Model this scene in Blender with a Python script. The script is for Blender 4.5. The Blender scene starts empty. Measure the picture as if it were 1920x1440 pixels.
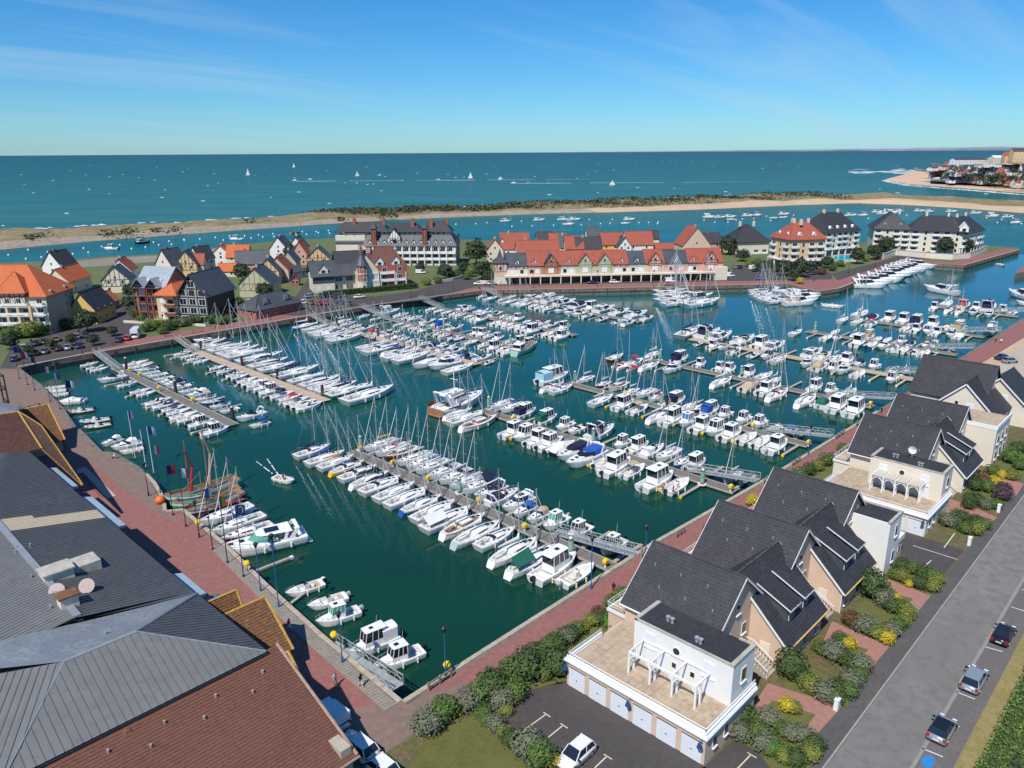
import bpy, bmesh, math, random
from mathutils import Vector, Matrix
random.seed(7)
R = math.radians
C = bpy.context.scene.collection
SC = bpy.context.scene
GZ = 2.5          # level of the quays and streets above the water (water is z = 0)
CAMH = 54.0
FPX = 1430.0      # focal length in pixels of the 1920 px wide photograph
_th = math.atan2(720 - 283, FPX)
_az = R(46)
fw = Vector((math.sin(_az) * math.cos(_th), math.cos(_az) * math.cos(_th), -math.sin(_th)))
rt = Vector((math.cos(_az), -math.sin(_az), 0))
up = rt.cross(fw)
_c, _s = math.cos(0.0055), math.sin(0.0055)
rt2 = rt * _c - up * _s
up2 = rt * _s + up * _c
cam = bpy.data.cameras.new("camera")
cam.sensor_fit = 'HORIZONTAL'
cam.sensor_width = 36
cam.lens = 36 * FPX / 1920
cam.clip_start = 0.5
cam.clip_end = 120000
co = bpy.data.objects.new("camera", cam)
C.objects.link(co)
m = Matrix.Identity(4)
for i in range(3):
 m[i][0], m[i][1], m[i][2] = rt2[i], up2[i], -fw[i]
m[2][3] = CAMH
co.matrix_world = m
SC.camera = co
SUN = Vector((-.585, -.159, .796)).normalized()
w = bpy.data.worlds.new("World")
SC.world = w
w.use_nodes = True
nt = w.node_tree
N, K = nt.nodes, nt.links
bg = N["Background"]
sky = N.new("ShaderNodeTexSky")
sky.sky_type = 'NISHITA'
sky.sun_disc = False
sky.sun_elevation = math.asin(SUN.z)
sky.sun_rotation = math.atan2(SUN.x, SUN.y) % (2 * math.pi)
sky.altitude = 50
sky.air_density = 1.0
sky.dust_density = 0.15
sky.ozone_density = 4.0
hs = N.new("ShaderNodeHueSaturation")
hs.inputs["Saturation"].default_value = 1.1
hs.inputs["Hue"].default_value = 0.5
hs.inputs["Value"].default_value = 1.05
tn = N.new("ShaderNodeMixRGB"); tn.blend_type = 'MULTIPLY'; tn.inputs[0].default_value = 1; tn.inputs[2].default_value = (.50, .84, 1.14, 1)
K.new(sky.outputs[0], tn.inputs[1]); K.new(tn.outputs[0], hs.inputs["Color"])
tc = N.new("ShaderNodeTexCoord")
sep = N.new("ShaderNodeSeparateXYZ")
K.new(tc.outputs["Generated"], sep.inputs[0])
zc = N.new("ShaderNodeMath"); zc.operation = 'ADD'; zc.inputs[1].default_value = 0.12
K.new(sep.outputs[2], zc.inputs[0])
dv = N.new("ShaderNodeVectorMath"); dv.operation = 'DIVIDE'
cmb = N.new("ShaderNodeCombineXYZ")
K.new(zc.outputs[0], cmb.inputs[0]); K.new(zc.outputs[0], cmb.inputs[1]); cmb.inputs[2].default_value = 1
K.new(tc.outputs["Generated"], dv.inputs[0]); K.new(cmb.outputs[0], dv.inputs[1])
mp = N.new("ShaderNodeMapping")
mp.inputs["Rotation"].default_value = (0, 0, R(62))
mp.inputs["Scale"].default_value = (0.16, 0.95, 0.0)
mp.inputs["Location"].default_value = (0.35, 0.62, 0)
K.new(dv.outputs[0], mp.inputs[0])
n1 = N.new("ShaderNodeTexNoise")
n1.inputs["Scale"].default_value = 1.25
n1.inputs["Detail"].default_value = 9
n1.inputs["Roughness"].default_value = 0.58
n1.inputs["Distortion"].default_value = 0.5
K.new(mp.outputs[0], n1.inputs[0])
rp = N.new("ShaderNodeValToRGB")
rp.color_ramp.elements[0].position = 0.49
rp.color_ramp.elements[0].color = (0, 0, 0, 1)
rp.color_ramp.elements[1].position = 0.80
rp.color_ramp.elements[1].color = (.62, .62, .62, 1)
K.new(n1.outputs[0], rp.inputs[0])
mx = N.new("ShaderNodeMixRGB")
mx.inputs[2].default_value = (4.6, 6.6, 8.2, 1)
K.new(rp.outputs[0], mx.inputs[0]); K.new(hs.outputs[0], mx.inputs[1])
K.new(mx.outputs[0], bg.inputs[0])
bg.inputs[1].default_value = 0.085
sl = bpy.data.lights.new("sun", 'SUN')
sl.energy = 4.2
sl.angle = R(0.53)
sl.color = (1, .95, .86)
so = bpy.data.objects.new("sun", sl)
so.rotation_euler = (-SUN).to_track_quat('-Z', 'Y').to_euler()
C.objects.link(so)
SC.view_settings.view_transform = 'Standard'
SC.view_settings.look = 'None'
SC.view_settings.gamma = 1
SC.view_settings.use_curve_mapping = False
SC.view_settings.exposure = 0.25
SC.render.engine = 'CYCLES'
SC.cycles.use_denoising = True
SC.cycles.max_bounces = 5
SC.cycles.diffuse_bounces = 2
SC.cycles.glossy_bounces = 3
SC.cycles.transparent_max_bounces = 4
SC.cycles.caustics_reflective = False
SC.cycles.caustics_refractive = False
SC.render.filter_size = 1.6 if hasattr(SC.render, 'filter_size') else 1.5
def at(px, py, z=GZ):
 u = (px - 960) / FPX
 v = (720 - py) / FPX
 d = rt2 * u + up2 * v + fw
 t = (z - CAMH) / d.z
 return Vector((d.x * t, d.y * t, z))
def xy(px, py, z=GZ):
 p = at(px, py, z)
 return (p.x, p.y)
MATS = {}
def mat(name, col, rough=.6, metal=0, noise=None, bump=None, spec=None, coat=0):
 """plain principled material; noise = (scale, amount) mottles the base colour, bump = (scale, strength, distance)"""
 if name in MATS:
  return MATS[name]
 m = bpy.data.materials.new(name)
 m.use_nodes = True
 n, k = m.node_tree.nodes, m.node_tree.links
 b = n["Principled BSDF"]
 b.inputs["Base Color"].default_value = (*col, 1)
 b.inputs["Roughness"].default_value = rough
 b.inputs["Metallic"].default_value = metal
 if spec is not None:
  b.inputs["Specular IOR Level"].default_value = spec
 if coat:
  b.inputs["Coat Weight"].default_value = coat
 if noise or bump:
  g = n.new("ShaderNodeNewGeometry")
 if noise:
  t = n.new("ShaderNodeTexNoise")
  t.inputs["Scale"].default_value = noise[0]
  t.inputs["Detail"].default_value = 6
  t.inputs["Roughness"].default_value = .62
  k.new(g.outputs["Position"], t.inputs["Vector"])
  r = n.new("ShaderNodeValToRGB")
  a = noise[1]
  c2 = noise[2] if len(noise) > 2 else None
  r.color_ramp.elements[0].position = .32
  r.color_ramp.elements[1].position = .68
  r.color_ramp.elements[0].color = (*[max(0, c * (1 - a)) for c in col], 1)
  r.color_ramp.elements[1].color = (*(c2 if c2 else [min(1, c * (1 + a)) for c in col]), 1)
  k.new(t.outputs[0], r.inputs[0])
  k.new(r.outputs[0], b.inputs["Base Color"])
 if bump:
  t = n.new("ShaderNodeTexNoise")
  t.inputs["Scale"].default_value = bump[0]
  t.inputs["Detail"].default_value = 4
  k.new(g.outputs["Position"], t.inputs["Vector"])
  bp = n.new("ShaderNodeBump")
  bp.inputs["Strength"].default_value = bump[1]
  bp.inputs["Distance"].default_value = bump[2] if len(bump) > 2 else .05
  k.new(t.outputs[0], bp.inputs["Height"])
  k.new(bp.outputs[0], b.inputs["Normal"])
 MATS[name] = m
 return m
def patchy(name, col, cols, rough=.8, scales=(.35, 3.0), bump=None, pos=(.45, .62)):
 """base colour col with two other colours growing over it in patches (lichen, stains, dry grass)"""
 if name in MATS:
  return MATS[name]
 m = mat(name, col, rough, bump=bump)
 n, k = m.node_tree.nodes, m.node_tree.links
 b = n["Principled BSDF"]
 g = n.new("ShaderNodeNewGeometry")
 prev = None
 for i, c in enumerate(cols):
  t = n.new("ShaderNodeTexNoise")
  t.inputs["Scale"].default_value = scales[i]
  t.inputs["Detail"].default_value = 8
  t.inputs["Roughness"].default_value = .65
  k.new(g.outputs["Position"], t.inputs["Vector"])
  r = n.new("ShaderNodeValToRGB")
  r.color_ramp.elements[0].position = pos[0]
  r.color_ramp.elements[1].position = pos[1]
  k.new(t.outputs[0], r.inputs[0])
  x = n.new("ShaderNodeMixRGB")
  k.new(r.outputs[0], x.inputs[0])
  if prev:
   k.new(prev, x.inputs[1])
  else:
   x.inputs[1].default_value = (*col, 1)
  x.inputs[2].default_value = (*c, 1)
  prev = x.outputs[0]
 k.new(prev, b.inputs["Base Color"])
 return m
def hexc(h):
 f = lambda c: c / 12.92 if c <= .04045 else ((c + .055) / 1.055) ** 2.4
 return tuple(f(int(h[i:i + 2], 16) / 255) for i in (0, 2, 4))
WHITE = mat("white_gelcoat", (.80, .80, .79), .28, noise=(2.5, .04))
WHITE2 = mat("cream_gelcoat", (.74, .71, .63), .32, noise=(2.5, .05))
NONSKID = mat("deck_nonskid", (.70, .69, .66), .6, noise=(5, .07))
GLASS = mat("dark_tinted_glass", (.015, .02, .03), .06, spec=.7)
GLASSG = mat("green_tinted_glass", (.10, .34, .28), .08, spec=.7)
GLASSB = mat("blue_windscreen_glass", (.05, .16, .36), .08, spec=.7)
NAVY = mat("navy_canvas", (.012, .016, .055), .85, noise=(6, .2))
BLUE = mat("blue_canvas", (.015, .09, .40), .85, noise=(6, .15))
LBLUE = mat("pale_blue_canvas", (.35, .56, .66), .85, noise=(6, .1))
GREEN = mat("green_canvas", (.01, .12, .085), .85, noise=(6, .2))
TAN = mat("tan_canvas", (.46, .35, .25), .85, noise=(6, .12))
RED = mat("red_canvas", (.42, .03, .035), .8, noise=(6, .2))
YELLOW = mat("yellow_canvas", (.72, .42, .02), .75, noise=(6, .12))
WCAN = mat("white_canvas", (.72, .72, .70), .85, noise=(6, .06))
ORANGE = mat("orange_plastic", (.75, .16, .02), .5)
YELP = mat("yellow_plastic", (.85, .55, .02), .45)
ALU = mat("mast_aluminium", (.62, .63, .62), .38, .55)
STEEL = mat("stainless_rail", (.62, .63, .64), .3, .8)
GALV = mat("galvanised_steel", (.46, .48, .47), .5, .4, noise=(1.5, .2))
BLACKP = mat("black_plastic", (.012, .012, .013), .4)
TEAK = mat("teak_wood", (.30, .16, .08), .6, noise=(3, .25))
HNAVY = mat("navy_hull_paint", (.012, .02, .07), .22)
HBLUE = mat("blue_hull_paint", (.015, .10, .34), .25)
HRED = mat("dark_red_hull_paint", (.16, .022, .022), .3)
HGREY = mat("grey_hull_paint", (.40, .45, .48), .3)
HYEL = mat("yellow_hull_paint", (.75, .45, .02), .3)
HGREEN = mat("green_hull_paint", (.04, .30, .17), .4)
HPALEG = mat("pale_green_hull_paint", (.30, .50, .42), .4)
HBLACK = mat("black_hull_paint", (.012, .013, .015), .3)
GREYT = mat("grey_inflatable_tube", (.42, .43, .44), .5)
COLS = {'n': NAVY, 'b': BLUE, 'g': GREEN, 't': TAN, 'r': RED, 'y': YELLOW, 'w': WCAN, 'l': LBLUE}
class MB:
 def __init__(s):
  s.v, s.f, s.mi = [], [], []
 def poly(s, pts, m=0):
  i = len(s.v)
  s.v += [tuple(p) for p in pts]
  s.f.append(tuple(range(i, i + len(pts))))
  s.mi.append(m)
 def box(s, x0, x1, y0, y1, z0, z1, m=0, bottom=True):
  i = len(s.v)
  s.v += [(x0, y0, z0), (x1, y0, z0), (x1, y1, z0), (x0, y1, z0), (x0, y0, z1), (x1, y0, z1), (x1, y1, z1), (x0, y1, z1)]
  fs = [(4, 5, 6, 7), (0, 1, 5, 4), (1, 2, 6, 5), (2, 3, 7, 6), (3, 0, 4, 7)] + ([(3, 2, 1, 0)] if bottom else [])
  s.f += [tuple(i + j for j in q) for q in fs]
  s.mi += [m] * len(fs)
 def obox(s, p, q, w, h, m=0, up=(0, 0, 1)):
  """beam of width w, height h between p and q"""
  p, q = Vector(p), Vector(q)
  d = (q - p).normalized()
  u = Vector(up)
  x = d.cross(u)
  if x.length < 1e-4:
   x = d.cross(Vector((1, 0, 0)))
  x.normalize()
  y = x.cross(d).normalized()
  i = len(s.v)
  for e in (p, q):
   for a, b in ((-1, -1), (1, -1), (1, 1), (-1, 1)):
    s.v.append(tuple(e + x * a * w / 2 + y * b * h / 2))
  fs = [(0, 1, 5, 4), (1, 2, 6, 5), (2, 3, 7, 6), (3, 0, 4, 7), (3, 2, 1, 0), (4, 5, 6, 7)]
  s.f += [tuple(i + j for j in f) for f in fs]
  s.mi += [m] * 6
 def tube(s, p, q, r, n=6, m=0, r2=None, caps=True):
  p, q = Vector(p), Vector(q)
  r2 = r if r2 is None else r2
  d = (q - p).normalized()
  x = d.orthogonal().normalized()
  y = d.cross(x)
  i = len(s.v)
  for e, rr in ((p, r), (q, r2)):
   for k in range(n):
    a = 2 * math.pi * k / n
    s.v.append(tuple(e + x * math.cos(a) * rr + y * math.sin(a) * rr))
  for k in range(n):
   j = (k + 1) % n
   s.f.append((i + k, i + j, i + n + j, i + n + k))
   s.mi.append(m)
  if caps:
   s.f += [tuple(i + n - 1 - k for k in range(n)), tuple(i + n + k for k in range(n))]
   s.mi += [m, m]
 def path(s, pts, r, n=5, m=0):
  for a, b in zip(pts, pts[1:]):
   s.tube(a, b, r, n, m)
 def loft(s, rings, m=0, closed=True, cap0=True, cap1=True):
  n = len(rings[0])
  i = len(s.v)
  for rg in rings:
   s.v += [tuple(p) for p in rg]
  for a in range(len(rings) - 1):
   for k in range(n if closed else n - 1):
    j = (k + 1) % n
    s.f.append((i + a * n + k, i + a * n + j, i + (a + 1) * n + j, i + (a + 1) * n + k))
    s.mi.append(m)
  if cap0:
   s.f.append(tuple(i + n - 1 - k for k in range(n)))
   s.mi.append(m)
  if cap1:
   e = i + (len(rings) - 1) * n
   s.f.append(tuple(e + k for k in range(n)))
   s.mi.append(m)
 def dome(s, c, rx, ry, rz, n=10, k=4, m=0, full=False):
  rings = []
  lo = -math.pi / 2 + .15 if full else 0
  for j in range(k + 1):
   a = lo + (math.pi / 2 - .02 - lo) * j / k
   rings.append([(c[0] + rx * math.cos(a) * math.cos(t), c[1] + ry * math.cos(a) * math.sin(t), c[2] + rz * math.sin(a)) for t in [2 * math.pi * q / n for q in range(n)]])
  s.loft(rings, m)
 def mesh(s, name, mats, smooth=False):
  me = bpy.data.meshes.new(name)
  me.from_pydata(s.v, [], s.f)
  for x in mats if isinstance(mats, (list, tuple)) else [mats]:
   me.materials.append(x)
  if len(me.materials) > 1:
   me.polygons.foreach_set('material_index', s.mi)
  if smooth:
   me.polygons.foreach_set('use_smooth', [True] * len(me.polygons))
  me.validate()
  return me
 def build(s, name, mats, parent=None, smooth=False):
  return link(name, s.mesh(name, mats, smooth), parent)
def link(name, me, parent=None, loc=None, rotz=None, scale=None):
 o = bpy.data.objects.new(name, me)
 C.objects.link(o)
 if parent:
  o.parent = parent
 if loc is not None:
  o.location = loc
 if rotz:
  o.rotation_euler = (0, 0, rotz)
 if scale is not None:
  o.scale = scale
 return o
def thing(name, label, cat, loc=(0, 0, 0), rotz=0, group=None):
 o = bpy.data.objects.new(name, None)
 C.objects.link(o)
 o.empty_display_size = .3
 o.location = loc
 o.rotation_euler = (0, 0, rotz)
 return tag(o, label, cat, group)
def tag(o, label, cat, group=None):
 o['label'] = label
 o['category'] = cat
 if group:
  o['group'] = group
 return o
def struct(name, mb, mats, kind='structure', smooth=False, parent=None):
 o = mb.build(name, mats, parent, smooth)
 o['kind'] = kind
 return o
KIDS = {}
def kids(o):
 return KIDS.get(o.name) or [c for c in o.children]
def flat(name, pts, z, m, kind='structure'):
 """one horizontal sheet from an outline that may be concave"""
 bm = bmesh.new()
 vs = [bm.verts.new((p[0], p[1], z)) for p in pts]
 es = [bm.edges.new((vs[i], vs[(i + 1) % len(vs)])) for i in range(len(vs))]
 bmesh.ops.triangle_fill(bm, use_beauty=True, use_dissolve=False, edges=es)
 for f in bm.faces:
  if f.normal.z < 0:
   f.normal_flip()
 me = bpy.data.meshes.new(name)
 bm.to_mesh(me)
 bm.free()
 me.materials.append(m)
 o = link(name, me)
 o['kind'] = kind
 return o
def clip(poly, n, d, keep_less=True):
 """Sutherland-Hodgman of 3D polygon by plane n.p = d"""
 out = []
 s = 1 if keep_less else -1
 for i in range(len(poly)):
  a, b = poly[i], poly[(i + 1) % len(poly)]
  da, db = s * (a.dot(n) - d), s * (b.dot(n) - d)
  if da <= 0:
   out.append(a)
  if (da < 0 and db > 0) or (da > 0 and db < 0):
   out.append(a + (b - a) * (da / (da - db)))
 return out
def tiled(poly, down, tw, th, lift=.03, jit=.012, seed=1):
 """real tiles over a planar convex polygon: every tile a small wedge lapping the one below"""
 rnd = random.Random(seed)
 poly = [Vector(p) for p in poly]
 nrm = (poly[1] - poly[0]).cross(poly[2] - poly[0]).normalized()
 if nrm.z < 0:
  nrm = -nrm
 dn = Vector(down)
 dn = (dn - nrm * dn.dot(nrm)).normalized()
 ac = nrm.cross(dn).normalized()
 mb = MB()
 vs = [p.dot(dn) for p in poly]
 v0, v1 = min(vs), max(vs)
 nv = max(1, int(round((v1 - v0) / th)))
 hh = (v1 - v0) / nv
 for j in range(nv):
  a, b = v0 + j * hh, v0 + (j + 1) * hh
  row = clip(clip(poly, dn, b), dn, a, False)
  if len(row) < 3:
   continue
  us = [p.dot(ac) for p in row]
  u0, u1 = min(us), max(us)
  k = math.floor(u0 / tw - (.5 if j % 2 else 0))
  while True:
   c0 = (k + (.5 if j % 2 else 0)) * tw
   if c0 > u1:
    break
   k += 1
   t = clip(clip(row, ac, c0 + tw * .97), ac, c0, False)
   if len(t) < 3:
    continue
   up_ = lift + rnd.uniform(-jit, jit)
   top = [p + nrm * (.006 + up_ * (p.dot(dn) - a) / hh) for p in t]
   mb.poly(top)
   lo = [p for p in t if abs(p.dot(dn) - b) < 1e-3]
   if len(lo) == 2:
    mb.poly([lo[0] + nrm * (.006 + up_), lo[1] + nrm * (.006 + up_), lo[1], lo[0]])
 return mb
def slab(mb, poly, t, m=0):
 """planar polygon given thickness t downward"""
 poly = [Vector(p) for p in poly]
 n = (poly[1] - poly[0]).cross(poly[2] - poly[0]).normalized()
 if n.z < 0:
  poly = poly[::-1]
  n = -n
 mb.loft([[p - n * t for p in poly], poly], m)
UNIT = {}
def unit(name, mats):
 """shared 1x1x1 box centred on x,y,z"""
 key = (name, tuple(x.name for x in mats) if isinstance(mats, (list, tuple)) else mats.name)
 if key not in UNIT:
  mb = MB()
  mb.box(-.5, .5, -.5, .5, -.5, .5)
  UNIT[key] = mb.mesh(name, mats)
 return UNIT[key]
def ubox(name, x0, x1, y0, y1, z0, z1, m, parent=None):
 return link(name, unit(name, m), parent, ((x0 + x1) / 2, (y0 + y1) / 2, (z0 + z1) / 2), None, (x1 - x0, y1 - y0, z1 - z0))
def water_mat(name, bumps, smax):
 m = bpy.data.materials.new(name)
 m.use_nodes = True
 n, k = m.node_tree.nodes, m.node_tree.links
 n.remove(n["Principled BSDF"])
 out = n["Material Output"]
 g = n.new("ShaderNodeNewGeometry")
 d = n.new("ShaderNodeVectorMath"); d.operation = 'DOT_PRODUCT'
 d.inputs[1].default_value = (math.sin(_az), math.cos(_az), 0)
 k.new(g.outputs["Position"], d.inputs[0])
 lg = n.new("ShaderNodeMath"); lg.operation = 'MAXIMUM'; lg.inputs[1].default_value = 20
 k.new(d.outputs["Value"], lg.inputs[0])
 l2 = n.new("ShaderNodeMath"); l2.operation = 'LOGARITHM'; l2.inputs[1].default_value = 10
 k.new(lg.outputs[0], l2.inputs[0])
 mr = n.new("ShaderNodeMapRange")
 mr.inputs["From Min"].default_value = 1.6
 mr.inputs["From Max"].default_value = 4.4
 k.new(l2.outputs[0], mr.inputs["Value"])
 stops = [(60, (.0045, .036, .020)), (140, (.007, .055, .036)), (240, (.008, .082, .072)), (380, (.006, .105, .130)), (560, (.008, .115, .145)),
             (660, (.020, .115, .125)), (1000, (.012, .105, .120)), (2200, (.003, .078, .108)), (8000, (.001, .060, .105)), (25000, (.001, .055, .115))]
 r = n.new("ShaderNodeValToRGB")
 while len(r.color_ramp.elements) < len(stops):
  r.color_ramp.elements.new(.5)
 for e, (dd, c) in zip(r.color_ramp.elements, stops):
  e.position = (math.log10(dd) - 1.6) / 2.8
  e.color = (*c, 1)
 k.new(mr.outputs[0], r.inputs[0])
 mpn = n.new("ShaderNodeMapping"); mpn.inputs["Scale"].default_value = (.006, .006, .006); mpn.inputs["Rotation"].default_value = (0, 0, R(44))
 mpn2 = n.new("ShaderNodeVectorMath"); mpn2.operation = 'MULTIPLY'; mpn2.inputs[1].default_value = (1, 3.2, 1)
 k.new(g.outputs["Position"], mpn.inputs[0]); k.new(mpn.outputs[0], mpn2.inputs[0])
 t = n.new("ShaderNodeTexNoise"); t.inputs["Scale"].default_value = 1.2; t.inputs["Detail"].default_value = 7
 k.new(mpn2.outputs[0], t.inputs[0])
 mm = n.new("ShaderNodeMapRange"); mm.inputs["From Min"].default_value = .3; mm.inputs["From Max"].default_value = .7; mm.inputs["To Min"].default_value = .80; mm.inputs["To Max"].default_value = 1.2
 k.new(t.outputs[0], mm.inputs["Value"])
 mu = n.new("ShaderNodeVectorMath"); mu.operation = 'SCALE'
 k.new(r.outputs[0], mu.inputs[0]); k.new(mm.outputs[0], mu.inputs["Scale"])
 nrm = None
 for sc, st, di, asp in bumps:
  mp2 = n.new("ShaderNodeMapping"); mp2.inputs["Rotation"].default_value = (0, 0, R(20)); mp2.inputs["Scale"].default_value = (1, asp, 1)
  k.new(g.outputs["Position"], mp2.inputs[0])
  t2 = n.new("ShaderNodeTexNoise"); t2.inputs["Scale"].default_value = sc; t2.inputs["Detail"].default_value = 5
  k.new(mp2.outputs[0], t2.inputs[0])
  b = n.new("ShaderNodeBump"); b.inputs["Strength"].default_value = st; b.inputs["Distance"].default_value = di
  k.new(t2.outputs[0], b.inputs["Height"])
  if nrm:
   k.new(nrm, b.inputs["Normal"])
  nrm = b.outputs[0]
 df = n.new("ShaderNodeBsdfDiffuse"); gl = n.new("ShaderNodeBsdfGlossy")
 gl.inputs["Roughness"].default_value = .09
 gl.inputs["Color"].default_value = (.92, .96, 1, 1)
 fr = n.new("ShaderNodeFresnel"); fr.inputs["IOR"].default_value = 1.33
 k.new(nrm, fr.inputs["Normal"])
 mi = n.new("ShaderNodeMath"); mi.operation = 'MINIMUM'; mi.inputs[1].default_value = smax
 k.new(fr.outputs[0], mi.inputs[0])
 k.new(mu.outputs[0], df.inputs[0]); k.new(nrm, df.inputs["Normal"]); k.new(nrm, gl.inputs["Normal"])
 x = n.new("ShaderNodeMixShader")
 k.new(mi.outputs[0], x.inputs[0]); k.new(df.outputs[0], x.inputs[1]); k.new(gl.outputs[0], x.inputs[2])
 k.new(x.outputs[0], out.inputs[0])
 return m
BASINW = water_mat("basin_water", [(.55, .22, .10, 1.6), (2.2, .14, .03, 1.3)], .42)
SEAW = water_mat("sea_water", [(.05, .5, 1.2, 2.4), (.35, .5, .30, 2.0), (1.3, .4, .1, 1.6)], .16)
mb = MB()
rings = [0, 400, 1500, 6000, 27000]
for i, r0 in enumerate(rings[1:]):
 pass
n_ = 64
mb.poly([(27000 * math.cos(2 * math.pi * q / n_), 27000 * math.sin(2 * math.pi * q / n_), -.06) for q in range(n_)])
struct("sea", mb, SEAW)
QR = [(37.3, 51.2), (57, 51.3), (80, 51.3), (112, 49.9), (157, 49.0), (271, 48.2), (330, 47.6), (396, 47)]          # right quay edge, from the near corner outwards
BAST = [xy(*p) for p in ((345, 955), (312, 958), (311, 947), (304, 925), (292, 905), (277, 889), (260, 874), (230, 857), (215, 848), (192, 846), (145, 803))]
QL = [(37.3, 51.2), (37.9, 66.4), (38.9, 80.3), (40.2, 94)] + BAST + [(44.2, 175), (46.2, 197), (47, 218.6)]
QF = [(47, 218.6), (62, 219.8), (83, 219.7), (127.4, 219.5), (156.4, 218.5), (180, 215.5), (203, 211.8), (233, 184.4), (266, 156.7), (296, 131.5), (286.5, 115.4), (299.5, 112.2), (310.8, 112.8),
      (350, 116.2), (391.4, 119.6), (393.5, 116), (398.5, 94.3), (481, 89)]
SHORE = [(491, 92), (487, 118), (470, 152), (442, 188), (414, 217), (389, 231), (351, 259), (320, 345), (272, 415), (240, 428), (197, 424), (171, 415), (141, 430), (116, 432), (96, 446), (-200, 475)]
mb = MB()
bw = QL[::-1] + QR[1:] + [(470, 44), (481, 89)] + QF[::-1][1:-1]
flat("basin", bw, 0.0, BASINW)
GROUND = patchy("garden_soil_and_grass", (.10, .085, .04), [(.075, .095, .022), (.16, .115, .055)], .95, (.5, 2.2))
PAVE = patchy("weathered_paving", (.205, .125, .105), [(.17, .135, .11), (.23, .155, .125)], .85, (.12, 1.1), bump=(9, .15, .02))
RED_PAVE = patchy("red_brick_paving", (.262, .098, .088), [(.235, .105, .09), (.285, .125, .108)], .85, (.16, 1.7), bump=(9, .15, .02))
PINK_PAVE = patchy("pink_brick_path", (.33, .155, .125), [(.30, .16, .13), (.36, .19, .155)], .85, (.3, 2.0), bump=(9, .15, .02))
ASPHALT = patchy("dark_asphalt", (.066, .058, .056), [(.078, .069, .066), (.058, .050, .048)], .9, (.22, 1.6), bump=(30, .2, .01))
ROAD = patchy("worn_light_asphalt", (.175, .165, .155), [(.20, .19, .178), (.150, .142, .136)], .88, (.09, .9), bump=(30, .2, .01))
FOOTWAY = patchy("grey_footway_asphalt", (.088, .084, .082), [(.105, .10, .096), (.078, .073, .07)], .9, (.3, 2.0), bump=(30, .2, .01))
LANE = patchy("parking_lane_asphalt", (.130, .118, .112), [(.148, .135, .128), (.118, .106, .10)], .9, (.3, 2.0), bump=(30, .2, .01))
CONC = patchy("quay_concrete", (.27, .225, .185), [(.20, .165, .135), (.33, .285, .24)], .9, (.25, 1.7), bump=(5, .3, .03))
WALLC = patchy("quay_wall_concrete", (.165, .135, .11), [(.10, .085, .07), (.21, .18, .15)], .9, (.18, 1.2), bump=(3, .4, .05))
LINE = mat("cream_road_paint", (.62, .56, .40), .7, noise=(4, .12))
WLINE = mat("white_road_paint", (.66, .65, .62), .7, noise=(4, .12))
LAWN = patchy("mown_lawn", (.082, .098, .018), [(.115, .120, .028), (.135, .115, .035)], .95, (.35, 3.0), bump=(18, .5, .05))
LAWN2 = patchy("garden_grass", (.085, .115, .022), [(.12, .13, .03), (.15, .13, .05)], .95, (.7, 4.0), bump=(18, .5, .05))
MEADOW = patchy("salt_meadow", (.105, .135, .045), [(.135, .135, .055), (.085, .115, .040)], .95, (.03, .2))
SAND = patchy("dune_sand", (.48, .34, .22), [(.42, .30, .19), (.52, .39, .27)], .95, (.05, .6))
GRAVEL = patchy("pale_gravel", (.42, .36, .29), [(.36, .30, .24), (.47, .41, .34)], .95, (.2, 2.0))
MUD = patchy("tidal_mud", (.24, .21, .16), [(.30, .26, .20), (.19, .17, .13)], .8, (.05, .4))
flat("harbour_ground", [(-250, -300), (900, -300), (900, 30), (470, 44)] + QR[::-1][:-1] + [(37.3, 51.2), (-250, 51.2)], GZ, GROUND)
flat("town_ground_west", [(-250, 51.2)] + QL + [(-250, 218.6)], GZ, PAVE)
flat("town_ground", [(-250, 218.6)] + QF + SHORE + [(-250, 478)], GZ, MEADOW)
E1, E2, E3, E4 = GZ + .004, GZ + .008, GZ + .012, GZ + .016
def offset(pts, d):
 """parallel polyline, d metres to the left of its direction"""
 out = []
 for i, p in enumerate(pts):
  a = Vector(pts[max(i - 1, 0)]); b = Vector(pts[min(i + 1, len(pts) - 1)])
  t = (b - a).normalized()
  out.append((p[0] - t.y * d, p[1] + t.x * d))
 return out
def wall_run(name, pts, z0, z1, th, m, side=1):
 mb = MB()
 q = offset(pts, th * side)
 for i in range(len(pts) - 1):
  a, b, c, d = pts[i], pts[i + 1], q[i + 1], q[i]
  r0 = [(p[0], p[1], z0) for p in (a, b, c, d)]
  r1 = [(p[0], p[1], z1) for p in (a, b, c, d)]
  mb.loft([r0, r1] if side > 0 else [r0[::-1], r1[::-1]], 0)
 return struct(name, mb, m)
COPE = mat("pale_stone_coping", (.40, .34, .27), .85, noise=(1.4, .22), bump=(6, .3, .02))
def coping(parent, pts, wdt, ln, side, z=GZ, h=.14, start=0, stop=1e9):
 """coping blocks laid end to end, each block its own piece"""
 done = 0
 for i in range(len(pts) - 1):
  a, b = Vector(pts[i]), Vector(pts[i + 1])
  L = (b - a).length
  t = (b - a) / L
  n = Vector((-t.y, t.x)) * side
  k = max(1, round(L / ln))
  for j in range(k):
   if done + j * L / k < start or done + j * L / k > stop:
    continue
   c = a + t * (L * (j + .5) / k) + n * (wdt / 2 - .06)
   o = link("coping_stone", unit("coping_stone", COPE), parent, (c.x, c.y, z + h / 2 + random.uniform(-.012, .012)), math.atan2(t.y, t.x), (L / k - .05, wdt, h))
  done += L
q1 = wall_run("quay_wall", offset(QR, .0), -3, GZ + .02, .8, WALLC, -1)
coping(q1, QR, .55, 1.5, -1, stop=120)
q2 = wall_run("quay_wall", QL, -3, GZ + .02, .8, WALLC, 1)
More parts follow.
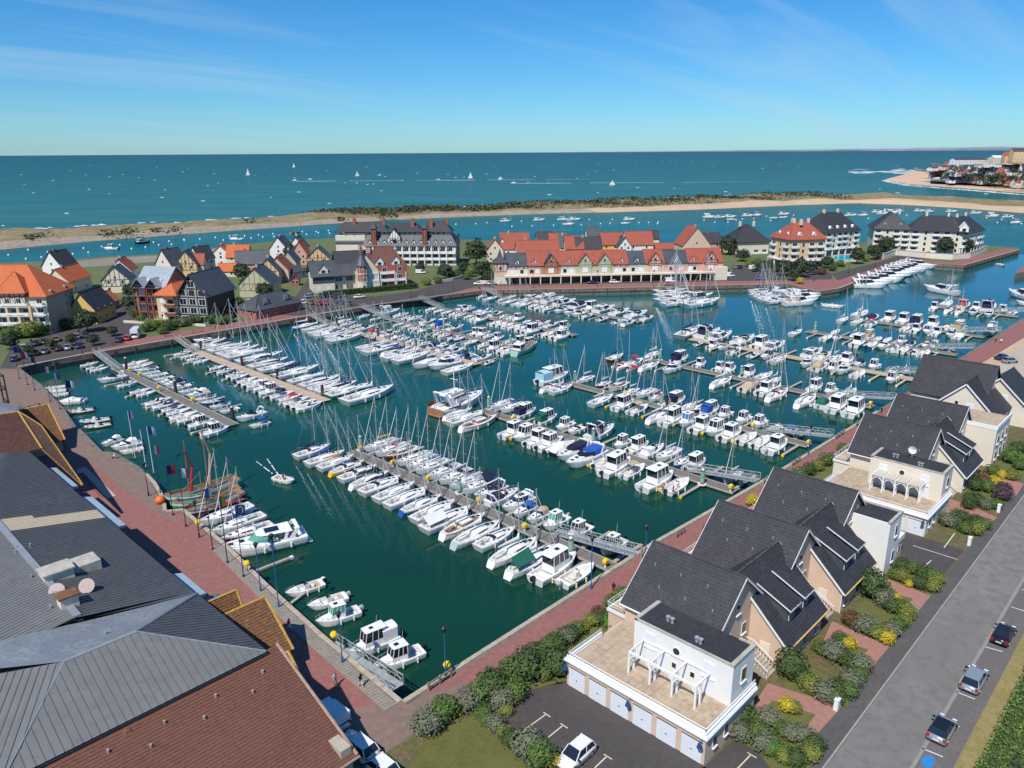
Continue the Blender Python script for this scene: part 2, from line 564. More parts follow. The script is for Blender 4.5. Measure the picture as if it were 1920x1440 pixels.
coping(q2, QL, .55, 1.5, 1, stop=75)
q3 = wall_run("quay_wall", QF, -3, GZ + .03, .8, WALLC, 1)
WALE = mat("dark_waling_timber", (.11, .085, .06), .85, noise=(.6, .3))
mb = MB()
for pts in (QF,):
 o_ = offset(pts, -.12)
 for a, b in zip(o_, o_[1:]):
  mb.obox((*a, 1.15), (*b, 1.15), .22, .3)
  L = (Vector(b) - Vector(a)).length
  for j in range(int(L / 5.5)):
   t = (j + .5) * 5.5 / L
   mb.obox((a[0] + (b[0] - a[0]) * t, a[1] + (b[1] - a[1]) * t, -.4), (a[0] + (b[0] - a[0]) * t, a[1] + (b[1] - a[1]) * t, 2.3), .3, .3)
o = mb.build("waling", WALE, q3)
flat("far_coping", QF + offset(QF, .7)[::-1], GZ + .035, COPE)
hd = [xy(1904, 512), xy(1960, 505), xy(1960, 492), xy(1912, 500)]
mb = MB()
mb.loft([[(p[0], p[1], -3) for p in hd], [(p[0], p[1], GZ) for p in hd]])
struct("pier_head", mb, WALLC)
flat("promenade", [(37.3, 51.2)] + QR[1:] + [(396, 39), (271, 41.2), (190, 44.2), (150, 45.6), (121, 45.6), (98, 46.3), (60, 46.5), (39.2, 46.9), (36.5, 46.9)], E1, RED_PAVE)
flat("promenade", [(37.3, 51.2)] + QL[1:15] + [(34, 170), (26, 170), (26, 47), (36.5, 46.9)], E1, RED_PAVE)
flat("forecourt", [xy(*p) for p in ((120, 835), (150, 803), (192, 846), (230, 857), (277, 889), (304, 925), (312, 958), (342, 985), (306, 968), (262, 940), (190, 880))], E2, PAVE)
flat("corner_paving", [(26, 47), (36.5, 46.9), (39.2, 46.9), (46, 47.5), (37.3, 51.2), (33.5, 53.8)], E3, PAVE)
STRIP = mat("pale_stone_band", (.46, .36, .29), .85, noise=(2, .1))
flat("stone_band", [xy(*p) for p in ((143, 881), (160, 875), (217, 929), (200, 935), (156, 886), (147, 888))], E3, STRIP)
flat("red_band", [xy(*p) for p in ((147, 888), (156, 886), (200, 934), (188, 932))], E3, mat("dark_red_paving", (.20, .065, .055), .85, noise=(2, .15)))
DECK = patchy("weathered_grey_boards", (.26, .225, .185), [(.20, .175, .15), (.31, .275, .235)], .9, (.8, 6), bump=(12, .4, .03))
mb = MB()
for i in range(3):
 a, b = Vector(QL[i]), Vector(QL[i + 1])
 t = (b - a).normalized(); nn = Vector((-t.y, t.x))
 L = (b - a).length
 k = int(L / .42)
 for j in range(k):
  c = a + t * (j + .5) * L / k + nn * 1.35
  mb.obox((*(c - nn * .72), GZ + .05), (*(c + nn * .72), GZ + .05), L / k - .05, .07)
o = mb.build("board", DECK, q2)
o['kind'] = 'stuff'
flat("car_park", [(28, 25), (50.3, 25.2), (51.1, 41.3), (45.5, 44.0), (33, 43.6), (28, 40)], E1, ASPHALT)
flat("lawn", [xy(*p) for p in ((770, 1440), (800, 1385), (870, 1345), (915, 1330), (925, 1375), (962, 1405), (990, 1440), (985, 1475), (770, 1475))], E2, LAWN)
flat("car_park", [xy(*p) for p in ((1376, 1386), (1420, 1408), (1448, 1445), (1440, 1500), (1316, 1500), (1316, 1441))], E1, ASPHALT)
flat("car_park", [(97.6, 19.9), (107.7, 19.8), (107.6, 30), (97.8, 30)], E1, ASPHALT)
flat("footway", [(30, 19.8), (62, 19.8), (97, 19.7), (150, 19.4), (260, 19), (500, 18), (500, 14), (150, 17.9), (30, 17.9)], E2, FOOTWAY)
mb = MB()
mb.box(20, 260, 17.82, 17.98, GZ - .1, GZ + .12)
struct("kerb", mb, mat("kerb_stone", (.30, .28, .25), .85, noise=(2, .15)))
flat("road", [(-40, 17.8), (150, 17.8), (500, 14), (500, 7), (150, 12.4), (-40, 12.2)], E1, ROAD)
flat("parking_lane", [(-40, 12.2), (150, 12.4), (500, 7), (500, 4), (150, 9.9), (-40, 9.6)], E2 + .001, LANE)
mb = MB()
mb.box(-40, 190, 12.22, 12.50, 0, 0)
flat("lane_edge_line", [(-40, 12.1), (150, 12.3), (150, 12.62), (-40, 12.42)], E3, mat("worn_edge_band", (.25, .235, .215), .85, noise=(1.2, .12)))
VERGE = patchy("dry_verge_grass", (.26, .20, .075), [(.30, .23, .10), (.20, .18, .05)], .95, (.5, 3), bump=(14, .5, .06))
flat("verge", [(-40, 9.6), (150, 9.9), (500, 4), (500, 2), (150, 8.3), (-40, 7.9)], E1, VERGE)
def mark(name, pts, wd, m, z=E3):
 p = [Vector(q) for q in pts]
 t = (p[1] - p[0]).normalized()
 n = Vector((-t.y, t.x)) * wd / 2
 o = flat(name, [p[0] - n, p[1] - n, p[1] + n, p[0] + n], z, m)
 o['kind'] = 'structure'
 return o
for a_, b_ in (((1848, 1213), (1880, 1222)), ((1792, 1297), (1828, 1311)), ((1728, 1403), (1768, 1419)), ((1896, 1138), (1925, 1147)), ((1778, 1357), (1800, 1363)), ((1900, 1182), (1905, 1184)), ((1915, 1105), (1940, 1110))):
 mark("bay_line", (xy(*a_), xy(*b_)), .13, WLINE)
for a_, b_ in (((965, 1382), (1024, 1339)), ((1005, 1401), (1056, 1360)), ((1042, 1423), (1087, 1385)), ((1115, 1440), (1138, 1418)), ((1383, 1441), (1408, 1415))):
 p, q = Vector(xy(*a_)), Vector(xy(*b_))
 mark("bay_line", (p, q), .12, LINE)
 t = (q - p).normalized(); n = Vector((-t.y, t.x))
 mark("bay_line", (q - n * .55, q + n * .35), .12, LINE)
for a_, b_ in (((1770, 1027), (1790, 1000)), ((1728, 1066), (1746, 1051)), ((1712, 1023), (1795, 1049))):
 mark("bay_line", (xy(*a_), xy(*b_)), .12, WLINE)
for pts in (((1404, 1336), (1440, 1281), (1500, 1300), (1580, 1322), (1512, 1400), (1490, 1388), (1530, 1340), (1448, 1313), (1425, 1345)),
   ((1540, 1210), (1560, 1165), (1668, 1212), (1625, 1262), (1600, 1250), (1628, 1218), (1560, 1195)),
   ((1632, 1105), (1650, 1080), (1745, 1117), (1712, 1158), (1690, 1148), (1712, 1122)),
   ((1770, 965), (1780, 935), (1812, 945), (1870, 970), (1842, 993), (1800, 975)),
   ((1840, 895), (1850, 880), (1920, 907), (1905, 930))):
 flat("garden_path", [xy(*p) for p in pts], E3, PINK_PAVE)
for pts in (((1425, 1345), (1448, 1313), (1530, 1340), (1490, 1388)), ((1470, 1290), (1500, 1240), (1600, 1290), (1588, 1325)),
   ((1560, 1195), (1580, 1180), (1628, 1218), (1600, 1250)), ((1575, 1165), (1620, 1125), (1715, 1160), (1672, 1210)), ((1650, 1110), (1712, 1122), (1690, 1148)),
   ((1655, 1080), (1680, 1055), (1765, 1085), (1748, 1115)), ((1376, 1386), (1410, 1340), (1520, 1400), (1540, 1412), (1510, 1450), (1448, 1445), (1420, 1408)),
   ((1800, 930), (1830, 900), (1895, 925), (1868, 968)), ((1765, 985), (1800, 960), (1840, 995), (1805, 1010)), ((1870, 870), (1890, 845), (1920, 855), (1920, 905))):
 flat("garden_lawn", [xy(*p) for p in pts], E2 + .002, LAWN2)
flat("back_lawn", [(50, 41.6), (98, 41.4), (150, 41), (150, 45.5), (98, 46.2), (60, 46.4), (46, 46.6), (46.3, 44)], E1, LAWN2)
flat("gravel_yard", [(176, 20.5), (176, 43.8), (190, 43.2), (271, 40.5), (396, 37), (396, 18), (260, 20.8)], E1, GRAVEL)
flat("sand_strip", [(176, 43.9), (190, 44.1), (271, 41.1), (271, 38.5), (190, 41.0), (176, 41.5)], E2, SAND)
flat("town_promenade", [(47, 219.4), (62, 220.6), (83, 220.5), (127, 220.3), (156, 219.3), (180, 216.3), (203.4, 212.5), (207, 217.5), (184, 222), (157, 226.5), (127, 227.5), (83, 227.5), (47, 227)], E1, RED_PAVE)
flat("town_promenade", [(203.4, 212.5), (233.5, 185), (266.5, 157.3), (297, 131.8), (301.5, 137.5), (271, 164.5), (238, 192.5), (207, 219.5)], E1, RED_PAVE)
flat("town_promenade", [(297, 131.8), (287.2, 115.6), (299.5, 113), (310.8, 113.5), (350, 117), (391.6, 120.4), (399, 95), (481, 89.8), (481, 96), (405, 101.5), (399, 130), (350, 126), (318, 123.5), (306, 141)], E1, RED_PAVE)
flat("hotel_car_park", [xy(*p) for p in ((0, 690), (20, 652), (100, 625), (160, 600), (215, 575), (262, 560), (268, 585), (250, 612), (230, 645), (130, 668), (30, 692))], E3, ASPHALT)
flat("town_street", [xy(*p) for p in ((500, 590), (560, 570), (600, 555), (640, 552), (700, 556), (780, 545), (860, 520), (905, 523), (930, 540), (893, 537), (800, 562), (700, 572), (560, 592))], E3, ASPHALT)
flat("town_street", [xy(*p) for p in ((545, 568), (580, 520), (600, 510), (612, 515), (590, 550), (580, 566))], E4, ASPHALT)
flat("town_street", [xy(*p) for p in ((905, 525), (925, 519), (1140, 520), (1370, 512), (1380, 498), (1480, 492), (1560, 512), (1560, 524), (1370, 527), (1140, 531), (935, 536))], E4, ASPHALT)
flat("town_street", [xy(*p) for p in ((1560, 513), (1640, 493), (1690, 478), (1720, 478), (1745, 486), (1690, 488), (1570, 526))], E4 + .006, ASPHALT)
flat("tidal_flat", [xy(*p, z=0) for p in ((90, 505), (200, 493), (330, 486), (405, 474), (420, 482), (330, 497), (200, 508), (110, 515))], GZ + .02, MUD)
NEAR = [(-200, 470), (20, 520), (117, 531), (165, 537), (249, 534), (334, 527), (409, 512), (468, 490), (520, 465), (575, 428), (651, 385), (775, 338), (838, 305), (840, 257), (826, 206), (795, 147), (740, 30)]
FAR = [(-200, 640), (20, 644), (144, 645), (177, 641), (227, 628), (287, 614), (358, 603), (420, 594), (461, 585), (546, 571), (623, 560), (688, 543), (813, 490), (950, 425), (1010, 362), (985, 259), (960, 120)]
DUNE = patchy("dune_grass_and_sand", (.215, .165, .075), [(.115, .115, .045), (.30, .225, .125)], .95, (.045, .16), bump=(.5, .6, .5))
def lerp2(pts, s):
 x = s * (len(pts) - 1)
 i = min(int(x), len(pts) - 2)
 return Vector(pts[i]).lerp(Vector(pts[i + 1]), x - i)
rnd = random.Random(3)
from mathutils import noise as mnoise
mb = MB()
ns, nw = 190, 22
G = []
for i in range(ns + 1):
 p, q = lerp2(NEAR, i / ns), lerp2(FAR, i / ns)
 row = []
 for j in range(nw + 1):
  t = j / nw
  c = p.lerp(q, t)
  h = min(1, t / .10) * min(1, (1 - t) / .22)
  z = -.4 + h * (2.2 + 2.6 * (mnoise.noise((c.x * .018, c.y * .018, 1)) + .55) + 1.1 * mnoise.noise((c.x * .07, c.y * .07, 4)))
  if j in (0, nw):
   z = -.6
  row.append((c.x, c.y, z))
 G.append(row)
for i in range(ns):
 for j in range(nw):
  s = i / ns
  mi_ = 0
  if s > .60 and j < 4 or s > .55 and j < 3:
   mi_ = 1
  elif s <= .58 and j < 2:
   mi_ = 2
  if j >= nw - 2:
   mi_ = 1
  mb.poly([G[i][j], G[i + 1][j], G[i + 1][j + 1], G[i][j + 1]], mi_)
ROCKY = patchy("rock_revetment", (.29, .235, .18), [(.20, .165, .13), (.36, .30, .24)], .95, (.25, 1.2), bump=(.6, .8, .4))
struct("dune_spit", mb, [DUNE, SAND, ROCKY], smooth=False)
def spit_z(s, t):
 i, j = min(int(s * ns), ns - 1), min(int(t * nw), nw - 1)
 return G[i][j]
FOAM = mat("sea_foam", (.72, .75, .76), .6, noise=(.3, .25))
mb = MB()
for i in range(150):
 s = .12 + .72 * i / 150
 for row in range(2):
  if rnd.random() < (.80 if row == 0 else .32):
   p = lerp2(FAR, s); q = lerp2(FAR, min(1, s + rnd.uniform(.004, .010)))
   n = (p - lerp2(NEAR, s)).normalized()
   o1 = 1 + row * rnd.uniform(9, 30) + rnd.uniform(0, 3)
   wd = rnd.uniform(1.5, 5.0)
   a, b = p + n * o1, q + n * (o1 + rnd.uniform(-2, 2))
   mid = (a + b) / 2
   mb.loft([[(a.x, a.y, .0), (a.x + n.x * .3, a.y + n.y * .3, .12)], [(mid.x, mid.y, .0), (mid.x + n.x * wd, mid.y + n.y * wd, .35)], [(b.x, b.y, 0.), (b.x + n.x * .3, b.y + n.y * .3, .12)]], 0, False, False, False)
for i in range(60):
 px = rnd.uniform(1580, 1760)
 py = 326 + (px - 1580) * -.02 + rnd.gauss(0, 2.2) - 3
 p = at(px, py, 0)
 L_ = rnd.uniform(6, 40)
 mb.loft([[(p.x, p.y, 0), (p.x + 1, p.y + 1, .25)], [(p.x + L_ * .5, p.y - L_ * .4, 0), (p.x + L_ * .5 + 5, p.y - L_ * .4 + 5, .5)], [(p.x + L_, p.y - L_ * .9, 0), (p.x + L_ + 1, p.y - L_ * .9 + 1, .2)]], 0, False, False, False)
for i in range(90):
 t = i / 89
 pxy = [(1655, 338.5), (1700, 347.5), (1800, 355.5), (1960, 368)]
 q = lerp2(pxy, t)
 p = at(q.x, q.y + rnd.uniform(-.1, .5), 0)
 if rnd.random() < .75:
  mb.box(p.x - 2, p.x + 2 + rnd.uniform(0, 8), p.y - 9, p.y + 3, -.1, .25)
for i in range(110):
 dd = 10 ** rnd.uniform(math.log10(720), math.log10(4200))
 az = rnd.uniform(R(10), R(82))
 x, y = dd * math.sin(az), dd * math.cos(az)
 L_ = rnd.uniform(.8, 2.6) * (1 + dd / 3000)
 n = Vector((.5, -.87))
 p = Vector((x, y))
 j = min(range(0, 101), key=lambda q: (lerp2(FAR, q / 100) - p).length)
 if (p - lerp2(NEAR, j / 100)).length < (lerp2(FAR, j / 100) - lerp2(NEAR, j / 100)).length + 25:
  continue
 if x > 1000 and y < 900 and x > 1300:
  continue
 mb.loft([[(x, y, 0), (x, y + .3, .1)], [(x + n.x * L_, y + n.y * L_, 0), (x + n.x * L_ + .6, y + n.y * L_ + .9, .45)], [(x + n.x * L_ * 2, y + n.y * L_ * 2, 0), (x + n.x * L_ * 2, y + n.y * L_ * 2 + .3, .1)]], 0, False, False, False)
struct("surf_foam", mb, FOAM, 'stuff')
BEACH = patchy("pale_beach_sand", (.58, .38, .25), [(.52, .35, .23), (.63, .44, .31)], .95, (.02, .2))
rows = [[(1655, 337.5), (1700, 346), (1800, 354), (1920, 363.5), (2060, 374)], [(1668, 334), (1720, 339), (1800, 345), (1920, 354), (2060, 364)], [(1690, 328.5), (1735, 332), (1800, 338), (1880, 346), (2060, 356)], [(1715, 320), (1750, 324), (1800, 330), (1880, 338), (2060, 347)], [(1740, 316.4), (1752, 316.4), (1800, 316), (1880, 312), (2060, 306)]]
zz = [-.4, 2.0, 4.5, 5.5, 6]
mb = MB()
for i in range(4):
 for k in range(4):
  q = [at(*rows[i][k], zz[i]), at(*rows[i][k + 1], zz[i]), at(*rows[i + 1][k + 1], zz[i + 1]), at(*rows[i + 1][k], zz[i + 1])]
  mb.poly(q, 0 if i < 2 else (0 if i == 2 and k < 1 else 1))
TOWNG = patchy("town_greens_and_streets", (.09, .095, .06), [(.05, .075, .03), (.19, .17, .15)], .95, (.02, .06))
struct("beach", mb, [BEACH, TOWNG])
HZ = lambda px, py: max(5.0, 5.5 + (338 - py) * .95)      # the town climbs away from the beach
mb = MB()
cols_ = [1745, 1770, 1800, 1840, 1880, 1920, 1980, 2050]
rws = [(342, 5.5), (334, 8), (326, 14), (318, 20), (311, 25), (309, 4)]
for i in range(len(rws) - 1):
 for k in range(len(cols_) - 1):
  f = lambda c, r: at(cols_[c], rws[r][0] + (cols_[c] - 1800) * .05 * (1 if r < 2 else .0) - (max(0, 1775 - cols_[c]) * .15 if r > 2 else 0), rws[r][1] - (max(0, 1780 - cols_[c]) * .12 if r > 1 else 0))
  mb.poly([f(k, i), f(k + 1, i), f(k + 1, i + 1), f(k, i + 1)])
struct("town_hill", mb, TOWNG)
COAST = mat("haze_tinted_coast", (.20, .27, .33), .95, noise=(.0006, .35, (.34, .37, .40)))  # bluish air haze is mixed into the colour of the hills
mb = MB()
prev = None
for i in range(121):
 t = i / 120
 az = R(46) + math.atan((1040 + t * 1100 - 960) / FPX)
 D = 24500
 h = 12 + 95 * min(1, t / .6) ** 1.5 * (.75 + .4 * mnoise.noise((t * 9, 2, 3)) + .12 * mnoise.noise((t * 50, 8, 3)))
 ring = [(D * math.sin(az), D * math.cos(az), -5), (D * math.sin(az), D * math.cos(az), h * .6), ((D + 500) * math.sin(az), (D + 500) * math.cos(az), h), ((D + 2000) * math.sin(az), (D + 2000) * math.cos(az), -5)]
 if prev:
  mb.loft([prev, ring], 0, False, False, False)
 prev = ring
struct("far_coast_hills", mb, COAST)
PROF = {'sail': [(0, .80), (.12, .90), (.35, 1), (.55, .97), (.72, .78), (.86, .47), (.95, .2), (1, .02)],
  'classic': [(0, .46), (.12, .72), (.35, .98), (.5, 1), (.7, .80), (.85, .48), (.95, .2), (1, .02)],
  'motor': [(0, .93), (.25, 1), (.5, 1), (.68, .90), (.82, .66), (.92, .38), (.97, .2), (1, .03)],
  'work': [(0, .70), (.1, .86), (.3, 1), (.6, 1), (.8, .82), (.9, .58), (.97, .28), (1, .05)]}
def interp(tab, t):
 for (a, x), (b, y) in zip(tab, tab[1:]):
  if t <= b:
   return x + (y - x) * (t - a) / (b - a)
 return tab[-1][1]
class Boat:
 def __init__(s, L, B, F, prof, bowup=.3, sternup=0.0, rake=.10, transom=-.05):
  s.L, s.B, s.F, s.prof, s.bowup, s.sternup, s.rake, s.transom = L, B, F, PROF[prof], bowup, sternup, rake, transom
 def x(s, t):
  return -s.L / 2 + s.L * t
 def w(s, t):
  return s.B / 2 * interp(s.prof, t)
 def sheer(s, t):
  return s.F * (1 + s.bowup * max(0, (t - .35) / .65) ** 1.6 + s.sternup * max(0, (.35 - t) / .35) ** 1.5)
 def hull(s):
  mb = MB()
  rings = []
  for t in (0, .06, .15, .3, .45, .6, .72, .82, .9, .96, 1):
   w, z = s.w(t), s.sheer(t)
   x = s.x(t)
   rk = s.rake * s.L * max(0, (t - .6) / .4) ** 2
   tr = s.transom * s.L * max(0, 1 - t / .06)
   row = []
   for fx, fz, fr in ((1, 1, 0), (1.0, .82, .15), (.93, .34, .55), (.86, .10, .8), (.6, -.18, .95), (0, -.38, 1)):
    row.append((x - rk * fr - tr * (1 - fz) * -1 * (1 if t < .06 else 0), w * fx, z * fz if fz > 0 else fz))
   ring = row + [(p[0], -p[1], p[2]) for p in row[-2::-1]]
   rings.append(ring)
  n = len(rings[0])
  i = 0
  for a in range(len(rings) - 1):
   for k in range(n - 1):
    mb.poly([rings[a][k], rings[a][k + 1], rings[a + 1][k + 1], rings[a + 1][k]][::-1], 1 if k in (3, 4, 5, 6) else (2 if k in (0, 9) else 0))
  mb.poly(rings[0])
  return mb
 def deck(s, cock=None, depth=.5, cw=.6, sole=1):
  """deck with an open cockpit or well from t0 to t1"""
  mb = MB()
  ts = [0, .06, .15, .3, .45, .6, .72, .82, .9, .96, .995]
  st = []
  if cock:
   t0, t1 = cock
   ts = sorted(set([t for t in ts if abs(t - t0) > .02 and abs(t - t1) > .02] + [t0, t1]))
  prev = None
  for a, b in zip(ts, ts[1:]):
   ina = cock and t0 - 1e-6 <= (a + b) / 2 <= t1 + 1e-6
   sec = []
   for t in (a, b):
    w, z, x = s.w(t) * .985, s.sheer(t) + .012, s.x(t)
    if ina:
     c = min(s.w(t) * cw, w * .9)
     f = max(.12, z - depth)
     sec.append([(x, w, z), (x, c, z + .02), (x, c * .95, f), (x, -c * .95, f), (x, -c, z + .02), (x, -w, z)])
    else:
     sec.append([(x, w, z), (x, w * .5, z + .035 * s.B / 3), (x, -w * .5, z + .035 * s.B / 3), (x, -w, z)])
   n = len(sec[0])
   for k in range(n - 1):
    mb.poly([sec[0][k], sec[1][k], sec[1][k + 1], sec[0][k + 1]][::-1], sole if (ina and k == 2) else 0)
   if ina and abs(a - t0) < 1e-6:
    q = sec[0]
    mb.poly([q[1], q[2], q[3], q[4]])
   if ina and abs(b - t1) < 1e-6:
    q = sec[1]
    mb.poly([q[4], q[3], q[2], q[1]])
  return mb
 def coach(s, t0, t1, h, wf=.62, front=.35, back=.05):
  """low coachroof from t0 (aft) to t1; returns shell and its two side windows"""
  mb, win = MB(), []
  rings = []
  N_ = 7
  for i in range(N_ + 1):
   u = i / N_
   t = t0 + (t1 - t0) * u
   hh = h * min(1, u / back if back else 1, (1 - u) / front) ** .8 if 0 < u < 1 else (h * .9 if u == 0 else 0.02)
   w = s.w(t) * wf
   z = s.sheer(t)
   x = s.x(t)
   rings.append([(x, w, z), (x, w * .9, z + hh * .8), (x, w * .55, z + hh), (x, -w * .55, z + hh), (x, -w * .9, z + hh * .8), (x, -w, z)])
  mb.loft(rings, 0, False, False, False)
  mb.poly(rings[0])
  for sg in (1, -1):
   wb = MB()
   pts = []
   for u in (.15, .32, .5, .64):
    t = t0 + (t1 - t0) * u
    hh = h * min(1, (1 - u) / front) ** .8
    w = s.w(t) * wf
    z, x = s.sheer(t), s.x(t)
    pts.append(((x, sg * (w * .975 + .012), z + hh * .26), (x, sg * (w * .92 + .012), z + hh * .66)))
   for (a, b), (c, d) in zip(pts, pts[1:]):
    wb.poly([a, c, d, b] if sg < 0 else [b, d, c, a])
   win.append(wb)
  return mb, win
def frustum(x0, x1, w, z0, zs, z1, rf=.5, rb=.1, tuck=.86, roof=.07, ov=.18, ovb=None, mats_=(0, 1)):
 """wheelhouse: solid lower walls, glazed band, roof slab; returns walls, glass, roof, pillars"""
 wl, gl, rf_, pl = MB(), MB(), MB(), MB()
 k = (zs - z0) / (z1 - z0)
 def sec(f):
  a = x0 + rb * f
  b = x1 - rf * f
  ww = w * (1 - (1 - tuck) * f)
  return a, b, ww
 lv = []
 for f, z in ((0, z0), (k, zs), (1, z1)):
  a, b, ww = sec(f)
  lv.append([(a, ww, z), (a, -ww, z), (b, -ww * .92, z), (b, ww * .92, z)])
 wl.loft([lv[0], lv[1]], 0, True, False, True)
 gl.loft([[(p[0], p[1] * .985, p[2]) for p in lv[1]], [(p[0], p[1] * .985, p[2]) for p in lv[2]]], 0, True, False, False)
 for p, q in zip(lv[1], lv[2]):
  pl.tube(p, q, .055, 4)
 mids = [(.5, 0, 1), (.5, 2, 3)]
 for f in (.36, .68):
  for a, b in ((3, 0), (1, 2)):
   p = Vector(lv[1][a]).lerp(Vector(lv[1][b]), f); q = Vector(lv[2][a]).lerp(Vector(lv[2][b]), f)
   pl.tube(p, q, .05, 4)
 p = (Vector(lv[1][2]) + Vector(lv[1][3])) / 2; q = (Vector(lv[2][2]) + Vector(lv[2][3])) / 2
 pl.tube(p, q, .05, 4)
 a, b, ww = sec(1)
 ovb = ov if ovb is None else ovb
 n = []
 for dz, g in ((0, 1), (roof, 1), (roof + .05, .8)):
  n.append([(a - ovb * g, ww * 1.06 * (g * .3 + .7), z1 + dz), (a - ovb * g, -ww * 1.06 * (g * .3 + .7), z1 + dz), (b + ov * .6, -ww * .95 * (g * .3 + .7), z1 + dz), (b + ov, -ww * .45, z1 + dz), (b + ov, ww * .45, z1 + dz), (b + ov * .6, ww * .95 * (g * .3 + .7), z1 + dz)])
 rf_.loft(n)
 return wl, gl, rf_, pl
def rail(bt, t0, t1, h=.55, r=.018, step=.12, inset=.95):
 mb = MB()
 n = max(2, int((t1 - t0) / step))
 for sg in (1, -1):
  top = []
  for i in range(n + 1):
   t = t0 + (t1 - t0) * i / n
   p = (bt.x(t), sg * bt.w(t) * inset, bt.sheer(t))
   q = (p[0], p[1], p[2] + h)
   mb.tube(p, q, r, 4, caps=False)
   top.append(q)
  mb.path(top, r, 4)
 if t1 > .97:
  mb.tube((bt.x(t1), bt.w(t1) * inset, bt.sheer(t1) + h), (bt.x(t1), -bt.w(t1) * inset, bt.sheer(t1) + h), r, 4)
 return mb
def outboard(x, z, k=1.0, y=0.0):
 mb = MB()
 mb.loft([[(x - .52 * k, y - .14 * k, z + .05), (x - .52 * k, y + .14 * k, z + .05), (x + .04, y + .16 * k, z + .05), (x + .04, y - .16 * k, z + .05)],
             [(x - .62 * k, y - .18 * k, z + .35 * k), (x - .62 * k, y + .18 * k, z + .35 * k), (x + .05, y + .2 * k, z + .35 * k), (x + .05, y - .2 * k, z + .35 * k)],
             [(x - .50 * k, y - .13 * k, z + .62 * k), (x - .50 * k, y + .13 * k, z + .62 * k), (x - .03, y + .14 * k, z + .58 * k), (x - .03, y - .14 * k, z + .58 * k)]])
 mb.box(x - .34 * k, x - .14 * k, y - .06, y + .06, z - .75, z + .06)
 return mb
def half_dome(x0, x1, w, z0, h, n=6, closed_ends=True):
 """fabric hood between x0 and x1, arched across"""
 mb = MB()
 rings = []
 for i in range(5):
  u = i / 4
  x = x0 + (x1 - x0) * u
  hh = h * (1 - .55 * u ** 2)
  rings.append([(x, w * math.cos(math.pi * k / n), z0 + hh * math.sin(math.pi * k / n) ** .7 if 0 < k < n else z0) for k in range(n + 1)])
 mb.loft(rings, 0, False, False, True)
 return mb
def fenders(bt, parent, ts=(.25, .55), sides=(1, -1), m=WHITE):
 for sg in sides:
  for t in ts:
   mb = MB()
   z = bt.sheer(t)
   mb.tube((bt.x(t), sg * (bt.w(t) + .12), z * .85), (bt.x(t), sg * (bt.w(t) + .12), max(.05, z * .85 - .6)), .11, 6)
   mb.build("fender", m, parent)
def lifebuoy(loc, parent, m=ORANGE, r=.3, tilt=0):
 mb = MB()
 rings = []
 for i in range(10):
  a = 2 * math.pi * i / 10
  c = Vector((0, r * math.cos(a), r * math.sin(a)))
  d = c.normalized()
  rings.append([tuple(Vector(loc) + c + d * .08 * math.cos(b) + Vector((.08 * math.sin(b), 0, 0))) for b in (0, 1.57, 3.14, 4.71)])
 rings.append(rings[0])
 mb.loft(rings, 0, True, False, False)
 return mb.build("lifebuoy", m, parent)
TPL = {}
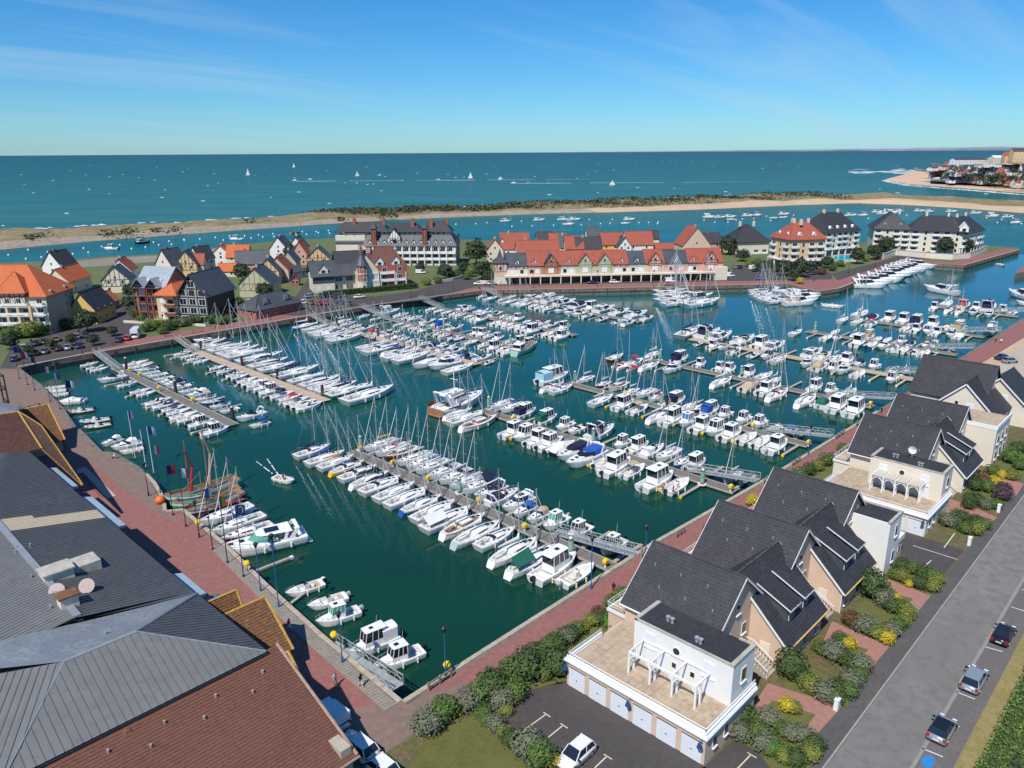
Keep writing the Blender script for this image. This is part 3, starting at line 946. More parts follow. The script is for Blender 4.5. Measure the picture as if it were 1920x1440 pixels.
def sailboat(key, L=10, B=3.3, prof='sail', F=1.05, mastf=1.30, wheel=True, wood=False, tent=False):
 bt = Boat(L, B, F, prof, .28, .02, .10, .05 if prof == 'sail' else -.06)
 t = thing("sailing_boat", "white sailing boat", "sailing boat")
 bt.hull().build("hull", [WHITE, HNAVY, TEAK if wood else WHITE], t, True)
 bt.deck((.06, .34), .48, .60).build("deck", [NONSKID, TEAK if wood else NONSKID], t)
 c, wins = bt.coach(.36, .80, .48, .62, .55)
 c.build("cabin", TEAK if wood else WHITE, t)
 if wood:
  for mbx in [MB()]:
   mbx.box(bt.x(.37), bt.x(.62), -B * .24, B * .24, bt.sheer(.5) + .40, bt.sheer(.5) + .56)
   mbx.build("cabin_roof", WHITE, t)
 for wb in wins:
  wb.build("window", GLASS, t)
 for tt in (.82, .70):
  mb = MB()
  z = bt.sheer(tt) + (.05 if tt > .8 else .36)
  mb.box(bt.x(tt) - .24, bt.x(tt) + .24, -.24, .24, z, z + .06)
  mb.build("hatch", GLASS, t)
 xm = bt.x(.585)
 zm = bt.sheer(.58) + .46
 H = L * mastf
 mb = MB(); mb.tube((xm, 0, zm - .4), (xm - .15, 0, H), .085, 6, r2=.06)
 mast = mb.build("mast", ALU, t)
 for f in (.45, .72):
  sp = MB()
  z = zm + (H - zm) * f
  sp.tube((xm - .12, -B * .30 * (1.15 - f * .5), z), (xm - .12, B * .30 * (1.15 - f * .5), z), .028, 4)
  sp.build("spreader", ALU, mast)
 zb = zm + .75
 mb = MB(); mb.tube((xm - .08, 0, zb), (bt.x(.13), 0, zb + .10), .075, 6)
 boom = mb.build("boom", ALU, t)
 mb = MB()
 rings = []
 for u, r_ in ((0, .22), (.06, .24), (.5, .2), (.97, .11), (1, .05)):
  x = xm - .12 + (bt.x(.15) - xm) * u
  z = zb + .12 + .08 * u
  rings.append([(x, r_ * .75 * math.cos(a), z + r_ * math.sin(a)) for a in (0, 1.05, 2.1, 3.14, 4.2, 5.24)])
 rings[0] = [(p[0], p[1], p[2] + (.55 if p[2] > zb + .15 else 0)) for p in rings[0]]
 mb.loft(rings)
 mb.build("sail_cover", WCAN, boom)
 mb = MB()
 mb.tube((bt.x(.985), 0, bt.sheer(.98) + .15), (xm - .1, 0, H * .93), .075, 5, r2=.04)
 mb.build("furled_headsail", WCAN, t)
 mb = MB()
 top = (xm - .15, 0, H)
 mb.tube((bt.x(.01), 0, bt.sheer(0)), top, .012, 3)
 for sg in (1, -1):
  mb.tube((xm - .1, sg * B * .45, bt.sheer(.57)), (xm - .12, sg * B * .24, zm + (H - zm) * .45), .012, 3)
  mb.tube((xm - .12, sg * B * .24, zm + (H - zm) * .45), (xm - .15, 0, H * .95), .012, 3)
 mb.build("rigging", STEEL, t)
 r_ = rail(bt, .86, .99, .55, .02, .07)
 for sg in (1, -1):
  r_.path([(bt.x(.0), sg * bt.w(.02) * .9, bt.sheer(0)), (bt.x(.0), sg * bt.w(.02) * .9, bt.sheer(0) + .6), (bt.x(.10), sg * bt.w(.1) * .95, bt.sheer(.1) + .6)], .02, 4)
  r_.path([(bt.x(q), sg * bt.w(q) * .95, bt.sheer(q) + .58) for q in (.10, .3, .5, .7, .86)], .008, 3)
  for q in (.2, .4, .6, .75):
   r_.tube((bt.x(q), sg * bt.w(q) * .95, bt.sheer(q)), (bt.x(q), sg * bt.w(q) * .95, bt.sheer(q) + .58), .014, 3)
 r_.build("guard_rail", STEEL, t)
 half_dome(bt.x(.325), bt.x(.44), B * .29, bt.sheer(.36) + .22, .62).build("sprayhood", NAVY, t)
 if wheel:
  mb = MB()
  x, z = bt.x(.14), bt.sheer(.14) + .28
  pts = [(x, .42 * math.cos(a), z + .42 * math.sin(a)) for a in [2 * math.pi * k / 12 for k in range(13)]]
  mb.path(pts, .022, 4)
  for k in (0, 2, 4):
   mb.tube(pts[k], pts[k + 6], .014, 3)
  mb.box(x + .05, x + .3, -.13, .13, z - .55, z + .05)
  mb.build("steering_wheel", STEEL, t)
 for sg in (1, -1):
  mb = MB()
  mb.box(bt.x(.12), bt.x(.32), sg * bt.w(.2) * .42 - .16, sg * bt.w(.2) * .42 + .16, bt.sheer(.2) - .42, bt.sheer(.2) - .08)
  mb.build("cockpit_seat", TEAK if wood else NONSKID, t)
 mb = MB()
 z = bt.sheer(.2) + 1.15
 mb.poly([(bt.x(.03), -B * .36, z - .5), (bt.x(.03), 0, z + .6), (bt.x(.40), 0, z + .75), (bt.x(.40), -B * .4, z - .35)])
 mb.poly([(bt.x(.03), 0, z + .6), (bt.x(.03), B * .36, z - .5), (bt.x(.40), B * .4, z - .35), (bt.x(.40), 0, z + .75)])
 mb.build("cockpit_tent", WCAN, t)
 fenders(bt, t, (.3, .58))
 TPL[key] = (t, L, B)
 return bt
def motorboat(key, L, B, F, kind):
 bt = Boat(L, B, F, 'motor', .32, .0, .16, .02)
 nm = {'op': 'open_motorboat', 'ca': 'cuddy_motorboat', 'ph': 'wheelhouse_motorboat', 'pt': 'wheelhouse_cruiser', 'cr': 'sport_cruiser', 'fb': 'flybridge_cruiser', 'cv': 'covered_motorboat', 'my': 'motor_yacht'}[kind]
 t = thing(nm, "white motorboat", "motorboat" if kind not in ('my', 'cr', 'fb') else ("motor yacht" if kind == 'my' else "cruiser"))
 bt.hull().build("hull", [WHITE, HNAVY, WHITE], t, True)
 S = bt.sheer
 X = bt.x
 if kind == 'op':
  bt.deck((.10, .66), .55, .84).build("deck", [WHITE, NONSKID], t)
  mb = MB(); mb.box(X(.38), X(.50), -.32, .32, .2, S(.4) + .45); mb.poly([(X(.50), -.30, S(.4) + .45), (X(.50), .30, S(.4) + .45), (X(.44), .26, S(.4) + .80), (X(.44), -.26, S(.4) + .80)])
  co_ = mb.build("console", WHITE2, t)
  mb = MB(); mb.poly([(X(.505), -.30, S(.4) + .46), (X(.505), .30, S(.4) + .46), (X(.447), .26, S(.4) + .83), (X(.447), -.26, S(.4) + .83)]); mb.build("windscreen", GLASS, co_)
  mb = MB(); mb.box(X(.26), X(.33), -.45, .45, .2, S(.3) + .02); mb.build("seat", WHITE2, t)
  mb = MB(); mb.box(X(.12), X(.18), -B * .36, B * .36, .2, S(.1) - .12); mb.build("bench", TAN, t)
  mb = MB(); mb.box(X(.67), X(.86), -B * .16, B * .16, S(.8) + .02, S(.8) + .07); mb.build("cushion", WHITE2, t)
  rail(bt, .72, .985, .3, .02, .09).build("bow_rail", STEEL, t)
  mb = MB(); z = S(.4) + 1.35
  rg = [[(X(q), B * .33 * math.cos(a), z + .22 * math.sin(a)) for a in [math.pi * k / 5 for k in range(6)]] for q in (.22, .36, .55)]
  mb.loft(rg, 0, False, False, False)
  for q in (.24, .53):
   for sg in (1, -1):
    mb.tube((X(q), sg * B * .33, z), (X(q + .05), sg * B * .4, S(q)), .02, 4)
  mb.build("canopy", NAVY, t)
  outboard(X(0), S(0) - .25, 1.0).build("outboard_motor", BLACKP, t)
 elif kind in ('ca', 'cv'):
  bt.deck((.08, .50), .60, .82).build("deck", [WHITE, NONSKID], t)
  c, wins = bt.coach(.46, .90, .55, .74, .75)
  cb = c.build("cabin", WHITE, t)
  for wb in wins:
   wb.build("window", GLASS, t)
  mb = MB(); z = S(.46) + .50
  for sg in (1, -1):
   mb.poly([(X(.60), 0, z - .03), (X(.50), sg * B * .36, z - .12), (X(.44), sg * B * .33, z + .34), (X(.52), 0, z + .38)])
   mb.poly([(X(.50), sg * B * .36, z - .12), (X(.36), sg * B * .40, z - .30), (X(.37), sg * B * .38, z + .05), (X(.44), sg * B * .33, z + .34)])
  mb.build("windscreen", GLASS, t)
  for sg in (1, -1):
   mb = MB(); mb.box(X(.30), X(.38), sg * B * .2 - .25, sg * B * .2 + .25, .2, S(.3) + .05); mb.box(X(.285), X(.30), sg * B * .2 - .25, sg * B * .2 + .25, S(.3) - .1, S(.3) + .35)
   mb.build("seat", WHITE2, t)
  mb = MB(); mb.box(X(.10), X(.17), -B * .38, B * .38, .2, S(.1) - .08); mb.build("bench", WHITE2, t)
  rail(bt, .70, .985, .38, .02, .09).build("bow_rail", STEEL, t)
  mb = MB(); mb.box(X(.72) - .22, X(.72) + .22, -.22, .22, S(.7) + .36, S(.7) + .40); mb.build("hatch", GLASS, t)
  mb = MB()
  if kind == 'ca':
   z0 = S(.3) + .05
   rg = []
   for q, h, ww in ((.10, .55, .40), (.14, 1.05, .39), (.30, 1.30, .38), (.44, .95, .36), (.50, .55, .36)):
    rg.append([(X(q), B * ww * math.cos(a), z0 + (h * math.sin(a) ** .55 if 0 < k < 6 else 0)) for k, a in enumerate([math.pi * k / 6 for k in range(7)])])
   mb.loft(rg, 0, False, True, True)
  else:
   rg = []
   for q, h in ((.01, .10), (.06, .32), (.30, .55), (.46, 1.0), (.60, .75), (.85, .18), (.93, .04)):
    z0 = S(q) - .10
    rg.append([(X(q), bt.w(q) * 1.02 * math.cos(a), z0 + .1 * (k in (0, 6)) + (h + .1) * (math.sin(a) ** .8 if 0 < k < 6 else 0)) for k, a in enumerate([math.pi * k / 6 for k in range(7)])])
   mb.loft(rg, 0, False, True, True)
  mb.build("canopy", NAVY, t)
  outboard(X(0), S(0) - .25, 1.0).build("outboard_motor", BLACKP, t)
 elif kind in ('ph', 'pt'):
  bt.deck((.06, .42), .62, .82).build("deck", [WHITE, NONSKID], t)
  c, wins = bt.coach(.58, .90, .42, .68, .8)
  c.build("foredeck_cabin", WHITE, t)
  x0, x1 = (X(.36), X(.70)) if kind == 'ph' else (X(.32), X(.74))
  hh = 1.75 if kind == 'ph' else 2.15
  wl, gl, rf_, pl = frustum(x0, x1, B * .37, S(.45) - .35, S(.45) + hh * .36, S(.45) + hh, .55, .02, .88, .06, .2, .55 if kind == 'pt' else .25)
  h_ = wl.build("wheelhouse", WHITE, t)
  gl.build("window_band", GLASS, h_)
  pl.build("window_pillars", WHITE, h_)
  r = rf_.build("roof", WHITE, t)
  mb = MB(); zt = S(.45) + hh + .11; xc = (x0 + x1) / 2; mb.box(xc - .3, xc + .3, -.28, .28, zt, zt + .05); mb.build("roof_hatch", GLASS, r)
  mb = MB(); mb.tube((xc - .5, B * .2, zt), (xc - .75, B * .2, zt + 1.9), .02, 4); mb.build("aerial", WHITE, r)
  rail(bt, .55, .985, .5, .022, .09).build("bow_rail", STEEL, t)
  mb = MB(); mb.box(X(.09), X(.15), -B * .34, B * .34, .2, S(.1) - .12); mb.build("bench", WHITE2, t)
  mb = MB(); z = S(.2) + hh * .86
  rg = [[(X(q), B * .38 * math.cos(a), z - .25 + .3 * math.sin(a)) for a in [math.pi * k / 5 for k in range(6)]] for q in (.04, .2, .36)]
  mb.loft(rg, 0, False, False, False)
  for sg in (1, -1):
   mb.poly([(X(.05), sg * B * .385, S(.05)), (X(.35), sg * B * .385, S(.3)), (X(.36), sg * B * .38, z - .25), (X(.05), sg * B * .38, z - .25)])
  mb.poly([(X(.045), -B * .38, S(.05)), (X(.045), B * .38, S(.05)), (X(.045), B * .38, z - .25), (X(.045), -B * .38, z - .25)])
  mb.build("canopy", NAVY, t)
  outboard(X(0), S(0) - .3, 1.1).build("outboard_motor", BLACKP, t)
 elif kind in ('cr', 'my', 'fb'):
  bt.deck((.09, .40), .55, .80).build("deck", [WHITE, NONSKID], t)
  c, wins = bt.coach(.42, .93, .50 * L / 9, .72, .85)
  c.build("foredeck_cabin", WHITE, t)
  mb = MB(); z = S(.45) + .42 * L / 9; k = L / 9
  mb.loft([[(X(.66), 0, z + .02), (X(.60), B * .3, z - .04), (X(.36), B * .40, z - .22 * k), (X(.36), -B * .40, z - .22 * k), (X(.60), -B * .3, z - .04)],
                 [(X(.55), 0, z + .55 * k), (X(.52), B * .24, z + .52 * k), (X(.38), B * .36, z + .36 * k), (X(.38), -B * .36, z + .36 * k), (X(.52), -B * .24, z + .52 * k)]], 0, True, False, False)
  mb.build("windscreen", GLASS, t)
  for tt in (.72, .84):
   mb = MB(); mb.box(X(tt) - .26, X(tt) + .26, -.26, .26, S(tt) + (.36 if tt < .8 else .16) * k, S(tt) + (.40 if tt < .8 else .2) * k); mb.build("hatch", GLASS, t)
  mb = MB(); za = z + (1.0 if kind != 'fb' else 1.9) * k
  for sg in (1, -1):
   mb.obox((X(.20), sg * B * .43, S(.2)), (X(.10), sg * B * .36, za - .25), .40 * k, .08, up=(0, 1, 0))
  mb.obox((X(.10), -B * .37, za - .22), (X(.10), B * .37, za - .22), .40 * k, .10, up=(0, 0, 1))
  arch = mb.build("radar_arch", WHITE, t)
  mb = MB(); mb.dome((X(.10), 0, za - .16), .26, .26, .22, 8, 3); mb.build("radar_dome", WHITE, arch)
  for sg in (1, -1):
   mb = MB(); mb.box(X(.12), X(.30), sg * B * .28 - .2, sg * B * .28 + .2, .3, S(.2) - .1); mb.build("seat", WHITE2, t)
  mb = MB(); mb.box(X(.33), X(.38), -B * .30, B * .30, .3, S(.3) + .3); mb.build("helm", WHITE2, t)
  mb = MB(); mb.box(X(-.055), X(.0), -B * .4, B * .4, .18, .30); mb.build("swim_platform", TEAK if kind != 'cr' else WHITE2, t)
  rail(bt, .48, .985, .55, .024, .08).build("bow_rail", STEEL, t)
  zt = z + (.62 if kind != 'fb' else .9) * k
  mb = MB()
  mb.loft([[(X(.56), -B * .16, zt - .04), (X(.56), B * .16, zt - .04), (X(.50), B * .30, zt - .02), (X(.16), B * .37, zt - .02), (X(.16), -B * .37, zt - .02), (X(.50), -B * .30, zt - .02)],
                 [(X(.54), -B * .14, zt + .08), (X(.54), B * .14, zt + .08), (X(.49), B * .27, zt + .1), (X(.17), B * .34, zt + .1), (X(.17), -B * .34, zt + .1), (X(.49), -B * .27, zt + .1)]])
  for sg in (1, -1):
   mb.obox((X(.26), sg * B * .40, S(.26)), (X(.22), sg * B * .36, zt), .30, .06, up=(0, 1, 0))
  ht = mb.build("hardtop", WHITE, t)
  mb = MB(); mb.box(X(.30), X(.46), -B * .18, B * .18, zt + .09, zt + .13); mb.build("sunroof", GLASS, ht)
  if kind == 'fb':
   wl = MB()
   wl.loft([[(X(.30), B * .40, S(.3)), (X(.30), -B * .40, S(.3)), (X(.56), -B * .32, S(.5) + .2), (X(.56), B * .32, S(.5) + .2)],
                     [(X(.30), B * .38, zt - .35 * k), (X(.30), -B * .38, zt - .35 * k), (X(.55), -B * .30, zt - .35 * k), (X(.55), B * .30, zt - .35 * k)]], 0, True, False, False)
   wl.build("saloon", WHITE, t)
   gl = MB()
   gl.loft([[(X(.30), B * .382, zt - .55 * k), (X(.30), -B * .382, zt - .55 * k), (X(.60), -B * .29, zt - .55 * k), (X(.60), B * .29, zt - .55 * k)],
                     [(X(.30), B * .37, zt - .03), (X(.30), -B * .37, zt - .03), (X(.555), -B * .27, zt - .03), (X(.555), B * .27, zt - .03)]], 0, True, False, False)
   gl.build("saloon_window", GLASS, t)
   fl = MB()
   for sg in (1, -1):
    fl.obox((X(.20), sg * B * .33, zt + .35), (X(.50), sg * B * .26, zt + .35), .07, .62)
   fl.obox((X(.50), -B * .26, zt + .35), (X(.50), B * .26, zt + .35), .07, .62)
   f_ = fl.build("flybridge", WHITE, t)
   sc_ = MB(); sc_.box(X(.34), X(.40), -.5, .5, zt + .1, zt + .8); sc_.build("flybridge_seat", WHITE2, f_)
  mb = MB()
  z0 = S(.25) + .02
  zc = zt + .12 if kind != 'fb' else zt + .95 * k
  rg = []
  x_a, x_b = (.10, .40) if kind != 'fb' else (.16, .40)
  for q, h in ((x_a, .8), (x_a + .05, 1.0), (.30, 1.0), (x_b, .92)):
   rg.append([(X(q), B * .40 * math.cos(a), z0 + (zc - z0) * h * (math.sin(a) ** .45 if 0 < kk < 6 else 0)) for kk, a in enumerate([math.pi * kk / 6 for kk in range(7)])])
  mb.loft(rg, 0, False, True, True)
  mb.build("canopy", NAVY, t)
 fenders(bt, t, (.2, .5))
 TPL[key] = (t, L, B)
 return bt
def rib(key, L=5.4, B=2.2):
 t = thing("inflatable_boat", "grey inflatable boat", "inflatable boat")
 mb = MB()
 for sg in (1, -1):
  pts = [(-L / 2 - .2, sg * B * .38, .38), (L * .12, sg * B * .38, .42), (L * .34, sg * B * .28, .52), (L * .47, sg * B * .06, .64)]
  for a, b in zip(pts, pts[1:]):
   mb.tube(a, b, .23, 8)
 mb.build("tube", GREYT, t, True)
 mb = MB()
 mb.loft([[(-L / 2, -B * .3, .1), (-L / 2, B * .3, .1), (L * .2, B * .3, .12), (L * .44, 0, .3), (L * .2, -B * .3, .12)], [(-L / 2, -B * .3, .34), (-L / 2, B * .3, .34), (L * .2, B * .3, .36), (L * .44, 0, .5), (L * .2, -B * .3, .36)]])
 mb.build("hull", [WHITE], t)
 mb = MB(); mb.box(-.2, .35, -.32, .32, .3, 1.15); mb.build("console", WHITE, t)
 mb = MB(); mb.box(-1.0, -.55, -.4, .4, .3, .85); mb.build("seat", BLACKP, t)
 outboard(-L / 2, .45, .95).build("outboard_motor", BLACKP, t)
 TPL[key] = (t, L, B)
sailboat('sa', 10, 3.35, 'sail', 1.08, 1.28)
sailboat('sc', 7.6, 2.55, 'classic', .85, 1.30, wheel=False)
sailboat('sk', 8.6, 3.0, 'classic', 1.0, 1.2, wheel=True, wood=True)
motorboat('op', 5.8, 2.25, .72, 'op')
motorboat('ca', 6.2, 2.4, .85, 'ca')
motorboat('cv', 6.6, 2.5, .85, 'cv')
motorboat('ph', 6.8, 2.55, .92, 'ph')
motorboat('pt', 7.8, 2.85, 1.02, 'pt')
motorboat('cr', 9.0, 3.1, 1.15, 'cr')
motorboat('fb', 11.0, 3.7, 1.4, 'fb')
motorboat('my', 15.0, 4.3, 1.75, 'my')
rib('ri')
FIRST = {k: True for k in TPL}
def setm(o, m, slot=0):
 if slot < len(o.material_slots):
  o.material_slots[slot].link = 'OBJECT'
  o.material_slots[slot].material = m
PENDING = []      # the templates themselves are used for the first boat of their kind, or removed at the end
def put_boat(key, label, x, y, rotz, L, mods=(), group=None, bscale=1.0, z=0.0, drop=(), cat=None):
 """copy a boat with its parts and their sub-parts; mods recolour or leave out parts the boat does not carry"""
 t0, L0, B0 = TPL[key]
 s = L / L0
 cols = {}
 for m_ in mods:
  cols[m_[0]] = m_[1] if len(m_) > 1 else ''
 omit = set(drop)
 if key in ('sa', 'sc', 'sk'):
  if 's' not in cols:
   omit.add('sprayhood')
  if 't' not in cols:
   omit.add('cockpit_tent')
 else:
  if 'l' not in cols or cols.get('l') == 'o':
   if key != 'cv':
    omit.add('canopy')
  if 't' not in cols or cols.get('t') != 'h':
   omit.add('hardtop') if key == 'cr' else None
 r = t0.copy()
 C.objects.link(r)
 r.location = (x, y, z)
 r.rotation_euler = (0, 0, rotz)
 r.scale = (s, s * bscale, s * .5 + .5)
 r['label'] = label
 if cat:
  r['category'] = cat
 if group:
  r['group'] = group
 hm = {'n': HNAVY, 'b': HBLUE, 'r': HRED, 'k': HGREY, 'y': HYEL, 'g': HGREEN, 'm': HRED, 'w': WHITE}
 def cp(o, par):
  nm = o.name.split('.')[0]
  if nm in omit:
   return
  c = o.copy()
  C.objects.link(c)
  c.parent = par
  if nm == 'hull' and 'h' in cols and key != 'ri':
   hc = hm[cols['h']]
   setm(c, hc, 0)
   if cols['h'] != 'w':
    setm(c, WHITE, 1)
  if nm == 'sail_cover' and 'c' in cols:
   setm(c, COLS[cols['c']])
  if nm == 'sprayhood':
   setm(c, COLS[cols['s']])
  if nm == 'cockpit_tent':
   setm(c, COLS[cols['t']])
  if nm == 'canopy':
   setm(c, COLS.get(cols.get('l', 'w'), WCAN))
  if nm in ('windscreen', 'window_band') and 'w' in cols:
   setm(c, GLASSG if cols['w'] == 'g' else GLASSB if cols['w'] == 'b' else GLASS)
  if nm == 'outboard_motor' and (hash((round(x), round(y))) % 3 == 0):
   setm(c, HGREY)
  for g in KIDMAP[o.name]:
   cp(g, c)
 for ch in KIDMAP[t0.name]:
  cp(ch, r)
 return r
KIDMAP = {}
for _o in list(C.objects):
 KIDMAP.setdefault(_o.name, [])
 if _o.parent:
  KIDMAP.setdefault(_o.parent.name, []).append(_o)
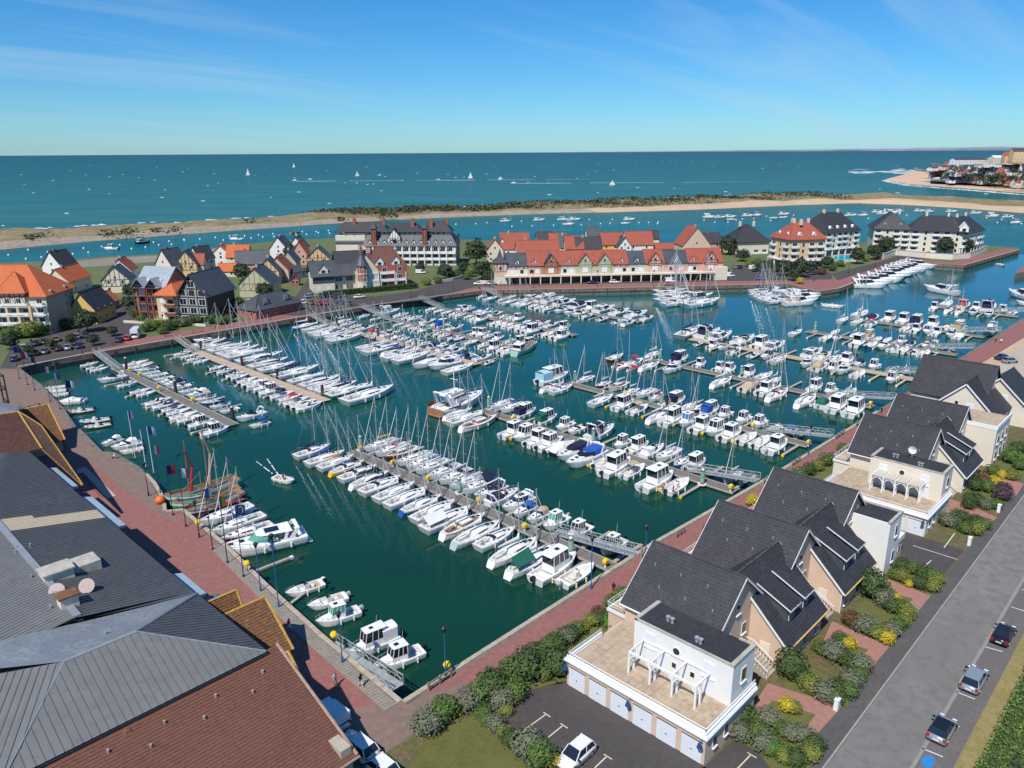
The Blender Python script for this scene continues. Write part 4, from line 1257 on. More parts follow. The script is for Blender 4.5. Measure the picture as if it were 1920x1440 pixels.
BERTHS = """
Hn sa sn,cn 118.6 7.6 1.00
Hn sa cb 113.9 8.1 1.00
Hn sa cy 110.8 7.6 1.00
Hn sc hy,sn 107.6 7.1 1.00
Hn sa sn 103.9 7.8 1.00
Hn sc cn 100.4 7.8 1.00
Hn sa sn,cn 97.0 8.5 1.00
Hn sa - 93.2 8.4 0.98
Hn sa - 90.1 8.6 0.98
Hn sc hb 86.6 8.0 1.00
Hn sa - 83.2 8.8 1.00
Hn sa tw 79.7 9.7 0.98
Hn sk - 76.4 8.6 0.98
Hn sc hk 73.2 9.2 0.98
Hn sa sn 70.1 7.8 0.98
Hn sc - 65.7 9.1 1.00
Hn sc tg 62.2 9.5 1.00
Hn pt kt 58.6 8.5 0.98
Hn op - 55.5 6.6 0.98
Hf sa cy 112.2 7.6 1.00
Hf sa sr 108.7 7.6 0.98
Hf sk hm 106.0 7.8 0.98
Hf sa - 102.3 7.6 0.98
Hf sa - 99.7 7.6 0.98
Hf sa cb 97.1 7.6 1.00
Hf sa sn 93.8 7.6 1.00
Hf sa sn 90.8 7.6 1.00
Hf sa cn 87.9 7.6 1.00
Hf sa tn 85.2 7.6 1.00
Hf cr ln 82.0 6.8 1.00
Hf cr ln,o 79.0 6.9 1.00
Hf cr th 75.7 6.8 0.98
Hf ca lb 73.4 4.9 0.98
Hf ca lt 70.5 4.9 1.00
Hf ph wg 67.2 5.4 1.00
Hf ph - 62.8 5.4 1.00
Hf ph - 56.6 5.4 1.00
In sc cn 114.7 7.6 1.00
In sa - 111.2 9.8 1.00
In sk - 107.1 9.8 1.00
In ph - 98.4 7.4 0.98
In ph o 95.4 7.4 0.98
In ph wt 91.9 7.4 0.98
In ph - 89.0 7.4 0.98
In cv lw,hn 86.0 7.3 0.98
In cr ln,o 82.9 8.9 0.98
In cr lb,o 79.4 10.5 0.98
In op - 76.1 6.6 0.98
In pt - 73.0 8.5 0.98
In op lt 70.0 6.6 0.98
In pt - 64.4 8.8 1.00
In op lo 61.1 6.8 1.00
If sa cb 112.3 7.6 1.00
If sa cb 109.1 7.6 1.00
If pt ln,o 104.4 6.2 1.00
If pt lg,o 98.4 6.2 1.00
If ph - 93.3 5.4 1.00
If ca - 90.2 4.9 1.00
If fb ln,o 85.2 8.5 1.00
If ph - 79.0 5.4 1.00
If pt o 75.6 6.2 1.00
If cr lw,o 72.5 6.8 1.00
If sa - 69.7 7.6 1.00
If sc hb,cb 66.0 5.8 1.00
If pt o 63.4 6.2 1.00
If sc - 56.2 5.8 1.00
Jn sc sr 112.6 7.7 1.00
Jn sa sb 109.8 7.8 1.00
Jn sa - 97.8 8.5 1.00
Jn pt - 92.3 7.1 1.00
Jn op lt 88.5 6.8 1.00
Jn sc - 82.5 8.4 1.00
Jn pt - 79.4 8.3 0.98
Jn ph o,wb 76.5 6.6 0.98
Jn ph - 72.8 7.6 1.00
Jn ph o 69.8 7.6 1.00
Jn ph - 66.4 7.6 1.00
Jn op - 63.2 6.6 0.98
Jn op - 60.4 6.6 0.98
Jn ph - 57.0 7.6 1.00
Jf sc - 111.1 6.8 1.00
Jf sc hr 105.3 5.9 1.00
Jf sk - 101.6 7.8 1.00
Jf sc - 97.1 5.8 1.00
Jf sa cb 93.9 7.6 1.00
Jf sc sr 90.4 5.8 1.00
Jf pt ln,o 85.3 6.8 1.00
Jf sc cb,o 81.7 5.8 0.98
Jf sc hr 79.6 5.8 0.98
Jf pt lb,o 76.5 6.2 1.00
Jf ph - 73.1 5.4 1.00
Jf ph - 68.9 5.4 1.00
Jf ph - 65.4 5.4 1.00
Jf op - 62.0 4.6 1.00
Jf ca lb 58.9 4.9 1.00
Kn sa hr,cn 117.7 7.6 1.00
Kn op lr 111.5 6.8 1.00
Kn sc - 106.2 8.6 1.00
Kn cr th,o 100.5 7.4 1.00
Kn sc - 85.5 9.0 1.00
Kn cv lt 78.8 7.5 1.00
Kn ph - 74.7 7.6 1.00
Kn sc hw,sr 71.3 9.5 1.00
Kn sc - 64.7 9.5 1.00
Kn ca lg 61.1 7.0 0.98
Kn pt - 58.0 8.5 0.98
Kn pt - 54.2 8.8 1.00
Kf sc o 112.2 7.3 1.00
Kf pt ln,o 104.0 7.1 1.00
Kf ph o 97.5 5.4 1.00
Kf ph o 91.9 5.4 1.00
Kf ph o 89.4 6.2 1.00
Kf pt o 84.1 6.2 1.00
Kf sa cb,o 80.2 7.6 1.00
Kf sc o 76.9 5.8 1.00
Kf pt o 67.2 6.2 1.00
Kf ph - 63.7 5.4 1.00
Kf sa o 59.7 7.6 1.00
Ln ri - 109.8 4.2 1.00
Ln ph - 105.1 5.4 1.00
Ln ca o 102.4 4.9 1.00
Ln op ln 97.8 6.8 1.00
Ln ri hk 92.1 6.0 1.00
Ln ca ln,o 88.8 6.2 1.00
Ln sa cb 84.6 7.8 1.00
Ln cr th,o 77.7 6.8 1.00
Ln ca lt 73.8 7.2 1.00
Ln ph o 70.9 6.1 0.98
Ln cr th,o 68.4 6.8 0.98
Ln op - 64.3 6.6 1.00
Ln ph o 56.7 6.0 1.00
Lf fb ln,o 113.0 11.9 1.00
Lf cr th,o 108.8 11.5 1.00
Lf cr o 101.4 11.5 1.00
Lf pt o 95.5 8.8 1.00
Lf cr th,o 91.7 10.7 1.00
Lf cr th,o 80.6 10.1 0.98
Lf cr o 77.3 7.9 0.98
Lf sc - 74.4 8.0 1.00
Lf ph o 71.2 7.6 1.00
Lf ca ln 67.7 5.3 1.00
Lf ph - 64.0 6.0 1.00
Lf sc o 56.4 5.8 1.00
Mn sa sn,cn 94.9 7.6 1.00
Mn op - 85.7 6.6 0.98
Mn ca o 83.2 5.1 0.98
Mn pt - 76.2 8.5 1.00
Mn op hb 72.9 6.8 1.00
Mn ca o 69.8 7.0 0.98
Mn op lt 66.9 6.6 0.98
Mn op - 64.2 6.6 0.98
Mn ri - 61.5 5.8 0.98
Mn op - 58.9 6.8 1.00
Mf sc cb,o 86.7 5.8 1.00
Mf sc o 80.9 5.8 1.00
Mf pt lt,o 76.8 6.2 1.00
Mf op o 74.0 4.6 1.00
Mf sc cb,o 71.5 5.8 1.00
Mf ph - 67.8 5.4 1.00
Mf ca ln,o 64.9 4.9 1.00
Mf ca lt 61.3 4.9 1.00
Mf ph - 59.0 5.4 1.00
Mf ri - 54.6 4.2 1.00
Nn sa - 91.6 7.6 1.00
Nn sa - 87.0 7.6 1.00
Nn op lr 82.7 6.8 1.00
Nn op - 72.8 5.9 1.00
Nn ph - 69.6 6.6 1.00
Nn ph o 66.5 6.2 1.00
Nn ph - 63.8 6.0 1.00
Nn cr o 60.0 6.8 1.00
Nn cv lw 57.5 6.0 1.00
Nf sa o 90.7 11.5 1.00
Nf ca ln,o 85.8 7.2 1.00
Nf pt o 81.0 8.8 1.00
Nf pt o 76.7 8.8 1.00
Nf pt ln,o 72.7 8.8 1.00
Nf pt o 68.0 8.8 1.00
Nf ca o 63.5 7.0 0.98
Nf pt lt,o 60.4 8.5 0.98
Nf fb - 52.3 8.5 1.00
On pt - 76.0 6.2 1.00
On sc sr 71.3 7.3 1.00
On sc sr 67.9 7.2 1.00
On cr o 64.1 6.8 1.00
On cr o 59.4 6.8 1.00
Of sa o 75.0 10.4 1.00
Of fb lr,o 69.2 8.8 1.00
Of ph o 65.5 7.4 0.98
Of fb ln,o 61.9 11.6 0.98
Of ph o 57.5 7.6 1.00
Of op o 54.2 6.8 1.00
An op - 215.7 4.6 1.00
An op lt 211.4 4.6 1.00
An op - 208.6 4.6 1.00
An cr o 196.6 6.8 1.00
An ca - 189.0 4.9 1.00
An op - 181.4 4.9 1.00
An op - 178.4 4.6 1.00
An ca - 169.8 6.1 1.00
An ca - 166.2 5.8 1.00
An op ln 163.0 5.2 1.00
An op - 159.9 5.4 1.00
An op - 156.5 6.2 1.00
An op wg 153.7 5.9 1.00
An ph - 148.8 5.7 1.00
An ph - 142.2 6.2 1.00
Af op o 207.3 6.8 1.00
Af op o 203.6 6.7 1.00
Af op lt 199.6 6.0 1.00
Af op - 195.4 4.7 1.00
Af op - 192.0 5.3 1.00
Af op - 187.9 5.1 1.00
Af ca - 184.1 4.9 1.00
Af ca ln 181.4 4.9 1.00
Af ca - 177.5 4.9 1.00
Af op - 173.5 4.7 1.00
Af ca lw 168.9 5.4 1.00
Af op lt 165.0 4.9 1.00
Af op hb 161.5 4.8 1.00
Af op ln 157.5 4.6 1.00
Af op - 153.0 4.6 1.00
Af cr - 145.5 6.8 1.00
Af op lb 139.9 4.6 1.00
Bn ca - 208.3 4.9 1.00
Bn op - 204.5 4.6 1.00
Bn ca - 200.2 4.9 1.00
Bn op - 196.8 4.6 1.00
Bn op - 187.7 4.6 1.00
Bn ca - 182.6 5.1 1.00
Bn ca - 177.6 5.2 0.98
Bn op - 175.5 4.9 0.98
Bn op - 171.2 5.6 1.00
Bn op - 168.3 5.9 1.00
Bn op - 165.8 5.8 1.00
Bn ph - 162.2 6.0 1.00
Bn ph - 158.4 6.7 1.00
Bn op ln 154.2 6.2 1.00
Bn op - 150.9 5.8 1.00
Bn op lr 147.7 6.6 0.98
Bn op - 144.9 6.6 0.98
Bn ca - 142.2 6.8 1.00
Bf cr th,o 213.6 10.1 1.00
Bf sa o 209.8 10.7 1.00
Bf sa cn,o 204.1 13.3 1.00
Bf sa o 198.8 12.8 1.00
Bf sa o 194.3 12.8 1.00
Bf sa o 187.3 13.5 1.00
Bf sa cn,o 180.9 11.4 1.00
Bf sa cn,o 175.9 10.5 1.00
Bf sa cn,o 167.9 12.7 1.00
Bf sa o 161.5 9.4 1.00
Bf sa o 156.2 11.4 0.98
Bf sa cn,o 152.6 8.9 0.98
Bf sa o 149.1 11.1 0.98
Bf sa hg,cn,o 145.1 11.7 0.98
Bf sa o 138.9 7.6 1.00
Cn sc hb 213.7 9.4 1.00
Cn sa - 208.1 9.3 1.00
Cn sa - 202.7 10.5 1.00
Cn sa - 198.4 11.3 1.00
Cn sa cb 194.4 9.9 1.00
Cn sa sn 189.6 12.2 1.00
Cn sa cn,sn 176.0 11.4 1.00
Cn sa sn 171.1 12.8 1.00
Cn sc cb 166.6 9.5 1.00
Cn sa cn,sb 162.0 13.0 1.00
Cn sa - 157.6 12.7 1.00
Cn sa o 150.2 12.7 0.98
Cn cr th,o 146.0 10.9 0.98
Cn sa - 140.1 10.7 1.00
Cf sa o 210.1 7.6 1.00
Cf ca o 206.1 6.2 1.00
Cf ca o 201.3 5.2 1.00
Cf cr o 196.5 6.8 1.00
Cf ca lr,o 190.8 4.9 1.00
Cf cr o 187.3 6.8 1.00
Cf cr o 184.1 6.8 1.00
Cf ph o 179.8 5.4 1.00
Cf ca o 176.5 4.9 1.00
Cf ca o 172.7 4.9 1.00
Cf ca o 170.2 4.9 1.00
Cf ca o 167.4 4.9 1.00
Cf cr ln,o 162.2 6.8 1.00
Cf cr o 158.4 6.8 1.00
Cf cr o 154.3 6.8 1.00
Cf ca lb,o 148.1 4.9 1.00
Cf cr o 143.4 6.8 1.00
Cf ri o 139.8 4.2 1.00
Dn ca - 212.4 4.9 1.00
Dn op lt 206.4 4.6 1.00
Dn op - 193.9 4.6 1.00
Dn op - 189.9 4.6 1.00
Dn op - 186.6 4.6 1.00
Dn ca - 184.3 4.9 1.00
Dn ph - 181.0 5.4 1.00
Dn ca lg 177.1 5.2 1.00
Dn ca - 174.0 5.0 1.00
Dn ca - 170.9 5.7 1.00
Dn op lr 167.1 5.4 0.98
Dn op hb 165.0 4.6 0.98
Dn op - 159.1 5.8 1.00
Dn ca - 153.4 6.1 1.00
Dn pt - 149.0 6.7 1.00
Dn ca - 145.9 6.1 1.00
Dn ca - 143.0 7.2 1.00
Df fb o 210.8 8.5 1.00
Df ca o 204.1 7.1 1.00
Df ca o 199.5 5.6 1.00
Df ca o 196.6 7.1 1.00
Df cr o 189.4 6.8 1.00
Df ca o 184.6 6.3 1.00
Df pt lb,o 181.6 6.2 1.00
Df cr o 176.0 6.8 1.00
Df ph o 166.2 5.6 0.98
Df ph o 163.7 6.6 0.98
Df ca o 160.5 5.4 1.00
Df ph o 156.6 5.4 1.00
Df ca o 151.3 4.9 1.00
Df pt o 147.6 6.2 1.00
Df pt o 144.1 6.2 1.00
En op - 204.8 5.8 1.00
En op - 200.6 5.5 1.00
En op - 196.8 5.5 1.00
En ca - 192.2 5.9 1.00
En ca - 189.6 5.7 1.00
En op - 186.0 4.7 1.00
En op - 182.4 5.7 1.00
En ph - 179.0 6.8 1.00
En op - 172.3 6.2 0.98
En op - 169.7 6.3 0.98
En op - 167.1 6.3 1.00
En op - 163.8 6.6 0.98
En op - 161.0 6.6 0.98
En op lb 158.3 6.8 1.00
En pt - 155.1 8.2 1.00
En op - 149.5 6.8 1.00
En op lt 146.6 6.8 1.00
En ph - 143.7 7.6 1.00
Ef cr o 197.4 6.8 0.98
Ef ca o 194.9 6.2 0.98
Ef sa cb,o 189.1 7.6 1.00
Ef sc cb,o 186.5 5.8 1.00
Ef cr o 181.6 6.8 1.00
Ef ca o 177.0 5.1 1.00
Ef ca o 173.9 5.6 1.00
Ef ph o 170.9 6.2 1.00
Ef op o 166.3 4.6 1.00
Ef cr o 159.8 6.8 1.00
Ef cr o 156.4 6.9 1.00
Ef pt o 151.1 6.2 1.00
Fn ca - 209.3 4.9 1.00
Fn sa cn 203.3 7.6 1.00
Fn ca - 198.7 4.9 1.00
Fn sa - 193.5 7.6 1.00
Fn sa - 188.7 7.6 1.00
Fn sa - 185.8 7.6 1.00
Fn op - 182.5 5.7 1.00
Fn op - 178.7 6.8 1.00
Fn ca - 174.7 7.2 1.00
Fn cr o 169.3 6.8 1.00
Fn cr o 165.0 6.8 1.00
Fn cr o 161.0 7.2 1.00
Fn op lt 157.4 6.8 1.00
Fn ri hk 150.8 6.0 1.00
Fn ri - 144.5 6.0 1.00
Fn cr - 140.2 6.8 1.00
Ff op o 200.8 4.6 1.00
Ff ca ln,o 194.5 4.9 0.98
Ff cr o 191.7 9.5 0.98
Ff cr o 186.7 9.6 0.98
Ff fb o 182.9 11.6 0.98
Ff cr ln,o 177.0 11.5 1.00
Ff cr ln,o 169.6 11.5 1.00
Ff pt o 163.9 8.8 1.00
Ff cr o 159.0 11.5 1.00
Ff cr o 152.1 10.5 1.00
Ff cr o 145.4 11.5 1.00
Ff cr o 139.7 6.8 1.00
"""
ORD = "zeroth first second third fourth fifth sixth seventh eighth ninth tenth eleventh twelfth thirteenth fourteenth fifteenth sixteenth seventeenth eighteenth nineteenth twentieth".split()
PONT = {'A': 66.2, 'B': 88, 'C': 132.5, 'D': 152, 'E': 175.5, 'F': 204.5, 'H': 74.6, 'I': 107.7, 'J': 135.8, 'K': 167.3, 'L': 195.3, 'M': 228, 'N': 256, 'O': 296}
PNAME = {}
for i, c in enumerate("ABCDEF"):
 PNAME[c] = ORD[i + 1] + " town pontoon"
for i, c in enumerate("HIJKLMNO"):
 PNAME[c] = ORD[i + 1] + " house-side pontoon"
PLANK_G = patchy("grey_pontoon_boards", (.185, .165, .145), [(.15, .135, .12), (.225, .205, .185)], .9, (.5, 5), bump=(14, .4, .03))
PLANK_T = patchy("new_tan_pontoon_boards", (.52, .385, .27), [(.47, .35, .245), (.56, .43, .32)], .85, (.5, 5), bump=(14, .4, .03))
EDGE = mat("pontoon_edge_beam", (.36, .34, .31), .8, noise=(2, .2))
FLOATM = mat("pontoon_float_concrete", (.12, .115, .105), .9, noise=(1, .3))
HEAD = {'A': 143.5, 'B': 143.2, 'C': 140.5, 'D': 146, 'E': 142.5, 'F': 139, 'H': 114.2, 'I': 113.6, 'J': 112.8, 'K': 112, 'L': 115, 'M': 94, 'N': 91, 'O': 77}
FOOT = {'A': 208, 'B': 213.5, 'C': 214, 'D': 209, 'E': 208, 'F': 206, 'H': 53.5, 'I': 53, 'J': 53, 'K': 52.5, 'L': 52, 'M': 52, 'N': 52, 'O': 51.5}
BY = {}
for ln in BERTHS.strip().splitlines():
 ps, k, m_, b_, L_, f_ = ln.split()
 BY.setdefault((ps[0], ps[1]), []).append((k, [] if m_ == '-' else m_.split(','), float(b_), float(L_), float(f_)))
def walkway(p):
 a = PONT[p]
 tan = p in 'BCL'
 lo, hi = min(HEAD[p], FOOT[p]), max(HEAD[p], FOOT[p])
 t = thing("pontoon", ("tan planked" if tan else "grey planked") + " floating pontoon with boats on both sides, " + PNAME[p], "pontoon", (a, lo, 0), group="floating pontoons of the marina")
 pl = PLANK_T if tan else PLANK_G
 n = max(1, round((hi - lo) / 11.5))
 hw = 1.15 if not tan else 1.35
 for i in range(n):
  y0, y1 = (hi - lo) * i / n + .06, (hi - lo) * (i + 1) / n - .06
  mb = MB()
  k = int((y1 - y0) / .16)
  for j in range(k):
   yy = y0 + (y1 - y0) * j / k
   mb.box(-hw + .12, hw - .12, yy, yy + (y1 - y0) / k - .022, .46, .50 + random.uniform(0, .012), 0, False)
  o = mb.build("deck_section", pl, t)
  mb = MB()
  for sg in (1, -1):
   mb.box(sg * hw - .09, sg * hw + .09, y0, y1, .30, .54)
  mb.build("edge_beam", EDGE, t)
  mb = MB()
  for j in range(3):
   yy = y0 + (y1 - y0) * (j + .5) / 3
   mb.box(-hw + .2, hw - .2, yy - 1.2, yy + 1.2, -.4, .44)
  mb.build("float", FLOATM, t)
 for s, sg in (('n', -1), ('f', 1)):
  bs = sorted(BY.get((p, s), []), key=lambda q: q[2])
  ys = [(q[2] + r[2]) / 2 for q, r in zip(bs, bs[1:])][::2]
  if bs:
   ys.append(bs[0][2] - 2.4 if p in 'HIJKLMNO' else bs[-1][2] + 2.2)
  for y in ys:
   if not lo + .5 < y < hi:
    continue
   L_ = 6.6
   mb = MB()
   y -= lo
   mb.box(min(sg * hw, sg * (hw + L_)), max(sg * hw, sg * (hw + L_)), y - .28, y + .28, .34, .46)
   f = mb.build("finger_walkway", pl if tan else EDGE, t)
   mb = MB()
   mb.box(sg * (hw + L_) - .2, sg * (hw + L_) + .12, y - .25, y + .25, .05, .475)
   mb.build("finger_tip", YELP if (p in 'HIJ') else WHITE2, f)
 return t
for p_ in PONT:
 walkway(p_)
def gangway(p, x0, y0, x1, y1, z0=.62, z1=GZ + .1, wd=1.5, dark=False):
 """aluminium footbridge with trussed sides from the quay down to the pontoon"""
 t = thing("gangway", "trussed metal gangway from the quay down to " + PNAME[p], "gangway", (x0, y0, 0), group="gangways down to the pontoons")
 d = Vector((x1 - x0, y1 - y0, z1 - z0))
 hd = Vector((d.x, d.y, 0)).normalized()
 nn = Vector((-hd.y, hd.x, 0))
 o = Vector((0, 0, z0))
 mb = MB()
 k = int(d.length / .3)
 for j in range(k):
  c = o + d * ((j + .5) / k)
  mb.obox(c - nn * (wd / 2 - .05), c + nn * (wd / 2 - .05), d.length / k - .03, .05)
 mb.build("walkway", GALV, t)
 npan = 9
 for sg in (1, -1):
  mb = MB()
  b0, b1 = o + nn * sg * wd / 2, o + d + nn * sg * wd / 2
  H = Vector((0, 0, 1.12))
  mb.obox(b0, b1, .12, .12)
  mb.obox(b0 + H, b1 + H, .10, .10)
  mb.obox(b0 + H * .55, b1 + H * .55, .05, .05)
  for i in range(npan + 1):
   c = b0 + (b1 - b0) * i / npan
   mb.obox(c, c + H, .07, .07)
   if i < npan:
    e = b0 + (b1 - b0) * (i + 1) / npan
    mb.obox(*((c, e + H) if i % 2 else (c + H, e)), .055, .055)
  mb.build("side_truss", GALV if not dark else EDGE, t)
 return t
for p_, (ya, yb) in {'H': (65.5, 50.8), 'I': (64, 50.4), 'J': (63, 49.8), 'K': (61.5, 49.3), 'L': (60, 49), 'M': (60, 48.8), 'N': (60, 48.6), 'O': (60, 48.2)}.items():
 gangway(p_, PONT[p_] + 1.9, ya, PONT[p_] + 1.9, yb, wd=1.6)
for p_, (ya, yb) in {'A': (205, 219.9), 'B': (208, 219.9), 'C': (209, 219.6), 'D': (204, 218.8), 'E': (203, 216.0), 'F': (202.5, 211)}.items():
 gangway(p_, PONT[p_] - .5, ya, PONT[p_] - .5, yb, wd=1.5, dark=p_ in 'BC')
gangway('H', 38.8, 66.3, 38.2, 53.2, z0=.7, z1=GZ - .1, wd=1.6)['label'] = "trussed gangway lying along the near corner of the brick promenade"
PILE_D = mat("dark_pile_steel", (.045, .03, .032), .6, noise=(1, .3))
PILE_G = mat("green_pile_sleeve", (.22, .40, .31), .7, noise=(1.5, .25))
PILE_S = mat("weathered_pile_steel", (.20, .16, .13), .75, noise=(1, .35))
def pile(p, b, sleeve, place, dx=0):
 t = thing("mooring_pile", "%s mooring pile %s %s" % ("green-sleeved steel" if sleeve else "dark steel", place, PNAME[p]), "mooring pile", (PONT[p] + dx, b, 0))
 mb = MB(); mb.tube((0, 0, -4), (0, 0, 3.2), .36, 10); mb.build("post", PILE_S if sleeve else PILE_D, t)
 if sleeve:
  mb = MB(); mb.tube((0, 0, 1.0), (0, 0, 2.8), .385, 10); mb.build("sleeve", PILE_G, t)
  mb = MB(); mb.tube((0, 0, .5), (0, 0, .62), .75, 12); mb.build("collar", WHITE2, t)
 mb = MB(); mb.tube((0, 0, 3.2), (0, 0, 3.45), .37, 10, r2=.12); mb.build("cap", GALV, t)
for p_, pts in {'H': [(113, 'at the head of'), (85.5, 'midway along'), (59.5, 'below the gangway of')], 'I': [(112.5, 'at the head of'), (83.8, 'midway along'), (58.5, 'below the gangway of')],
    'J': [(111.5, 'at the head of'), (87, 'midway along'), (58, 'below the gangway of')], 'K': [(108, 'at the head of'), (84.5, 'midway along'), (57, 'below the gangway of')],
    'L': [(110.5, 'at the head of'), (87, 'midway along'), (56.5, 'below the gangway of')], 'M': [(92, 'at the head of'), (57, 'below the gangway of')], 'N': [(89, 'at the head of'), (57, 'below the gangway of')], 'O': [(57, 'below the gangway of')]}.items():
 for b_, pl_ in pts:
  pile(p_, b_, True, pl_, 1.5 if 'head' in pl_ else (-1.5 if 'gang' in pl_ else 1.45))
for p_, pts in {'A': [(175, 'midway along'), (147, 'at the head of'), (205, 'at the quay end of')], 'B': [(209, 'at the quay end of'), (185, 'midway along'), (167, 'beyond the middle of'), (147, 'at the head of')],
    'C': [(208, 'at the quay end of'), (186, 'midway along'), (168, 'beyond the middle of'), (147, 'at the head of')], 'D': [(178, 'midway along'), (149, 'at the head of')], 'E': [(180, 'midway along'), (147, 'at the head of')], 'F': [(176, 'midway along')]}.items():
 for b_, pl_ in pts:
  pile(p_, b_, p_ in 'DEF', pl_, 1.7)
BOXES = [((673, 849), 'H', 'head'), ((733, 877), 'H', ''), ((806, 903), 'H', ''), ((896, 947), 'H', ''), ((976, 1000), 'H', ''), ((1122, 1072), 'H', 'foot'), ((952, 794), 'I', ''), ((1218, 890), 'I', ''), ((1345, 937), 'I', 'foot'),
         ((1174, 742), 'J', ''), ((1258, 766), 'J', ''), ((1408, 806), 'J', ''), ((1507, 842), 'J', 'foot'), ((1625, 767), 'K', 'foot'), ((250, 697), 'A', ''), ((259, 708), 'A', ''), ((301, 733), 'A', ''), ((360, 756), 'A', '')]
cnt = {}
for (px, py), p_, w_ in BOXES:
 q = at(px, py, .5)
 cnt[p_] = cnt.get(p_, 0) + 1
 x = PONT[p_] + (.75 if q.x > PONT[p_] else -.75)
 t = thing("service_box", "yellow service box on %s, %s from its head" % (PNAME[p_], ORD[cnt[p_]]), "service box", (x, q.y, .5), group="yellow boxes along the pontoons")
 mb = MB(); mb.box(-.14, .14, -.14, .14, 0, .75); mb.build("post", WHITE2, t)
 mb = MB(); mb.loft([[(-.38, -.3, .7), (.38, -.3, .7), (.38, .3, .7), (-.38, .3, .7)], [(-.38, -.3, 1.1), (.38, -.3, 1.1), (.38, .3, 1.1), (-.38, .3, 1.1)], [(-.25, -.2, 1.28), (.25, -.2, 1.28), (.25, .2, 1.28), (-.25, .2, 1.28)]]); mb.build("box", YELP, t)
CN = {'n': 'navy', 'b': 'blue', 'g': 'green', 't': 'tan', 'r': 'red', 'y': 'yellow', 'w': 'white', 'l': 'pale blue', 'k': 'grey', 'm': 'brown'}
GRP = {'sa': 'sailing yachts on the pontoons', 'sc': 'sailing yachts on the pontoons', 'sk': 'sailing yachts on the pontoons'}
def look(k, mods):
 c = {m_[0]: (m_[1] if len(m_) > 1 else '') for m_ in mods}
 h = c.get('h')
 col = 'white' if not h or h == 'w' else CN[h] + '-hulled'
 if k == 'sa':
  if c.get('t'):
   return "%s yacht with %s cockpit tent" % (col, CN[c['t']])
  if c.get('s'):
   return "%s yacht with %s sprayhood" % (col, CN[c['s']])
  if c.get('c'):
   return "%s yacht with %s boom cover" % (col, CN[c['c']])
  return col + " sailing yacht"
 if k == 'sc':
  if c.get('t'):
   return "small %s sailboat with %s tent" % (col, CN[c['t']])
  if c.get('c'):
   return "small %s sailboat, %s boom cover" % (col, CN[c['c']])
  return "small %s sailboat" % col
 if k == 'sk':
  return "white motorsailer with wooden cabin"
 base = {'op': 'open motorboat', 'ca': 'cuddy motorboat', 'ph': 'wheelhouse motorboat', 'pt': 'wheelhouse cruiser', 'cr': 'sport cruiser', 'fb': 'flybridge cruiser', 'ri': 'inflatable boat', 'cv': 'motorboat'}[k]
 if k == 'ri':
  col = 'grey'
 if k == 'cv':
  return "motorboat under full %s cover" % CN[c.get('l', 'w')]
 if c.get('l') and c['l'] != 'o':
  return "%s %s with %s canopy" % (col, base, CN[c['l']])
 return "%s %s" % (col, base)
for (p, s), bs in BY.items():
 town = p in 'ABCDEF'
 bs = sorted(bs, key=lambda q: -q[2] if town else q[2])
 for i, (k, mods, b, L, f) in enumerate(bs):
  a = PONT[p]
  out = 'o' in mods
  hw = 1.5
  if p == 'B' and s == 'f' and i == len(bs) - 1:
   L = 14.5
  if s == 'n':
   x = a - hw - L / 2; rz = math.pi if out else 0
  else:
   x = a + hw + L / 2; rz = 0 if out else math.pi
  if k in ('cr', 'ph', 'ca', 'op') and random.random() < .0:
   rz += math.pi
  mods = [m_ for m_ in mods if m_ != 'o']
  key = k
  if k == 'cr' and 'th' not in mods and random.random() < .35 and p in 'BCDEFO':
   mods.append('th')
  lab = "%s, %s from the quay, %s side of %s" % (look(k, mods), ORD[i + 1], 'near' if s == 'n' else 'far', PNAME[p])
  far = p in 'CDEFMNO'
  drop = ('fender', 'guard_rail', 'steering_wheel', 'hatch', 'aerial', 'cockpit_seat', 'bench') if far and k not in ('sa',) else (('steering_wheel', 'hatch', 'fender', 'cockpit_seat') if far else ())
  put_boat(key, lab, x, b, rz + random.gauss(0, .02), L, mods, GRP.get(k, 'motorboats on the pontoons'), f, drop=drop)
def between(key, label, stern, bow, mods=(), group=None, z=.5, drop=(), L=None, cat=None, f=1):
 p, q = at(*stern, z), at(*bow, z)
 d = q - p
 c = (p + q) / 2
 return put_boat(key, label, c.x, c.y, math.atan2(d.y, d.x), L or max(4.2, d.length), mods, group, f, drop=drop, cat=cat)
g_ = "boats moored bow-on to the near promenade"
between('op', "white open motorboat with red lifebuoy, nearest the finger beam by the flagpoles", (606, 1092), (535, 1116), group=g_)
between('op', "white open motorboat tied by long ropes beside the cabin motorboat", (650, 1117), (576, 1140), group=g_)
between('ph', "white cabin motorboat with pale green windscreen beside two open motorboats", (674, 1145), (592, 1172), ['wg'], g_)
between('pt', "white cabin cruiser with arched white canopy by the near corner gangway", (744, 1192), (655, 1230), ['lw'], g_)
between('ph', "white wheelhouse motorboat with blue side stripe next to the near corner gangway", (792, 1220), (701, 1256), ['hw'], g_)
between('cr', "large white hardtop cruiser with green windscreen below the blue flag", (549, 1010), (432, 1037), ['th', 'wg'], g_, L=12.2)
between('sa', "white yacht with orange cover on its stern beside the hardtop cruiser", (495, 968), (396, 1003), ['cb'], g_)
between('sa', "white yacht flying a red ensign astern below the promenade flags", (472, 950), (372, 985), ['cr'], g_)
between('sa', "white yacht with dark red hull stripe tucked against the hardtop cruiser", (510, 985), (415, 1016), ['hr'], g_)
W1 = lambda x, y: (60 + x / 5.2875, 690 + y / 5.2875)
g2 = "small boats in the shade of the orange roofed wing"
